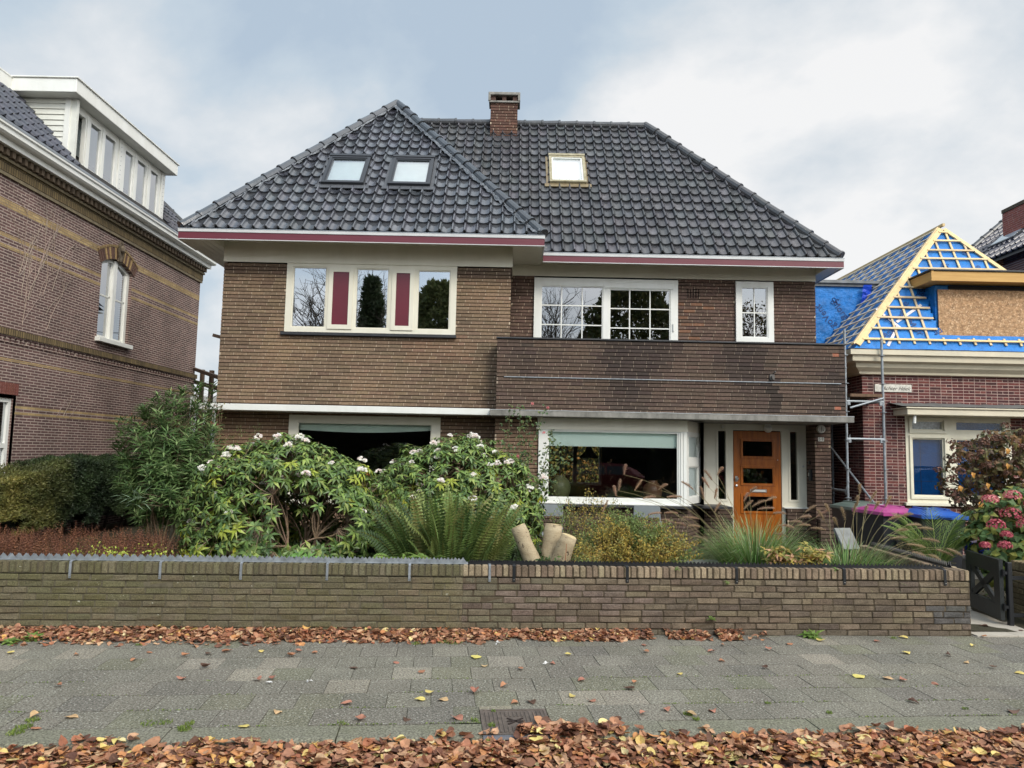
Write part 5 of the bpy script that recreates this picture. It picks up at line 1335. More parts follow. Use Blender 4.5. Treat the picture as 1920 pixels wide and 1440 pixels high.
# ================================================================== PLANTS
def unit(): 
    while True:
        v = Vector((ru(-1,1),ru(-1,1),ru(-1,1)))
        if .05 < v.length < 1: return v.normalized()
def stem(mb, a, b, r0, r1, col, sag=.1, seg=4, n=5):
    a = Vector(a); b = Vector(b); o = unit()*(b-a).length*sag
    pts = [a.lerp(b, i/seg)+o*math.sin(math.pi*i/seg) for i in range(seg+1)]
    mb.tube(pts, [r0+(r1-r0)*i/seg for i in range(seg+1)], n, col, caps=False)
def whorl(mb, p, ax, n, L_, w, droop, cols, bend=.2):
    ax = ax.normalized(); s = ax.cross(Vector((.3,.2,1)));
    if s.length < .1: s = ax.cross(Vector((1,0,0)))
    s.normalize(); q = ax.cross(s); a0 = ru(0,6.3)
    for k in range(n):
        a = a0+k*2.4; d = (s*math.cos(a)+q*math.sin(a))*1.0+ax*(ru(-droop-.25,.55-droop))+Vector((0,0,-.12))
        l = L_*ru(.75,1.15)
        mb.leaf(p-ax*ru(0,.03), d, ax, l, w*ru(.8,1.15)*1.05, cols(), bend=bend*ru(.5,1.6))
def shell_bush(name, label, cat, base, cen, rad, nw, whf, stemcol, nst=14, group=None, inner=.25, gapf=None, stemr=.014, lower=-.75):
    t = thing(name, tuple(base), label, cat, group)
    lf = MB(); st = MB(); base = Vector(base); cen = Vector(cen)
    pts = []
    tries = 0
    while len(pts) < nw and tries < nw*20:
        tries += 1
        d = unit()
        if d.z < lower: continue
        lump = 1+.16*mnoise.noise(d*2.2+cen)+.07*mnoise.noise(d*5+cen)
        k = ru(.86,1.03) if rnd() > inner else ru(.45,.85)
        p = cen+Vector((d.x*rad[0],d.y*rad[1],d.z*rad[2]))*k*lump
        if p.z < .08: continue
        if gapf and gapf(p, d): continue
        pts.append((p, d))
    forks = []
    for k in range(nst):
        a = 2*math.pi*k/nst; f = cen+Vector((math.cos(a)*rad[0]*.45*ru(.5,1.1), math.sin(a)*rad[1]*.45*ru(.5,1.1), ru(-.55,-.05)*rad[2]))
        forks.append(f); stem(st, base+Vector((ru(-.08,.08),ru(-.08,.08),-.02)), f, stemr, stemr*.6, jit(stemcol,.2), .12, 5, 6)
    subs = []
    for k in range(max(20, nw//14)):
        p, d = random.choice(pts); q = cen.lerp(p, ru(.45,.82))+unit()*.06; f = min(forks, key=lambda w_: (w_-q).length+ru(0,.35))
        stem(st, f, q, stemr*.6, stemr*.36, jit(stemcol,.2), .14, 4, 5); subs.append(q)
    for p, d in pts:
        f = min(subs, key=lambda q: (q-p).length+ru(0,.12))
        stem(st, f, p, stemr*.34, stemr*.14, jit(stemcol,.25), .12, 3, 4)
        whf(lf, p, d)
    st.build('stems', M['bark'], t)
    return t, lf, pts
gR = lambda: jit(random.choice([sr(116,140,70),sr(96,120,60),sr(136,152,78),sr(104,126,70),sr(82,106,54),sr(68,90,48)]), .2)
def rh(lf, p, d):
    c0 = (lambda: jit(sr(150,160,62),.15)) if rnd() < .05 else gR
    whorl(lf, p, (d+Vector((0,0,.7))), random.randint(8,11), .118, .036, .12, c0)
def blossom(mb, p, s=1):
    for k in range(12):
        d = unit(); d.z = abs(d.z)*1.1-.15; c = p+d*.036*s
        col = jit(random.choice([sr(255,252,244),sr(250,243,238),sr(255,253,248),sr(248,234,230)]), .04)
        for j in range(5):
            a = j*1.256+k; e = Vector((math.cos(a),math.sin(a),.3))+d; mb.leaf(c, e, d, .032*s, .03*s, col, bend=-.1, fold=.1)
def rhodo(label, base, cen, rad, nw, fl, gapf=None, fgrp='x', low=-.75):
    t, lf, pts = shell_bush('rhododendron', label, 'shrub', base, cen, rad, nw, rh, sr(146,124,102), nst=20, inner=.2, gapf=gapf, stemr=.018, lower=low)
    for k in range(60):                                       # hanging yellowed leaves
        p, d = random.choice(pts)
        if d.y < .2:
            for j in range(2): lf.leaf(p+Vector((ru(-.02,.02),0,-.02)), (ru(-.2,.2),ru(-.1,.1),-1), (0,-1,0), .13, .042, jit(sr(178,176,58),.15))
    lf.build('foliage', M['leafgloss'], t)
    b = MB(); ups = sorted([q for q in pts if q[1].z > -.05 and q[1].y < .35], key=lambda q: rnd()-.12*q[1].z)[:int(fl*1.25)]
    for p, d in ups: blossom(b, p+Vector((0,0,.02))+d*.01, ru(.6,1.1))
    for p, d in ups[:6]:
        c = p+Vector((.07,0,-.01))
        for j in range(14): b.leaf(c, unit(), (0,0,1), .03, .012, jit(sr(158,96,44),.2))
    b.build('blossoms', mat('blossom', attr=True, rough=.6, transl=.3), t)
    return t
def gap1(p, d):                                               # open heart with bare stems, facing the street
    return d.y < .45 and ((p.x+2.30)/.60)**2+((p.z-.93)/.32)**2 < 1 and rnd() < .9
rhodo('large rhododendron with white blossom and bare stems in its middle, left of the fern', (-2.55,8.75,0), (-2.60,8.65,.80), (1.20,.8,1.03), 1750, 34, gap1)
rhodo('second rhododendron with white blossom, behind the fern', (-.75,9.8,0), (-.74,9.8,.88), (1.22,.75,1.03), 1550, 46)

# fern ---------------------------------------------------------------
def frond(mb, base, ang, L_, lean, col, npin=34, wid=.14, curl=.5):
    base = Vector(base); hd = Vector((math.cos(ang), math.sin(ang), 0)); pts = []
    for i in range(13):
        s = i/12; th = lean+curl*s*s
        pts.append(None)
    p = base.copy(); pts = [p.copy()]; dirs = []
    for i in range(npin):
        s = i/npin; th = lean*.35+(lean+curl)*s**1.4; d = hd*math.sin(th)+Vector((0,0,math.cos(th))); p = p+d*L_/npin; pts.append(p.copy()); dirs.append(d)
    mb.tube(pts[::3]+[pts[-1]], [.0045*(1-.8*i/(len(pts[::3])+1)) for i in range(len(pts[::3])+1)], 4, jit(sr(112,110,54),.1), caps=False)
    roll = ru(-1.1,1.1)
    for i in range(3, npin):
        s = i/npin; w_ = wid*math.sin(math.pi*min(1,(s*.93+.10)))**.75*(1.0 if s > .25 else s*4)
        if w_ < .008: continue
        d = dirs[min(i,npin-1)]; side = Matrix.Rotation(roll,3,d) @ hd.cross(Vector((0,0,1))).normalized(); nr = side.cross(d)
        for sg in (-1,1):
            dd = side*sg+d*.42-Vector((0,0,.12))
            mb.leaf(pts[i], dd, nr, w_*ru(.9,1.1), L_/npin*.92, jit(col,.12), bend=.18, fold=.0)
fern = thing('fern', (-.80,8.05,0), 'big bushy green fern in front of the second rhododendron', 'fern')
fm = MB(); random.seed(31)
fc = lambda: random.choice([sr(104,126,62),sr(90,112,54),sr(126,138,72),sr(72,94,46),sr(134,132,76),sr(58,78,40)])
for k in range(135):
    a = 2*math.pi*k/135*3+ru(-.2,.2); r = ru(0,.40); cx = -.70+r*math.cos(a)*1.4
    frond(fm, (cx, 8.2+r*math.sin(a)*.6, .02), a, ru(.85,1.45), ru(.02,.42), fc(), npin=34, wid=ru(.09,.15), curl=ru(.1,1.0))
for k in range(16): frond(fm, (-1.25+ru(-.1,.1),7.75,.02), ru(3.4,6.0), ru(.6,.85), ru(.5,.8), fc(), wid=.11, curl=.8)
for k in range(10): frond(fm, (-.4+ru(-.3,.2),7.7,.02), ru(3.6,6.1), ru(.5,.8), ru(.5,.9), fc(), wid=.10, curl=.8)
fm.build('fronds', M['leafm'], fern)
sf = thing('fern', (-.92,7.35,.4), 'small light green fern spilling over the coping of the mossy wall', 'fern'); fm = MB()
for k in range(22): frond(fm, (-.92+ru(-.22,.22),7.30,.55), ru(3.3,6.1), ru(.18,.32), ru(.8,1.3), sr(112,142,60), npin=16, wid=.05, curl=.9)
fm.build('fronds', M['leafm'], sf)
rs = thing('rhododendron_sprig', (-1.93,7.2,.4), 'single leafy rhododendron shoot hanging over the spiked strip', 'shrub shoot'); fm = MB(); sm = MB()
stem(sm,(-2.1,7.9,.5),(-1.93,7.03,.66),.008,.006,sr(112,92,74),.05)
for k in range(3): whorl(fm, Vector((-1.99+k*.06,7.02,.68-k*.02)), Vector((0,-.7,.5)), 8, .12, .042, .3, lambda: jit(sr(96,134,60),.15))
fm.build('foliage', M['leafgloss'], rs); sm.build('stems', M['bark'], rs)

# yew hedge ------------------------------------------------------------
random.seed(41)
hg = thing('yew_hedge', (-7.9,13,0), 'clipped yew hedge along the villa wall, stepped up halfway', 'hedge')
hm = MB(); hs = MB()
def hedge(x0,x1,y0,y1,z1f,zb,n,sz,colf,mb):
    for k in range(n):
        y = ru(y0,y1); f = rnd(); z1 = z1f(y)
        if f < .55: x = x1-abs(random.gauss(0,.05)); z = ru(zb,z1)
        elif f < .85: x = ru(x0,x1); z = z1-abs(random.gauss(0,.04))
        else: x = ru(x0,x1); z = ru(zb,z1); y = y0+abs(random.gauss(0,.05))
        nz = .11*mnoise.noise(Vector((x*2,y*1.6,z*2.4)))+.05*mnoise.noise(Vector((x*6,y*6,z*6)))
        if f < .55: x += nz
        else: z += nz
        edge = (x1-x)**2
        if f < .55 and z > z1-.12: x -= (z-(z1-.12))**2*6
        if f < .55 and z < zb+.25 and mnoise.noise(Vector((1,y*1.7,z*3))) > .02: continue
        p = Vector((x,y,z)); c = colf(x,y,z); 
        for j in range(2):
            d = unit()+Vector((.5,-.25,.5)); mb.leaf(p, d, unit(), sz*ru(.7,1.4), sz*.38, c, bend=.1)
def yc(x,y,z):
    near = max(0,min(1,(12.6-y)/1.4)); n = mnoise.noise(Vector((x*3,y*2.4,z*3.1)))
    return jit(mixc(mixc(sr(62,78,46),sr(42,56,36),.5-n), mixc(sr(146,138,70),sr(116,116,62),.5-n*1.5), near*.75), .25)
hedge(-8.3,-7.42,8.5,18.5,lambda y: 1.12+.10*max(0,min(1,(y-10.5)/1.2))+.20*max(0,min(1,(y-11.9)/.5)),.30,64000,.05,yc,hm)
for k in range(26):
    y = 9.2+k*.36; stem(hs,(-7.95+ru(-.1,.1),y,0),(-7.8+ru(-.2,.3),y+ru(-.15,.15),.6),.03,.018,sr(60,48,40),.12)
core = MB(); 
for k in range(50):
    y = 8.6+k*.2; z1 = 1.0+.28*max(0,min(1,(y-11.9)/.5)); core.box(-8.2,-7.62+.05*math.sin(k*1.7),y,y+.2,.42+.1*math.sin(k*2.3),z1, jit(sr(26,32,20),.2))
core.build('inner_twigs', M['bark'], hg); hm.build('foliage', M['leafm'], hg); hs.build('trunks', M['bark'], hg)

# oleander --------------------------------------------------------------
random.seed(43)
def ol(lf, p, d):
    ax = (d*.6+Vector((0,0,.9)))
    c = lambda: jit(random.choice([sr(100,126,70),sr(80,108,56),sr(124,146,90),sr(66,92,48)]),.15)
    for q in range(3): whorl(lf, p-ax.normalized()*.07*q, ax, 7, .18, .025, -.42, c, bend=.08)
t, lf, pts = shell_bush('oleander', 'tall loose oleander with long narrow leaves in front of the hedge and villa wall', 'shrub', (-5.05,10.9,0), (-5.05,10.9,1.48), (.80,.6,1.02), 330, ol, sr(110,96,74), nst=12, inner=.4, stemr=.013, lower=-.9)
extra = [(at(px,py,Y), Vector((ru(-.3,.3),0,1))) for px,py,Y in [(370+ru(-30,35),ru(715,790),11.2) for _ in range(22)]+[(255+ru(-10,10),ru(925,950),9.9) for _ in range(3)]]
st2 = MB()
for p, d in extra: ol(lf, p, d); stem(st2, (-4.9,10.95,.8), p, .007, .004, sr(110,96,74), .05)
for p, d in pts[:26]:
    if p.z > 1.9:
        for j in range(6): lf.leaf(p+Vector((ru(-.03,.03),0,.08)), unit(), (0,0,1), .03, .014, jit(sr(150,72,56),.2))
for k in range(18): lf.leaf(at(245+ru(-15,25),ru(925,945),9.8), (ru(-1,1),ru(-.4,.2),ru(-.3,.5)), (0,0,1), .2, .02, jit(sr(112,132,104),.1))
lf.build('foliage', M['leafm'], t); st2.build('branches', M['bark'], t)

# twiggy climber on the corner of the house -------------------------------
random.seed(44)
tw = thing('climbing_rose', (-5.2,12.6,0), 'thin bare climbing rose with few reddish leaves at the house corner', 'climber')
a = MB(); b = MB()
for k in range(16):
    x = ru(-5.5,-4.95); p = Vector((x,12.55+ru(-.2,.2),0)); pts = [p.copy()]
    for j in range(12): p = p+Vector((ru(-.07,.08),ru(-.05,.05),.2)); pts.append(p.copy())
    a.tube(pts, [.009*(1-.7*i/13) for i in range(13)], 4, jit(sr(110,84,66),.2), caps=False)
    for q in pts[3:]:
        for j in range(9): b.leaf(q+unit()*ru(0,.14), unit(), (0,0,1), .035, .02, jit(random.choice([sr(112,116,62),sr(86,98,54),sr(132,86,60),sr(150,140,84)]),.2))
for k in range(5):
    c = at(420+k*16,ru(790,835),12.7)
    stem(a,(-5.0,12.7,1.9),c,.004,.002,sr(110,84,66),.1)
    for j in range(26): b.leaf(c+unit()*ru(0,.12), unit(), (0,-.4,1), .035, .022, jit(sr(112,124,70),.2))
a.build('stems', M['bark'], tw); b.build('leaves', M['leafm'], tw)
# rose by the bay window ---------------------------------------------------
random.seed(45)
ro = thing('rose_bush', (.05,11.3,0), 'tall thin rose bush with a few pink flowers between the two ground floor windows', 'rose')
a = MB(); b = MB(); fl = MB()
tops = [(955,768),(975,762),(990,790),(1018,775),(1035,810),(1050,838),(970,860),(1000,850),(1040,880),(960,905),(1010,905),(1060,860),(945,830)]
for (x,y) in tops:
    q = at(x,y,11.5); base = Vector((.05+ru(-.15,.15),11.3,0)); o = unit()*.1; pts = [base.lerp(q,i/10)+o*math.sin(i/10*3.14)+Vector((0,0,.25*math.sin(i/10*3.14)**1)) for i in range(11)]
    a.tube(pts, [.008*(1-.7*i/11) for i in range(11)], 4, jit(sr(96,92,60),.2), caps=False)
    for i,p in enumerate(pts[2:]):
        for j in range(7):
            c = p+unit()*ru(.02,.13); dd = unit()
            for m_ in range(3): b.leaf(c, dd+unit()*.8, (0,-.5,1), .05, .036, jit(random.choice([sr(84,108,70),sr(98,122,74),sr(70,92,58),sr(112,120,66)]),.15))
def rosebl(p, s, col):
    for k in range(16): fl.leaf(p, unit()+Vector((0,-.3,.3)), unit(), .03*s, .028*s, jit(col,.12), bend=-.2)
for (x,y) in ((998,757),(1027,765),(971,856),(1020,812)): rosebl(at(x,y,11.35), 1.0, sr(222,142,142))
a.build('stems', M['bark'], ro); b.build('leaves', M['leafm'], ro); fl.build('flowers', M['leafm'], ro)

# cut birch trunks -----------------------------------------------------------
random.seed(46)
M['birch'] = mat('birch_bark', sr(176,160,130), .75, var=(5,.7), col2=sr(138,118,88), stretch=(1,1,3.5), bump=(25,.008)); M['birch'] = addspeck(M['birch'], 120, .12, spots=(26,.60,sr(70,56,42),5,.42))
bt_ = thing('cut_tree', (.42,7.65,0), 'sawn-off pale trunk with three thick forked stubs behind the wall', 'tree stump')
w = MB(); w.lathe((.42,7.65,-.05),[(.24,0),(.21,.12),(.19,.34),(.16,.46),(.08,.52)],14); w.build('trunk', M['birch'], bt_, smooth=True)
for (p,q,r0,r1) in (((.34,7.62,.40),(.09,7.70,.93),.092,.080),((.41,7.70,.36),(.47,7.78,.95),.10,.094),((.46,7.60,.38),(.61,7.54,.86),.095,.085)):
    p=Vector(p); q=Vector(q); w = MB(); pts=[p.lerp(q,i/7)+unit()*.006 for i in range(8)]
    w.tube(pts, [r0+(r1-r0)*i/7+ru(-.004,.004) for i in range(8)], 18); s_ = w.build('stub', M['birch'], bt_, smooth=True)
    w = MB(); d=(q-p).normalized(); w.tube([q+d*.001,q+d*.006],[r1*.93,r1*.9],18); w.build('cut_face', mat('cut_wood', sr(196,176,132), .8, var=(20,.2)), s_)
w = MB(); stem(w,(.50,7.45,.3),(.58,7.42,.80),.006,.003,sr(140,90,60),.1,6); stem(w,(.50,7.45,.3),(.46,7.44,.66),.004,.002,sr(140,90,60),.1,6); w.build('twig', M['bark'], bt_)

# yellowing small-leaved shrub --------------------------------------------------
random.seed(47)
def twig_shrub(name, label, cat, base, cen, rad, ntw, nl, ls, cols, scol, m=None, asp=.5, sprd=.05, zmin=.1, arch_=.25):
    t = thing(name, tuple(base), label, cat); a = MB(); b = MB(); base = Vector(base); cen = Vector(cen)
    for k in range(ntw):
        d = unit(); d.z = abs(d.z)*1.0-.25; 
        q = cen+Vector((d.x*rad[0],d.y*rad[1],d.z*rad[2]))*ru(.55,1.05)*(1+.2*mnoise.noise(d*2.5+cen))
        if q.z < zmin: q.z = zmin+ru(0,.1)
        p0 = base+Vector((ru(-.15,.15)*rad[0]*2,ru(-.15,.15),0)); L_ = (q-p0).length
        pts = []
        for i in range(8):
            s = i/7; pts.append(p0.lerp(q,s)+Vector((0,0,arch_*L_*math.sin(math.pi*s)))*.6+unit()*.012)
        a.tube(pts, [.0045*(1-.75*i/7) for i in range(8)], 3, jit(scol,.2), caps=False)
        c0 = cols(q)
        for j in range(nl):
            s = ru(.3,1); i = min(6,int(s*7)); p = pts[i].lerp(pts[i+1], s*7-i)+unit()*ru(0,sprd)
            b.leaf(p, unit(), unit(), ls*ru(.7,1.4), ls*asp, jit(c0 if rnd()<.7 else cols(q),.18))
    a.build('twigs', M['bark'], t); b.build('leaves', m or M['leafm'], t); return t
def ycol(q):
    n = mnoise.noise(Vector((q.x*2.3,q.y*2,q.z*2.3)))
    if n < -.08: return random.choice([sr(122,142,76),sr(136,150,82),sr(106,126,68)])
    return random.choice([sr(172,156,72),sr(150,144,76),sr(190,164,70),sr(136,134,72),sr(180,150,66)])
twig_shrub('golden_shrub','dense small-leaved shrub turning yellow, to the right of the sawn trunk','shrub',(1.3,8.1,0),(1.34,8.15,.66),(.80,.45,.60),620,60,.027,ycol,sr(92,76,60),sprd=.045,asp=.55)
twig_shrub('golden_shrub','sparse yellow-leaved shrub with thin upright twigs under the bay window','shrub',(1.0,9.4,0),(1.0,9.4,.95),(.65,.4,.45),90,34,.026,ycol,sr(92,76,60),sprd=.06)
twig_shrub('low_shrub','low yellow-green twiggy plant leaning over the tan wall beside the sawn trunk','shrub',(.85,7.6,.1),(.82,7.42,.60),(.22,.22,.22),70,34,.02,ycol,sr(92,76,60),sprd=.03)
twig_shrub('green_undergrowth','dark green sprigs round the foot of the sawn pale trunk','shrub',(.38,7.48,.05),(.40,7.45,.50),(.30,.12,.24),60,30,.05,lambda q: random.choice([sr(84,108,56),sr(104,124,64),sr(66,86,46)]),sr(80,80,50),sprd=.05)
twig_shrub('green_undergrowth','dark green bushy undergrowth below the fern next to the sawn trunk','shrub',(.0,8.6,0),(.0,8.6,.42),(.75,.35,.42),150,36,.045,lambda q: random.choice([sr(64,84,48),sr(76,96,52),sr(52,70,42)]),sr(70,66,46),sprd=.07)
twig_shrub('green_undergrowth','low dark green growth between the large rhododendron and the fern','shrub',(-1.5,8.6,0),(-1.5,8.6,.38),(.55,.35,.35),90,32,.05,lambda q: random.choice([sr(60,80,46),sr(72,90,50)]),sr(60,56,42),sprd=.07)
# variegated yellow-pink plant
random.seed(48)
t = thing('variegated_plant',(2.98,7.72,0),'low plant with yellow and pinkish leaves at the foot of the ornamental grass','plant'); b = MB(); a = MB()
for k in range(120):
    q = Vector((2.98+ru(-.30,.27),7.60+ru(-.10,.16),.50+ru(0,.34)*(1-abs(k%10-5)/9)))
    whorl(b, q, Vector((ru(-.4,.4),ru(-.5,.2),1)), 8, .10, .034, -.1, lambda: jit(random.choice([sr(178,156,72),sr(160,150,70),sr(196,150,112),sr(146,132,62),sr(122,124,60)]),.15))
    stem(a, (2.98+ru(-.1,.1),7.7,.05), q, .005, .003, sr(110,84,60), .05)
b.build('leaves', M['leafm'], t); a.build('stems', M['bark'], t)

# fountain grass -------------------------------------------------------------------
def fgrass(label, c, nb, L0, plumes, spread=.28, seed=1, lean=None, pc=(190,160,134)):
    random.seed(seed)
    t = thing('fountain_grass', tuple(c), label, 'ornamental grass', 'ornamental grasses behind the tan wall'); b = MB(); c = Vector(c)
    for k in range(nb):
        a = ru(0,6.283); h = Vector((math.cos(a),math.sin(a),0)); L_ = L0*ru(.55,1.1); th0 = ru(.0,.5); cv = ru(.7,2.5)
        p = c+h*ru(0,spread)*.6; col = jit(random.choice([sr(112,148,72),sr(92,130,60),sr(132,160,92),sr(80,114,54),sr(160,172,128),sr(138,146,88)]),.14)
        sd_ = h.cross(Vector((0,0,1))); n = len(b.v); N_ = 6
        for i in range(N_+1):
            s = i/N_; w_ = .0058*(1-s)**.6+.0009
            b.v.extend((tuple(p-sd_*w_), tuple(p+sd_*w_)))
            th = th0+cv*s*s; p = p+(h*math.sin(th)+Vector((0,0,math.cos(th))))*L_/N_
        for i in range(N_): b.f.append([n+2*i,n+2*i+1,n+2*i+3,n+2*i+2]); b.c.append(col); b.m.append(0)
        b.hc = True
    b.build('blades', M['leafm'], t)
    pm = MB(); sm = MB()
    for (q, dr) in plumes:
        q = Vector(q); dr = Vector(dr).normalized(); L_ = ru(.13,.20); base = c+Vector((ru(-.15,.15),ru(-.1,.1),.1))
        pts = []
        for i in range(9):
            s = i/8; pts.append(base.lerp(q,s)+Vector((0,0,.16*math.sin(math.pi*s)))*(q-base).length)
        sm.tube(pts, [.0022]*9, 3, jit(sr(146,134,92),.15), caps=False)
        col = jit(sr(*pc),.12); ns = 9; ax = []
        for i in range(ns+1):
            s = i/ns; ax.append(q+dr*L_*s+Vector((0,0,-.035*s*s)))
        pm.tube(ax, [.0015+.0065*math.sin(math.pi*min(1,(i+.6)/(ns+.6)))**.7 for i in range(ns+1)], 6, col, caps=False)
        for i in range(330):
            s = rnd(); p = ax[min(ns,int(s*ns))]; r = .042*math.sin(math.pi*(s*.9+.07))**.6
            u_ = unit(); e = p+(u_*.8+dr*.8).normalized()*r; sdv = u_.cross(dr)*.0028
            pm.tri(p-sdv, p+sdv, e, jit(col,.2))
    sm.build('stalks', M['leafm'], t); pm.build('plumes', M['plume'], t)
    return t
def plist(pxs, Y, dirs=None, jitter=.05):
    out = []
    for (x,y,dx,dz) in pxs: out.append((at(x,y,Y+ru(-.15,.15)), (dx,ru(-.3,.1),dz)))
    return out
P1 = [(1160,920,.1,1),(1190,920,.5,.9),(1235,918,.7,.7),(1205,935,.9,.35),(1250,932,1,.2),(1300,918,-.8,.7),(1170,890,.1,1),(1155,930,-.2,1),(1335,900,-.7,1),(1340,935,.2,1),(1345,890,.5,1),(1405,925,.6,.8),(1395,940,.4,1),(1410,950,.8,.6),(1435,940,.8,.5),(1420,955,1,.3),(1450,962,1,.2),(1330,915,-.5,.9),(1320,935,-.3,1),(1395,955,.5,.7),(1460,985,1,.1),(1340,960,.3,.6),(1450,1000,1,0),(1425,1020,.9,-.1),(1500,970,1,.3),(1480,978,1,.2)]
fgrass('tall fountain grass with pinkish plumes in front of the wooden door', (2.76,8.25,0), 2600, 1.05, plist(P1,8.35), seed=51, spread=.40)
P2 = [(1555,960,-.4,1),(1545,975,-.6,1),(1570,985,-.4,.9),(1600,965,.1,1),(1607,948,.05,1),(1620,965,.2,1),(1640,955,.3,1),(1632,940,.4,1),(1585,975,-.3,.9),(1665,975,.8,.5),(1690,968,.9,.4),(1700,985,1,.2),(1680,995,.9,.3),(1720,990,1,.1),(1670,1010,.8,.2),(1730,1010,1,0),(1700,1020,1,0),(1755,1030,1,-.2),(1775,1028,1,-.3),(1740,1040,1,-.2),(1710,1035,1,-.1),(1660,950,.3,1),(1612,925,0,1)]
fgrass('wide fountain grass with buff plumes in front of the dark bins', (3.66,8.05,0), 2400, .84, plist(P2,8.2), seed=52, spread=.45, pc=(188,164,132))
P3 = [(1130,960,.3,.8),(1240,975,1,.1),(1265,980,1,.0),(1230,990,1,.1),(1290,985,1,.1),(1255,1000,1,0),(1300,1005,1,-.1),(1215,965,.9,.3),(1280,970,1,.1),(1245,962,1,.2)]
fgrass('grey-green fountain grass with drooping plumes between the yellow shrub and the tall grass', (1.95,8.6,0), 1100, .8, plist(P3,8.9), seed=53, spread=.3)
P4 = [(1530,970,.6,.5),(1510,960,.7,.6),(1495,985,.9,.2),(1520,990,1,.1)]
fgrass('small clump of fountain grass near the entrance, between the two large clumps', (3.20,9.0,0), 450, .75, plist(P4,9.0), seed=54, spread=.25)

# palm ----------------------------------------------------------------------------
random.seed(55)
pl_ = thing('young_palm', (5.15,8.9,0), 'young feathery palm beside the blue-lidded bin', 'palm'); b = MB(); a = MB()
for k in range(17):
    ang = ru(0,6.28) if k > 6 else [2.6,2.9,.4,.2,3.4,1.0,5.9][k]; L_ = ru(.7,1.0); p = Vector((5.15,8.9,.32)); hd = Vector((math.cos(ang),math.sin(ang)*.8,0)); pts=[p.copy()]; ds=[]
    l0 = ru(.2,.6); n = 22
    for i in range(n): s=i/n; th=l0+.9*s*s; d=hd*math.sin(th)+Vector((0,0,math.cos(th))); p=p+d*L_/n; pts.append(p.copy()); ds.append(d)
    a.tube(pts[::3], .005, 4, jit(sr(128,144,70),.1), caps=False); sd_=hd.cross(Vector((0,0,1))).normalized()
    for i in range(4,n):
        for sg in (-1,1): b.leaf(pts[i], sd_*sg*.8+ds[i]*.9+Vector((0,0,.1)), sd_.cross(ds[i]), .22*math.sin(math.pi*(i/n*.85+.1))+.03, .010, jit(random.choice([sr(120,144,66),sr(98,124,58),sr(140,158,84)]),.12), bend=.15)
a.build('ribs', M['leafm'], pl_); b.build('leaflets', M['leafm'], pl_)
twig_shrub('wispy_shrub','wispy dry shrub between the palm and the open gate','shrub',(5.35,9.6,0),(5.35,9.6,.5),(.45,.3,.5),90,30,.03,lambda q: random.choice([sr(96,104,66),sr(76,88,58),sr(128,118,78)]),sr(96,84,64),asp=.3)

# hydrangeas ---------------------------------------------------------------------------
random.seed(56)
def hy(lf, p, d):
    whorl(lf, p, d*.6+Vector((0,-.1,.6)), 5, .12, .085, .2, lambda: jit(random.choice([sr(84,112,60),sr(70,98,52),sr(112,132,66),sr(140,140,62)]),.15), bend=.25)
t, lf, pts = shell_bush('hydrangea','hydrangea with dark pink flower heads behind the black gate','shrub',(5.95,8.6,0),(5.98,8.6,.75),(.58,.5,.66),260,hy,sr(110,90,70),nst=8,inner=.2,stemr=.01)
lf.build('foliage', M['leafm'], t)
fl = MB()
def head(c, r, cols, sq=.75, n=150, fs=.024):
    for k in range(n):
        d = unit(); 
        if d.z < -.35: continue
        p = c+Vector((d.x*r,d.y*r,d.z*r*sq))*ru(.85,1.02); col = jit(random.choice(cols),.14)
        s = d.cross(Vector((.3,.1,1))).normalized(); q = d.cross(s)
        for j in range(4):
            a = j*1.5708+k; fl.leaf(p, s*math.cos(a)+q*math.sin(a)+d*.25, d, fs*.6, fs*.62, col, bend=-.05, fold=.08)
pk = [sr(176,62,84),sr(196,92,104),sr(158,50,74),sr(206,122,120)]
for (x,y,r,pale) in ((1857,938,.085,1),(1898,930,.09,1),(1868,985,.095,0),(1895,965,.11,0),(1925,985,.10,0),(1887,1003,.06,0),(1847,1023,.055,0),(1884,1023,.07,0),(1935,945,.08,0)):
    head(at(x,y,8.05), r, pk if not pale else [sr(206,116,120),sr(190,86,100),sr(214,140,134)])
fl.build('flower_heads', M['leafm'], t)
random.seed(57)
def hb(lf, p, d):
    whorl(lf, p, d+Vector((0,0,.2)), 5, .10, .06, .35, lambda: jit(random.choice([sr(112,84,52),sr(96,88,50),sr(84,66,48),sr(136,104,58),sr(78,80,46),sr(106,98,56)]),.2), bend=.3)
t, lf, pts = shell_bush('brown_hydrangea','tall hydrangea with withered brown flower heads in front of the neighbour window','shrub',(7.1,10.3,0),(7.12,10.3,1.42),(.98,.6,.84),560,hb,sr(96,76,58),nst=12,inner=.35,stemr=.014,lower=-.95)
for p in [at(x,y,9.8) for x,y in ((1822,885),(1800,910),(1888,868),(1850,905),(1838,940),(1888,840))]: 
    for j in range(2): lf.leaf(p, (ru(-.4,.4),-.2,-.9), (0,-1,0), .085, .06, jit(sr(204,146,62),.1))
lf.build('foliage', M['leafm'], t); fl = MB()
bc = [sr(104,70,56),sr(126,86,68),sr(88,62,52),sr(146,106,84)]
for p, d in [q for q in pts if q[1].y < .3][:85]: head(p+d*.03, ru(.045,.07), bc, .9, 42, .03)
for (x,y) in ((1790,865),(1785,900),(1782,925),(1800,940),(1822,858),(1800,885),(1812,835),(1845,830)): head(at(x,y,9.8), .07, bc, 1, 60, .03); stem(lf if False else fl,(6.6,10.2,1.0),at(x,y,9.8),.006,.004,sr(96,76,58),.05)
fl.build('flower_heads', M['leafm'], t)

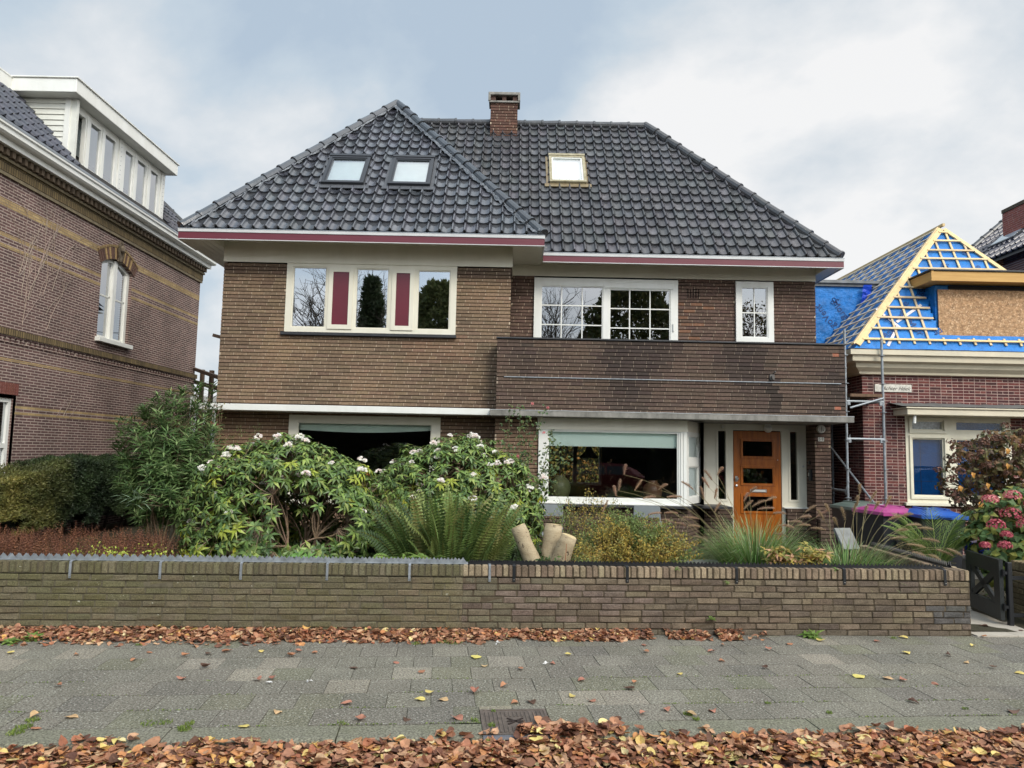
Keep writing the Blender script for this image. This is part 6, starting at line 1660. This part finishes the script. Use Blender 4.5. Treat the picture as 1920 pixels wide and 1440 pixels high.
# ground plants ---------------------------------------------------------------------------
random.seed(58)
b = MB()
for k in range(1500):                                          # rusty astilbe seed heads
    x = ru(-6.4,-3.4); y = ru(7.9,9.6); h = .50+.14*mnoise.noise(Vector((x*2,y*2,0)))+ru(-.06,.06)
    if x > -4.6 and rnd() < (x+4.6)/1.2: continue
    c = jit(random.choice([sr(132,84,60),sr(112,70,52),sr(146,98,66),sr(98,68,48)]),.15); ln = ru(.12,.22)
    for j in range(14):
        s = j/14; b.leaf((x+ru(-.01,.01),y,h-ln*.3+ln*s), (math.cos(j*2.4),math.sin(j*2.4),.6), (0,0,1), .045*(1-s)+.008, .011, c, bend=.05)
    b.leaf((x,y,.05),(ru(-.1,.1),ru(-.1,.1),1),(0,1,0), h-.05, .006, c, bend=0)
tag(b.build('rusty_ground_cover', M['leafm'], loc=(-5,8.8,0)), 'rusty brown seed heads of ground cover behind the mossy wall at the left', 'ground cover', kind='stuff')
b = MB()
for k in range(1100):
    x = ru(-4.75,-3.45); y = ru(7.8,8.6); z = .40+.20*rnd(); 
    if mnoise.noise(Vector((x*3,y*3,5))) < -.12: continue
    b.leaf((x,y,z-.04), unit()+Vector((0,0,.6)), unit(), .034, .022, jit(random.choice([sr(180,196,70),sr(200,212,90),sr(152,172,64)]),.15))
tag(b.build('lime_ground_cover', M['leafm'], loc=(-4.3,8.5,0)), 'lime green leafy ground cover left of the large rhododendron', 'ground cover', kind='stuff')
b = MB()
for k in range(9000):
    x = ru(-7.4,6.2); y = ru(8.2,13); 
    n = mnoise.noise(Vector((x*.8,y*.8,2)))
    if n < -.05: continue
    if 3.9 < x < 5.6: continue
    b.leaf((x,y,gz(x,y)+ru(0,.08)), unit()+Vector((0,0,.5)), unit(), .06, .035, jit(random.choice([sr(72,86,44),sr(86,98,50),sr(64,70,40),sr(96,84,52)]),.2))
tag(b.build('low_ground_cover', M['leafm'], loc=(0,10,0)), 'dark green low leafy growth covering the garden earth', 'ground cover', kind='stuff')
# grass and soil litter strip behind walls; moss on pavement
b = MB(); random.seed(59)
def tuft(x, y, r, n, h, cols, z=0):
    for k in range(n):
        a = ru(0,6.28); rr = r*math.sqrt(rnd()); b.leaf((x+rr*math.cos(a), y+rr*math.sin(a), z), (ru(-.6,.6),ru(-.6,.6),1), unit(), h*ru(.5,1.3), .006, jit(random.choice(cols),.15), bend=.2)
mc = [sr(110,132,52),sr(92,116,46),sr(134,150,66)]
for (x,y,r,n) in ((30,1375,.05,110),(45,1365,.05,120),(60,1352,.04,80),(345,1368,.045,130),(355,1358,.03,60),(280,1358,.05,50),(310,1356,.04,50),(922,1362,.025,70),(925,1335,.012,30),(1290,1340,.03,90),(1305,1350,.02,50),(1555,1338,.02,40),(1810,1330,.02,30),(640,1358,.03,40),(890,1352,.03,40),(835,1202,.10,160),(850,1205,.08,120),(780,1208,.04,60),(260,1210,.03,40),(1440,1320,.02,30),(1675,1197,.03,40),(915,1390,.01,10)):
    p = atz(x,y,0); tuft(p.x,p.y,r,n,.02,mc)
for k in range(2200):                                          # moss in the slab joints near the kerb
    r = random.choice((0,0,1,1,2,3)); u_ = ru(-4.5,4.5)
    if mnoise.noise(Vector((u_*1.7,r*3.1,1))) < .05: continue
    p = KP(u_, .222+r*.3+ru(-.004,.004), .001); b.leaf(p, (ru(-1,1),ru(-1,1),.6), unit(), .012, .008, jit(random.choice(mc),.2))
tag(b.build('pavement_moss', M['leafm'], loc=(0,5,0)), 'green moss and grass tufts in the pavement joints', 'moss', kind='stuff')
def weed(px, py, s, label, flat=True, cols=None, n=3):
    p = atz(px,py,0) if flat is True else flat; m = MB()
    cols = cols or [sr(96,124,52),sr(112,138,60)]
    for k in range(n): whorl(m, Vector(p)+Vector((ru(-.04,.04)*s,ru(-.02,.02),.02*s)), Vector((0,-.2,1)), 8, .09*s, .028*s, -.3, lambda: jit(random.choice(cols),.15))
    tag(m.build('weed', M['leafm'], loc=tuple(p)), label, 'weed', 'weeds at the foot of the garden wall')
weed(1521,1196,1.25,'dandelion-like weed growing at the foot of the tan wall'); weed(58,1200,1.0,'leafy weed among the brown leaves at the far left foot of the mossy wall',n=7); weed(14,1207,.9,'small green weed at the left edge of the picture by the mossy wall',n=4)
weed(573,1182,.6,'little green weed at the wall foot below the large rhododendron',n=4); weed(905,1188,.5,'tiny green plant at the joint between the mossy and the tan wall',n=4); weed(1230,1182,.5,'thin weed among leaves at the foot of the tan wall, middle part',n=3)
weed(0,0,.45,'tiny fern-like plant rooted in the face of the tan wall',flat=tuple(Vector(WP(1.95,-.012,.16))),n=3); weed(0,0,.4,'sprig of green hanging by a black bracket on the tan wall',flat=tuple(Vector(WP(2.12,-.015,.50))),n=2); weed(0,0,.45,'green seedling on the coping of the tan wall',flat=tuple(Vector(WP(3.2,.0,.625))),n=2); weed(0,0,.4,'small sprout on the tan coping below the ornamental grass',flat=tuple(Vector(WP(1.62,.0,.625))),n=2)

# ================================================================== BINS, POTS, CHAIRS
M['binblack'] = mat('bin_plastic', sr(40,42,46), .5, var=(3,.15))
def bin_(name_label, cx, cy, lidcol, rz, sticker=False):
    t = thing('wheelie_bin', (0,0,0), name_label, 'wheelie bin', 'wheelie bins in the front garden')
    b = MB(); w0,d0,w1,d1,h = .22,.26,.28,.34,.96
    b.add([(-w0,-d0,.03),(w0,-d0,.03),(w0,d0,.03),(-w0,d0,.03),(-w1,-d1,h),(w1,-d1,h),(w1,d1,h),(-w1,d1,h)],[(0,3,2,1),(0,1,5,4),(1,2,6,5),(2,3,7,6),(3,0,4,7)])
    b.box(-w1-.012,w1+.012,-d1-.015,-d1,h-.05,h); b.box(-w1-.012,w1+.012,d1,d1+.015,h-.05,h); b.box(-w1-.014,-w1,-d1,d1,h-.05,h); b.box(w1,w1+.014,-d1,d1,h-.05,h)
    b.box(-.1,.1,-d1-.025,-d1,.55,.60)
    b.build('body', M['binblack'], t)
    l = MB(); lm = mat('lid', lidcol, .35, var=(3,.1))
    nu, nv = 10, 8; vs = []; fs = []
    for j in range(nv+1):
        for i in range(nu+1):
            x = -1+2*i/nu; y = -1+2*j/nv; hh = .075*(1-abs(x)**3)*(1-abs(y)**3)
            vs.append((x*(w1+.025), y*(d1+.04)-.0, h+.018+hh))
    for j in range(nv):
        for i in range(nu): k = j*(nu+1)+i; fs.append((k,k+1,k+nu+2,k+nu+1))
    l.add(vs, fs); l.box(-w1-.026,w1+.026,-d1-.045,-d1-.03,h-.03,h+.018); l.box(-w1-.028,-w1-.02,-d1-.03,d1,h-.025,h+.018); l.box(w1+.02,w1+.028,-d1-.03,d1,h-.025,h+.018); l.box(-.09,.09,-d1-.075,-d1-.045,h-.005,h+.02)
    lo = l.build('lid', lm, t)
    for k in (-1,1): 
        r = MB(); r.bbox(k*.13-.03,k*.13+.03,-.2,.2,h+.075,h+.095,.004); r.build('lid_rib', lm, lo)
    for sx in (-1,1):
        w = MB(); w.tube([(sx*.24,.30,.10),(sx*.28,.30,.10)], .10, 18); w.build('wheel', M['binblack'], t)
    w = MB(); w.tube([(-.2,d1+.06,.93),(.2,d1+.06,.93)], .016, 8); w.build('handle_bar', M['binblack'], t)
    if sticker: w = MB(); w.box(.17,.26,-.318,-.312,.70,.76); w.build('sticker', M['white'], t)
    t.location = (cx,cy,0); t.rotation_euler = (0,0,rz)
    return t
bin_('dark wheelie bin with a pink lid', 5.42, 10.6, sr(170,70,130), R(8))
bin_('dark wheelie bin with a blue lid and white sticker', 5.84, 10.2, sr(40,92,178), R(-4), True)
bin_('dark wheelie bin with a grey-green lid behind the pink-lidded one', 5.45, 11.45, sr(96,108,100), R(3))
p0 = at(1832,1003,10.9)
lathe_thing('plant_pot','glossy dark blue glazed pot beside the hydrangea','pot',(p0.x,p0.y,.30),[(.14,0),(.17,.06),(.185,.16),(.19,.20),(.20,.205),(.20,.23),(.17,.23)],mat('cobalt_glaze', sr(24,44,128), .2, var=(6,.3)))
w = MB(); w.bbox(p0.x-.25,p0.x+.25,p0.y-.2,p0.y+.25,0,.30,.01); tag(w.build('plinth_block', M['concrete'], loc=(p0.x,p0.y,0)), 'weathered concrete block under the blue pot', 'block')
def chair(x, y, rz, label):
    t = thing('garden_chair', (0,0,0), label, 'chair', 'grey garden chairs under the bay window'); m = M['chairgrey']
    for sx in (-1,1):
        for sy in (-1,1):
            w = MB(); w.tube([(sx*.22,sy*.22,0),(sx*.20,sy*.20,.43)],.013,8); w.build('leg', m, t)
        w = MB(); w.tube([(sx*.20,.20,.43),(sx*.20,.26,.70),(sx*.19,.29,.90)],.012,8); w.build('back_frame', m, t)
        w = MB(); w.tube([(sx*.21,-.2,.43),(sx*.235,-.18,.64),(sx*.235,.20,.66)],.012,8); w.build('armrest', m, t)
    w = MB(); w.bbox(-.22,.22,-.22,.22,.43,.45,.005); w.build('seat', m, t)
    w = MB(); w.add([(-.2,.28,.74),(.2,.28,.74),(.19,.30,.92),(-.19,.30,.92),(-.2,.295,.74),(.2,.295,.74),(.19,.315,.92),(-.19,.315,.92)],[(0,3,2,1),(4,5,6,7),(0,1,5,4),(1,2,6,5),(2,3,7,6),(3,0,4,7)]); w.build('backrest', m, t)
    t.location = (x,y,0); t.rotation_euler = (0,0,rz)
M['chairgrey'] = mat('chair_grey', sr(134,140,142), .5, var=(5,.1))
chair(.62,11.6,R(180),'grey garden chair half hidden behind the rose bush'); chair(2.18,11.7,R(170),'grey garden chair behind the yellow shrub, below the middle of the bay window')
def slab(label, c, sx, sy, rx, ry, rz, m, name='pale_slab'):
    w = MB(); w.bbox(-sx,sx,-sy,sy,-.02,.02,.005); o = w.build(name, m); o.location = c; o.rotation_euler = (rx,ry,rz); tag(o, label, 'slab'); return o
M['palegrey'] = mat('pale_grey', sr(136,138,134), .8, var=(14,.7), col2=sr(96,96,92))
slab('pale crumpled bag in the grass in front of the pier, a tilted panel', (4.25,9.3,.70), .12,.15, R(55),0,R(15), M['palegrey'])  # tilted flat panel stands in for a white crumpled bag
slab('flat pale stone visible low between the grasses, left of the tall clump', (2.05,8.05,.50), .28,.14,R(20),0,R(5), M['palegrey'])
slab('flat pale stone at the foot of the variegated plant', (2.6,7.75,.46), .18,.14,R(25),0,R(5), M['palegrey'])
w = MB(); w.lathe((-3.2,8.0,0),[(.15,0),(.20,.35),(.22,.42),(.20,.42)],18); tag(w.build('black_pot', M['black'], loc=(-3.2,8.0,0)), 'black plastic pot at the left foot of the large rhododendron', 'pot')

# ================================================================== FALLEN LEAVES
def leafshape(mb, c, yaw, tilt, roll, size, col, curl=.3, asp=.8, seed=0, stalk=True):
    rows = [(0,.16),(.12,.42),(.32,.5),(.55,.40),(.78,.20),(1.0,.01)]
    Mx = Matrix.Rotation(yaw,3,'Z') @ Matrix.Rotation(tilt,3,'X') @ Matrix.Rotation(roll,3,'Y')
    vs = []; n = len(mb.v); c1_ = ru(-.5,1)*curl; c2_ = ru(-.6,1)*curl; tw_ = ru(-.5,.5)*curl
    for (y, hw_) in rows:
        for s in (-1,0,1):
            x = s*hw_*asp*ru(.85,1.12); yy = (y-.45)
            z = c1_*abs(x)*1.3+c2_*yy*yy*1.6+tw_*x*yy*3+ru(-.03,.03)
            v = Mx @ Vector((x,yy,z))*size; mb.v.append((c[0]+v.x,c[1]+v.y,c[2]+v.z))
    for r in range(5):
        for s in (0,1):
            a = n+r*3+s; mb.f.append([a,a+1,a+4,a+3]); mb.c.append(col if s else tuple(x*.97 for x in col)); mb.m.append(0)
    mb.hc = True
    if stalk and rnd() < .5:
        v = [Mx @ Vector(q)*size for q in ((-.012,-.45,0),(.012,-.45,0),(.03,-.85,ru(0,.2)))]
        mb.tri(*[Vector(c)+x for x in v], tuple(x*.8 for x in col))
BR = [sr(172,122,88),sr(148,100,72),sr(190,144,106),sr(122,80,60),sr(164,110,76),sr(200,160,120),sr(96,64,48),sr(182,128,90),sr(160,96,62)]
YL = [sr(216,190,104),sr(206,176,96),sr(224,206,132),sr(206,154,74),sr(218,200,144)]
def litcol(p=.06, po=.03): 
    k = rnd()
    return jit(random.choice(YL) if k < p else (sr(196,132,72) if k < p+po else random.choice(BR)), .14)
random.seed(71)
b = MB()
for k in range(11500):                                          # drift in the gutter
    u_ = ru(-5.2,5.8); v = -abs(random.gauss(0,1))*.20-.005
    lim = .62+.25*mnoise.noise(Vector((u_*.8,0,3))); lim += max(0,u_)*.02
    dens = 1
    if v < -lim: continue
    if u_ < .2 and v < -.27 and rnd() < (.93 if u_ < -.8 else .6): continue
    hgt = max(0, (.095+.035*mnoise.noise(Vector((u_*2.2,v*3,0))))*(1+v/.75))
    z = -.095+hgt*rnd()**.6+.006
    p = KP(u_,v,z); big = ru(.025,.07) if rnd() < .86 else ru(.06,.105)
    leafshape(b, p, ru(0,6.28), random.gauss(0,.24), random.gauss(0,.24), big, litcol(.16 if big > .06 else .05,.07), curl=random.choice((.15,.4,.8)), asp=ru(.55,1.0))
for k in range(300):
    u_ = ru(-5,5.5); p = KP(u_, ru(-.03,.05), ru(0,.02)); leafshape(b, p, ru(0,6.28), random.gauss(0,.3), random.gauss(0,.3), ru(.05,.09), litcol(.08), curl=.5) if mnoise.noise(Vector((u_*1.5,0,9))) > .1 or .1 < u_ < 1.2 else None
for k in range(260):
    u_ = ru(-.2,.75); v = abs(random.gauss(0,.07)); leafshape(b, KP(u_,v,ru(.004,.035)), ru(0,6.28), random.gauss(0,.35), random.gauss(0,.35), ru(.05,.09), litcol(.06), curl=.5) if u_ > .1 else None
for k in range(2200):                                          # thin layer further into the road
    u_ = ru(-5,5.8); v = ru(-1.0,-.3); 
    if mnoise.noise(Vector((u_*1.3,v*2.5,6))) < (-.1 if u_ > 0 else .14): continue
    leafshape(b, KP(u_,v,-.088+ru(0,.012)), ru(0,6.28), random.gauss(0,.15), random.gauss(0,.15), ru(.05,.09), litcol(.05), curl=.25)
tag(b.build('leaf_drift', M['litter'], loc=(0,4.3,-.1)), 'thick drift of brown autumn leaves in the gutter along the kerb', 'fallen leaves', kind='stuff')
b = MB(); random.seed(72)
for k in range(7800):                                          # drift against the wall foot
    u_ = ru(-6.6,3.0); v = -abs(random.gauss(0,1))*.17
    wmax = .48 if u_ < -1.8 else (.34 if u_ < 0 else .26)
    wmax *= 1+.35*mnoise.noise(Vector((u_*1.8,0,2)))
    if -.2 < u_ < .1: wmax *= .6
    if u_ > 1.1: 
        wmax *= .75
        if mnoise.noise(Vector((u_*2.0,0,12))) < .0: continue
    if u_ > 2.2 and rnd() < .9: continue
    if -v > wmax: continue
    z = .006+max(0,.055*(1+v/wmax))*rnd()
    leafshape(b, WP(u_, v, z), ru(0,6.28), random.gauss(0,.3), random.gauss(0,.3), ru(.025,.07) if rnd() < .85 else ru(.06,.09), litcol(.04,.03), curl=random.choice((.2,.5,.8)), asp=ru(.55,1.0))
tag(b.build('leaf_drift', M['litter'], loc=(0,6.8,0)), 'band of reddish brown leaves against the foot of the garden wall', 'fallen leaves', kind='stuff')
LV = [(20,1225,'y'),(110,1287,'b'),(250,1238,'b'),(143,1228,'b'),(281,1223,'b'),(340,1273,'r'),(483,1276,'r'),(510,1273,'r'),(385,1252,'d'),(390,1227,'d'),(425,1222,'b'),(348,1231,'b'),(490,1222,'y'),(520,1335,'t'),(458,1362,'y'),(68,1366,'b'),(135,1344,'t'),(65,1343,'t'),(560,1222,'r'),(590,1224,'b'),(545,1230,'b'),(742,1242,'r'),(663,1253,'d'),(790,1261,'b'),(650,1320,'r'),(805,1301,'y'),(788,1312,'y'),(830,1313,'t'),(762,1348,'d'),(677,1350,'r'),(857,1347,'r'),(892,1233,'Y'),(908,1249,'t'),(976,1255,'b'),(890,1299,'r'),(944,1287,'b'),(1036,1244,'r'),(1065,1228,'y'),(1090,1277,'r'),(1191,1281,'b'),(1180,1292,'d'),(1072,1306,'y'),(965,1318,'b'),(997,1317,'d'),(1109,1315,'r'),(1205,1339,'r'),(1250,1332,'r'),(1274,1264,'y'),(1211,1223,'b'),(1208,1210,'r'),(1353,1240,'b'),(1433,1253,'d'),(1355,1210,'b'),(1333,1222,'r'),(1440,1218,'r'),(1296,1341,'t'),(1336,1333,'r'),(1612,1269,'Y'),(1665,1273,'t'),(1692,1276,'r'),(1754,1282,'r'),(1712,1317,'d'),(1700,1225,'y'),(1645,1203,'r'),(1824,1212,'y'),(1778,1229,'d'),(1812,1243,'t'),(1862,1253,'d'),(1900,1335,'d'),(1912,1262,'y'),(1539,1202,'y'),(1480,1208,'b'),(1694,1196,'y'),(1845,1195,'b'),(1913,1184,'d'),(1845,1176,'d')]
random.seed(73)
cd = {'y':[sr(206,184,96)],'Y':[sr(222,206,104)],'b':[sr(166,112,78),sr(178,120,80)],'r':[sr(166,108,86),sr(176,116,92)],'d':[sr(92,66,52),sr(104,80,66)],'t':[sr(196,160,112)]}
nm = {'y':'yellow','Y':'large bright yellow','b':'tan brown','r':'reddish brown','d':'dark shrivelled','t':'pale tan'}
seen = {}
for i, (x,y,k) in enumerate(LV):
    p = atz(x,y,.004); m = MB(); s = .115 if k == 'Y' else ru(.055,.085)
    leafshape(m, (p.x,p.y,.008+.008*rnd()), ru(0,6.28), ru(-.12,.12), ru(-.12,.12), s, jit(random.choice(cd[k]),.1), curl=.3 if k in 'yY' else .55)
    o = m.build('fallen_leaf', M['litter'], loc=(p.x,p.y,0))
    row = 'near the kerb' if y > 1310 else ('on mid pavement' if y > 1240 else 'by the garden wall')
    sec = ['far left','left of centre','left of iron cover','right of iron cover','right of centre','far right'][min(5,int(x/320))]
    lb = f'{nm[k]} leaf {row}, {sec}'
    seen.setdefault(lb, []).append((x, o)); o['label'] = lb; o['category'] = 'leaf'; o['group'] = 'single leaves scattered on the pavement'
for lb, os_ in seen.items():
    if len(os_) > 1:
        os_.sort(key=lambda q: q[0])
        words = ['leftmost','second from left','third from left','fourth from left','fifth from left','sixth from left']
        for i, (x, o) in enumerate(os_): o['label'] = (('rightmost' if i == len(os_)-1 else words[i])+' '+lb)
for i, (x,y) in enumerate(((932,1207),(1023,1246),(505,1282),(580,1278))):
    p = atz(x,y,.004); m = MB(); 
    for j in range(4): m.leaf((p.x,p.y,.01), unit()+Vector((0,0,.3)), (0,0,1), .03, .022, sr(232,230,226))
    tag(m.build('white_petal', M['leafm'], loc=(p.x,p.y,0)), ['white petals near the wall at the middle of the pavement','white petals beside a red leaf, upper middle of the pavement','white droppings-like petals left of two red leaves','white petals between the reddish leaves at left'][i], 'petals')
# ================================================================== ACROSS THE STREET (mirrored in the windows)
def btree(label, loc, h, seed, spread=.55, leaves=0, lcol=None, depth=6):
    random.seed(seed); t = thing('bare_tree' if not leaves else 'autumn_tree', loc, label, 'tree'); tr = MB(); cr_ = MB(); lf = MB(); base = Vector(loc)
    def grow(p, d, L_, r, k, mb):
        pts = [p.copy()]; 
        for i in range(4): d = (d+unit()*.16+Vector((0,0,.05))).normalized(); p = p+d*L_/4; pts.append(p.copy())
        mb.tube(pts, [r*(1-.3*i/4) for i in range(5)], 6 if k > 3 else 4, jit(sr(112,104,94),.1), caps=False)
        if leaves and k <= 2:
            for j in range(leaves): lf.leaf(p+unit()*ru(0,.7), unit(), unit(), .16, .12, jit(random.choice(lcol),.2))
        if k == 0: return
        for i in range(3 if k > 1 else 3):
            nd = (d+unit()*spread*1.3).normalized(); grow(p, nd, L_*ru(.66,.84), r*.60, k-1, cr_)
        if k > 2: grow(pts[2], (d+unit()*.9).normalized(), L_*.6, r*.4, k-2, cr_)
    grow(base, Vector((ru(-.08,.08),0,1)), h*.22, h*.015, depth, tr)
    tr.build('trunk', M['bark'], t); cr_.build('branches', M['bark'], t)
    if leaves: lf.build('crown', M['leafm'], t)
btree('tall bare tree across the street, mirrored in the left pane of the upper window', (-11.2,-14,0), 15, 81)
btree('bare tree across the street, mirrored in the middle pane of the upper window', (-8.3,-17,0), 15, 82)
btree('bare tree across the street, mirrored in the right pane of the upper window', (-4.6,-18,0), 15, 83)
btree('branchy bare tree across the street, mirrored in the sliding balcony window', (3.0,-12,0), 14, 84)
btree('thinly leaved tree across the street, mirrored in the small upper right window', (13.0,-13,0), 13, 85, leaves=3, lcol=[sr(92,100,52),sr(140,116,58)], depth=6)
def conifer(label, loc, h, r, n, cols, seed, nm='conifer'):
    random.seed(seed); t = thing(nm, loc, label, 'tree'); b = MB(); tr = MB(); tr.tube([loc,(loc[0],loc[1],h*.9)],[.2,.04],7,sr(70,56,44)); tr.build('trunk', M['bark'], t)
    for k in range(n):
        z = h*rnd()**.9; a = ru(0,6.28); rr = r*math.sin(math.pi*(.15+.85*(1-z/h))*.55)*(1+.3*mnoise.noise(Vector((math.cos(a)*2,math.sin(a)*2,z))))*ru(.75,1.05)
        b.leaf((loc[0]+rr*math.cos(a),loc[1]+rr*math.sin(a),z), unit()+Vector((0,0,.4)), unit(), .34, .16, jit(random.choice(cols),.25))
    b.build('crown', M['leafm'], t)
conifer('slender dark conifer across the street, mirrored between the red panels', (-7.4,-11.5,0), 10.6, 1.0, 6500, [sr(92,106,74),sr(76,90,62)], 86)
conifer('broad evergreen across the street, mirrored in the right pane of the wide upper window', (-3.9,-12,0), 10.5, 2.7, 12000, [sr(138,146,92),sr(116,124,78)], 87, 'evergreen_tree')
conifer('broad dark evergreen across the street, mirrored in the sliding window', (6.6,-13,0), 11.4, 4.6, 16000, [sr(96,106,64),sr(124,122,70)], 88, 'evergreen_tree')
random.seed(89); hd_ = thing('tall_hedge', (0,-8.5,0), 'tall dark hedge along the far pavement, mirrored in the ground floor glass', 'hedge'); b = MB(); c = MB(); c.box(-16,16,-9.3,-8.3,0,2.9,sr(24,28,18)); c.build('inner_twigs', M['bark'], hd_)
for k in range(16000): b.leaf((ru(-16,16),-8.22+ru(-.05,.1),ru(0,3.1)), unit(), unit(), .12, .07, jit(random.choice([sr(58,60,34),sr(84,80,42),sr(44,50,30)]),.3))
b.build('foliage', M['leafm'], hd_)
# parked car (estate body, sections along its length)
def car(label, loc, col, L_=4.5):
    t = thing('parked_car', loc, label, 'car'); X0, Y0 = loc[0], loc[1]; z0 = loc[2]
    prof_ = [(-2.25,.35,.55,.62),(-2.2,.28,.78,.78),(-1.6,.22,.90,.90),(-.95,.2,.95,.97),(-.2,.2,.96,1.42),(.5,.2,.97,1.47),(1.3,.2,.97,1.44),(1.9,.22,.96,1.2),(2.2,.3,.9,.95),(2.25,.4,.7,.75)]
    b = MB(); secs = []
    for (x, zb, zs, zt) in prof_:
        hw_ = .88*(1-.12*(abs(x)/2.25)**4); tw_ = hw_*(.74 if zt-zs > .2 else .9)
        secs.append([(X0+x,Y0-hw_,z0+zb),(X0+x,Y0-hw_,z0+zs),(X0+x,Y0-tw_,z0+zt),(X0+x,Y0+tw_,z0+zt),(X0+x,Y0+hw_,z0+zs),(X0+x,Y0+hw_,z0+zb)])
    vs = [p for s in secs for p in s]; fs = []
    for i in range(len(secs)-1):
        for k in range(5): fs.append((i*6+k,i*6+k+1,(i+1)*6+k+1,(i+1)*6+k))
        fs.append((i*6+5,i*6,(i+1)*6,(i+1)*6+5))
    fs += [tuple(range(5,-1,-1)), tuple((len(secs)-1)*6+k for k in range(6))]
    b.add(vs, fs); b.build('body', mat('car_paint', col, .25, metal=.3, coat=.8), t)
    gl = mat('car_glass', (.02,.025,.03), .05, spec=1)
    for (a,b_,c,d) in ((-.78,-.22,.15,.0),(-.15,.62,0,0),(.70,1.4,0,.0)):
        w = MB(); yy = Y0+.80; w.add([(X0+a,Y0+.87,z0+1.0),(X0+b_,Y0+.87,z0+1.0),(X0+b_,Y0+.72,z0+1.36),(X0+a+(.45 if a < -.5 else 0),Y0+.72,z0+1.33)],[(0,1,2,3)]); w.build('window', gl, t)
    for x in (-1.4,1.4):
        w = MB(); w.tube([(X0+x,Y0+.68,z0+.32),(X0+x,Y0+.90,z0+.32)],.32,20); wh = w.build('wheel', M['black'], t)
        w = MB(); w.tube([(X0+x,Y0+.90,z0+.32),(X0+x,Y0+.91,z0+.32)],.2,14); w.build('rim', M['steel'], wh)
car('dark red estate car parked across the street, mirrored in the bay window', (3.2,-4.9,-.1), sr(120,24,34))
car('grey car parked across the street, mirrored in the neighbour window', (17.5,-5.0,-.1), sr(120,130,140))
# houses opposite
def opp(label, x0, x1, y, col):
    t = thing('opposite_house', ((x0+x1)/2,y,0), label, 'house')
    w = MB(); w.box(x0,x1,y-8,y,0,6); w.build('wall', mat('opp_brick', col, .9), t)
    w = MB(); w.add([(x0-.3,y+.4,6),(x1+.3,y+.4,6),(x1+.3,y-4,9.6),(x0-.3,y-4,9.6)],[(0,1,2,3)]); w.build('roof', M['dark'], t)
    for k in range(3):
        for z in (1,3.8): 
            w = MB(); a = x0+1+k*(x1-x0-2)/2.6; w.box(a,a+1.4,y,y+.05,z,z+1.5); w.build('window', M['white'], t)
opp('brick house across the street at the left, mirrored in the villa window', -24,-14,-22,sr(120,84,66))
opp('brick house across the street at the right, mirrored in the neighbour window', 14,24,-22,sr(130,88,70))
# a tree glimpsed in the gap, and the garden behind the house
random.seed(95)
t = thing('autumn_tree', (-6.9,24,0), 'yellowing tree top showing in the gap beside the villa', 'tree'); b = MB(); tr = MB()
tr.tube([(-6.9,24,0),(-6.8,24,2.5),(-6.6,24,4.6)],[.2,.14,.05],7,sr(80,66,50)); tr.build('trunk', M['bark'], t)
for k in range(1700):
    d = unit(); p = Vector((-6.7,24,3.9))+Vector((d.x*1.3,d.y*1.2,d.z*1.25))*ru(.4,1)*(1+.4*mnoise.noise(d*2)); b.leaf(p, unit(), unit(), .16, .11, jit(random.choice([sr(190,160,60),sr(150,146,62),sr(110,120,58)]),.2))
b.build('crown', M['leafm'], t)
b = MB(); bh = thing('back_hedge', (2,26,0), 'yellow-green hedge of the back garden seen through the bay window', 'hedge'); c = MB(); c.box(-6,10,26.2,27,0,3.4,sr(40,44,24)); c.build('inner_twigs', M['bark'], bh)
for k in range(12000): b.leaf((ru(-6,10),26.1+ru(-.1,.1),ru(0,3.6)), unit(), unit(), .14, .09, jit(random.choice([sr(150,136,60),sr(120,124,58),sr(92,100,50),sr(170,130,60)]),.3))
b.build('foliage', M['leafm'], bh)
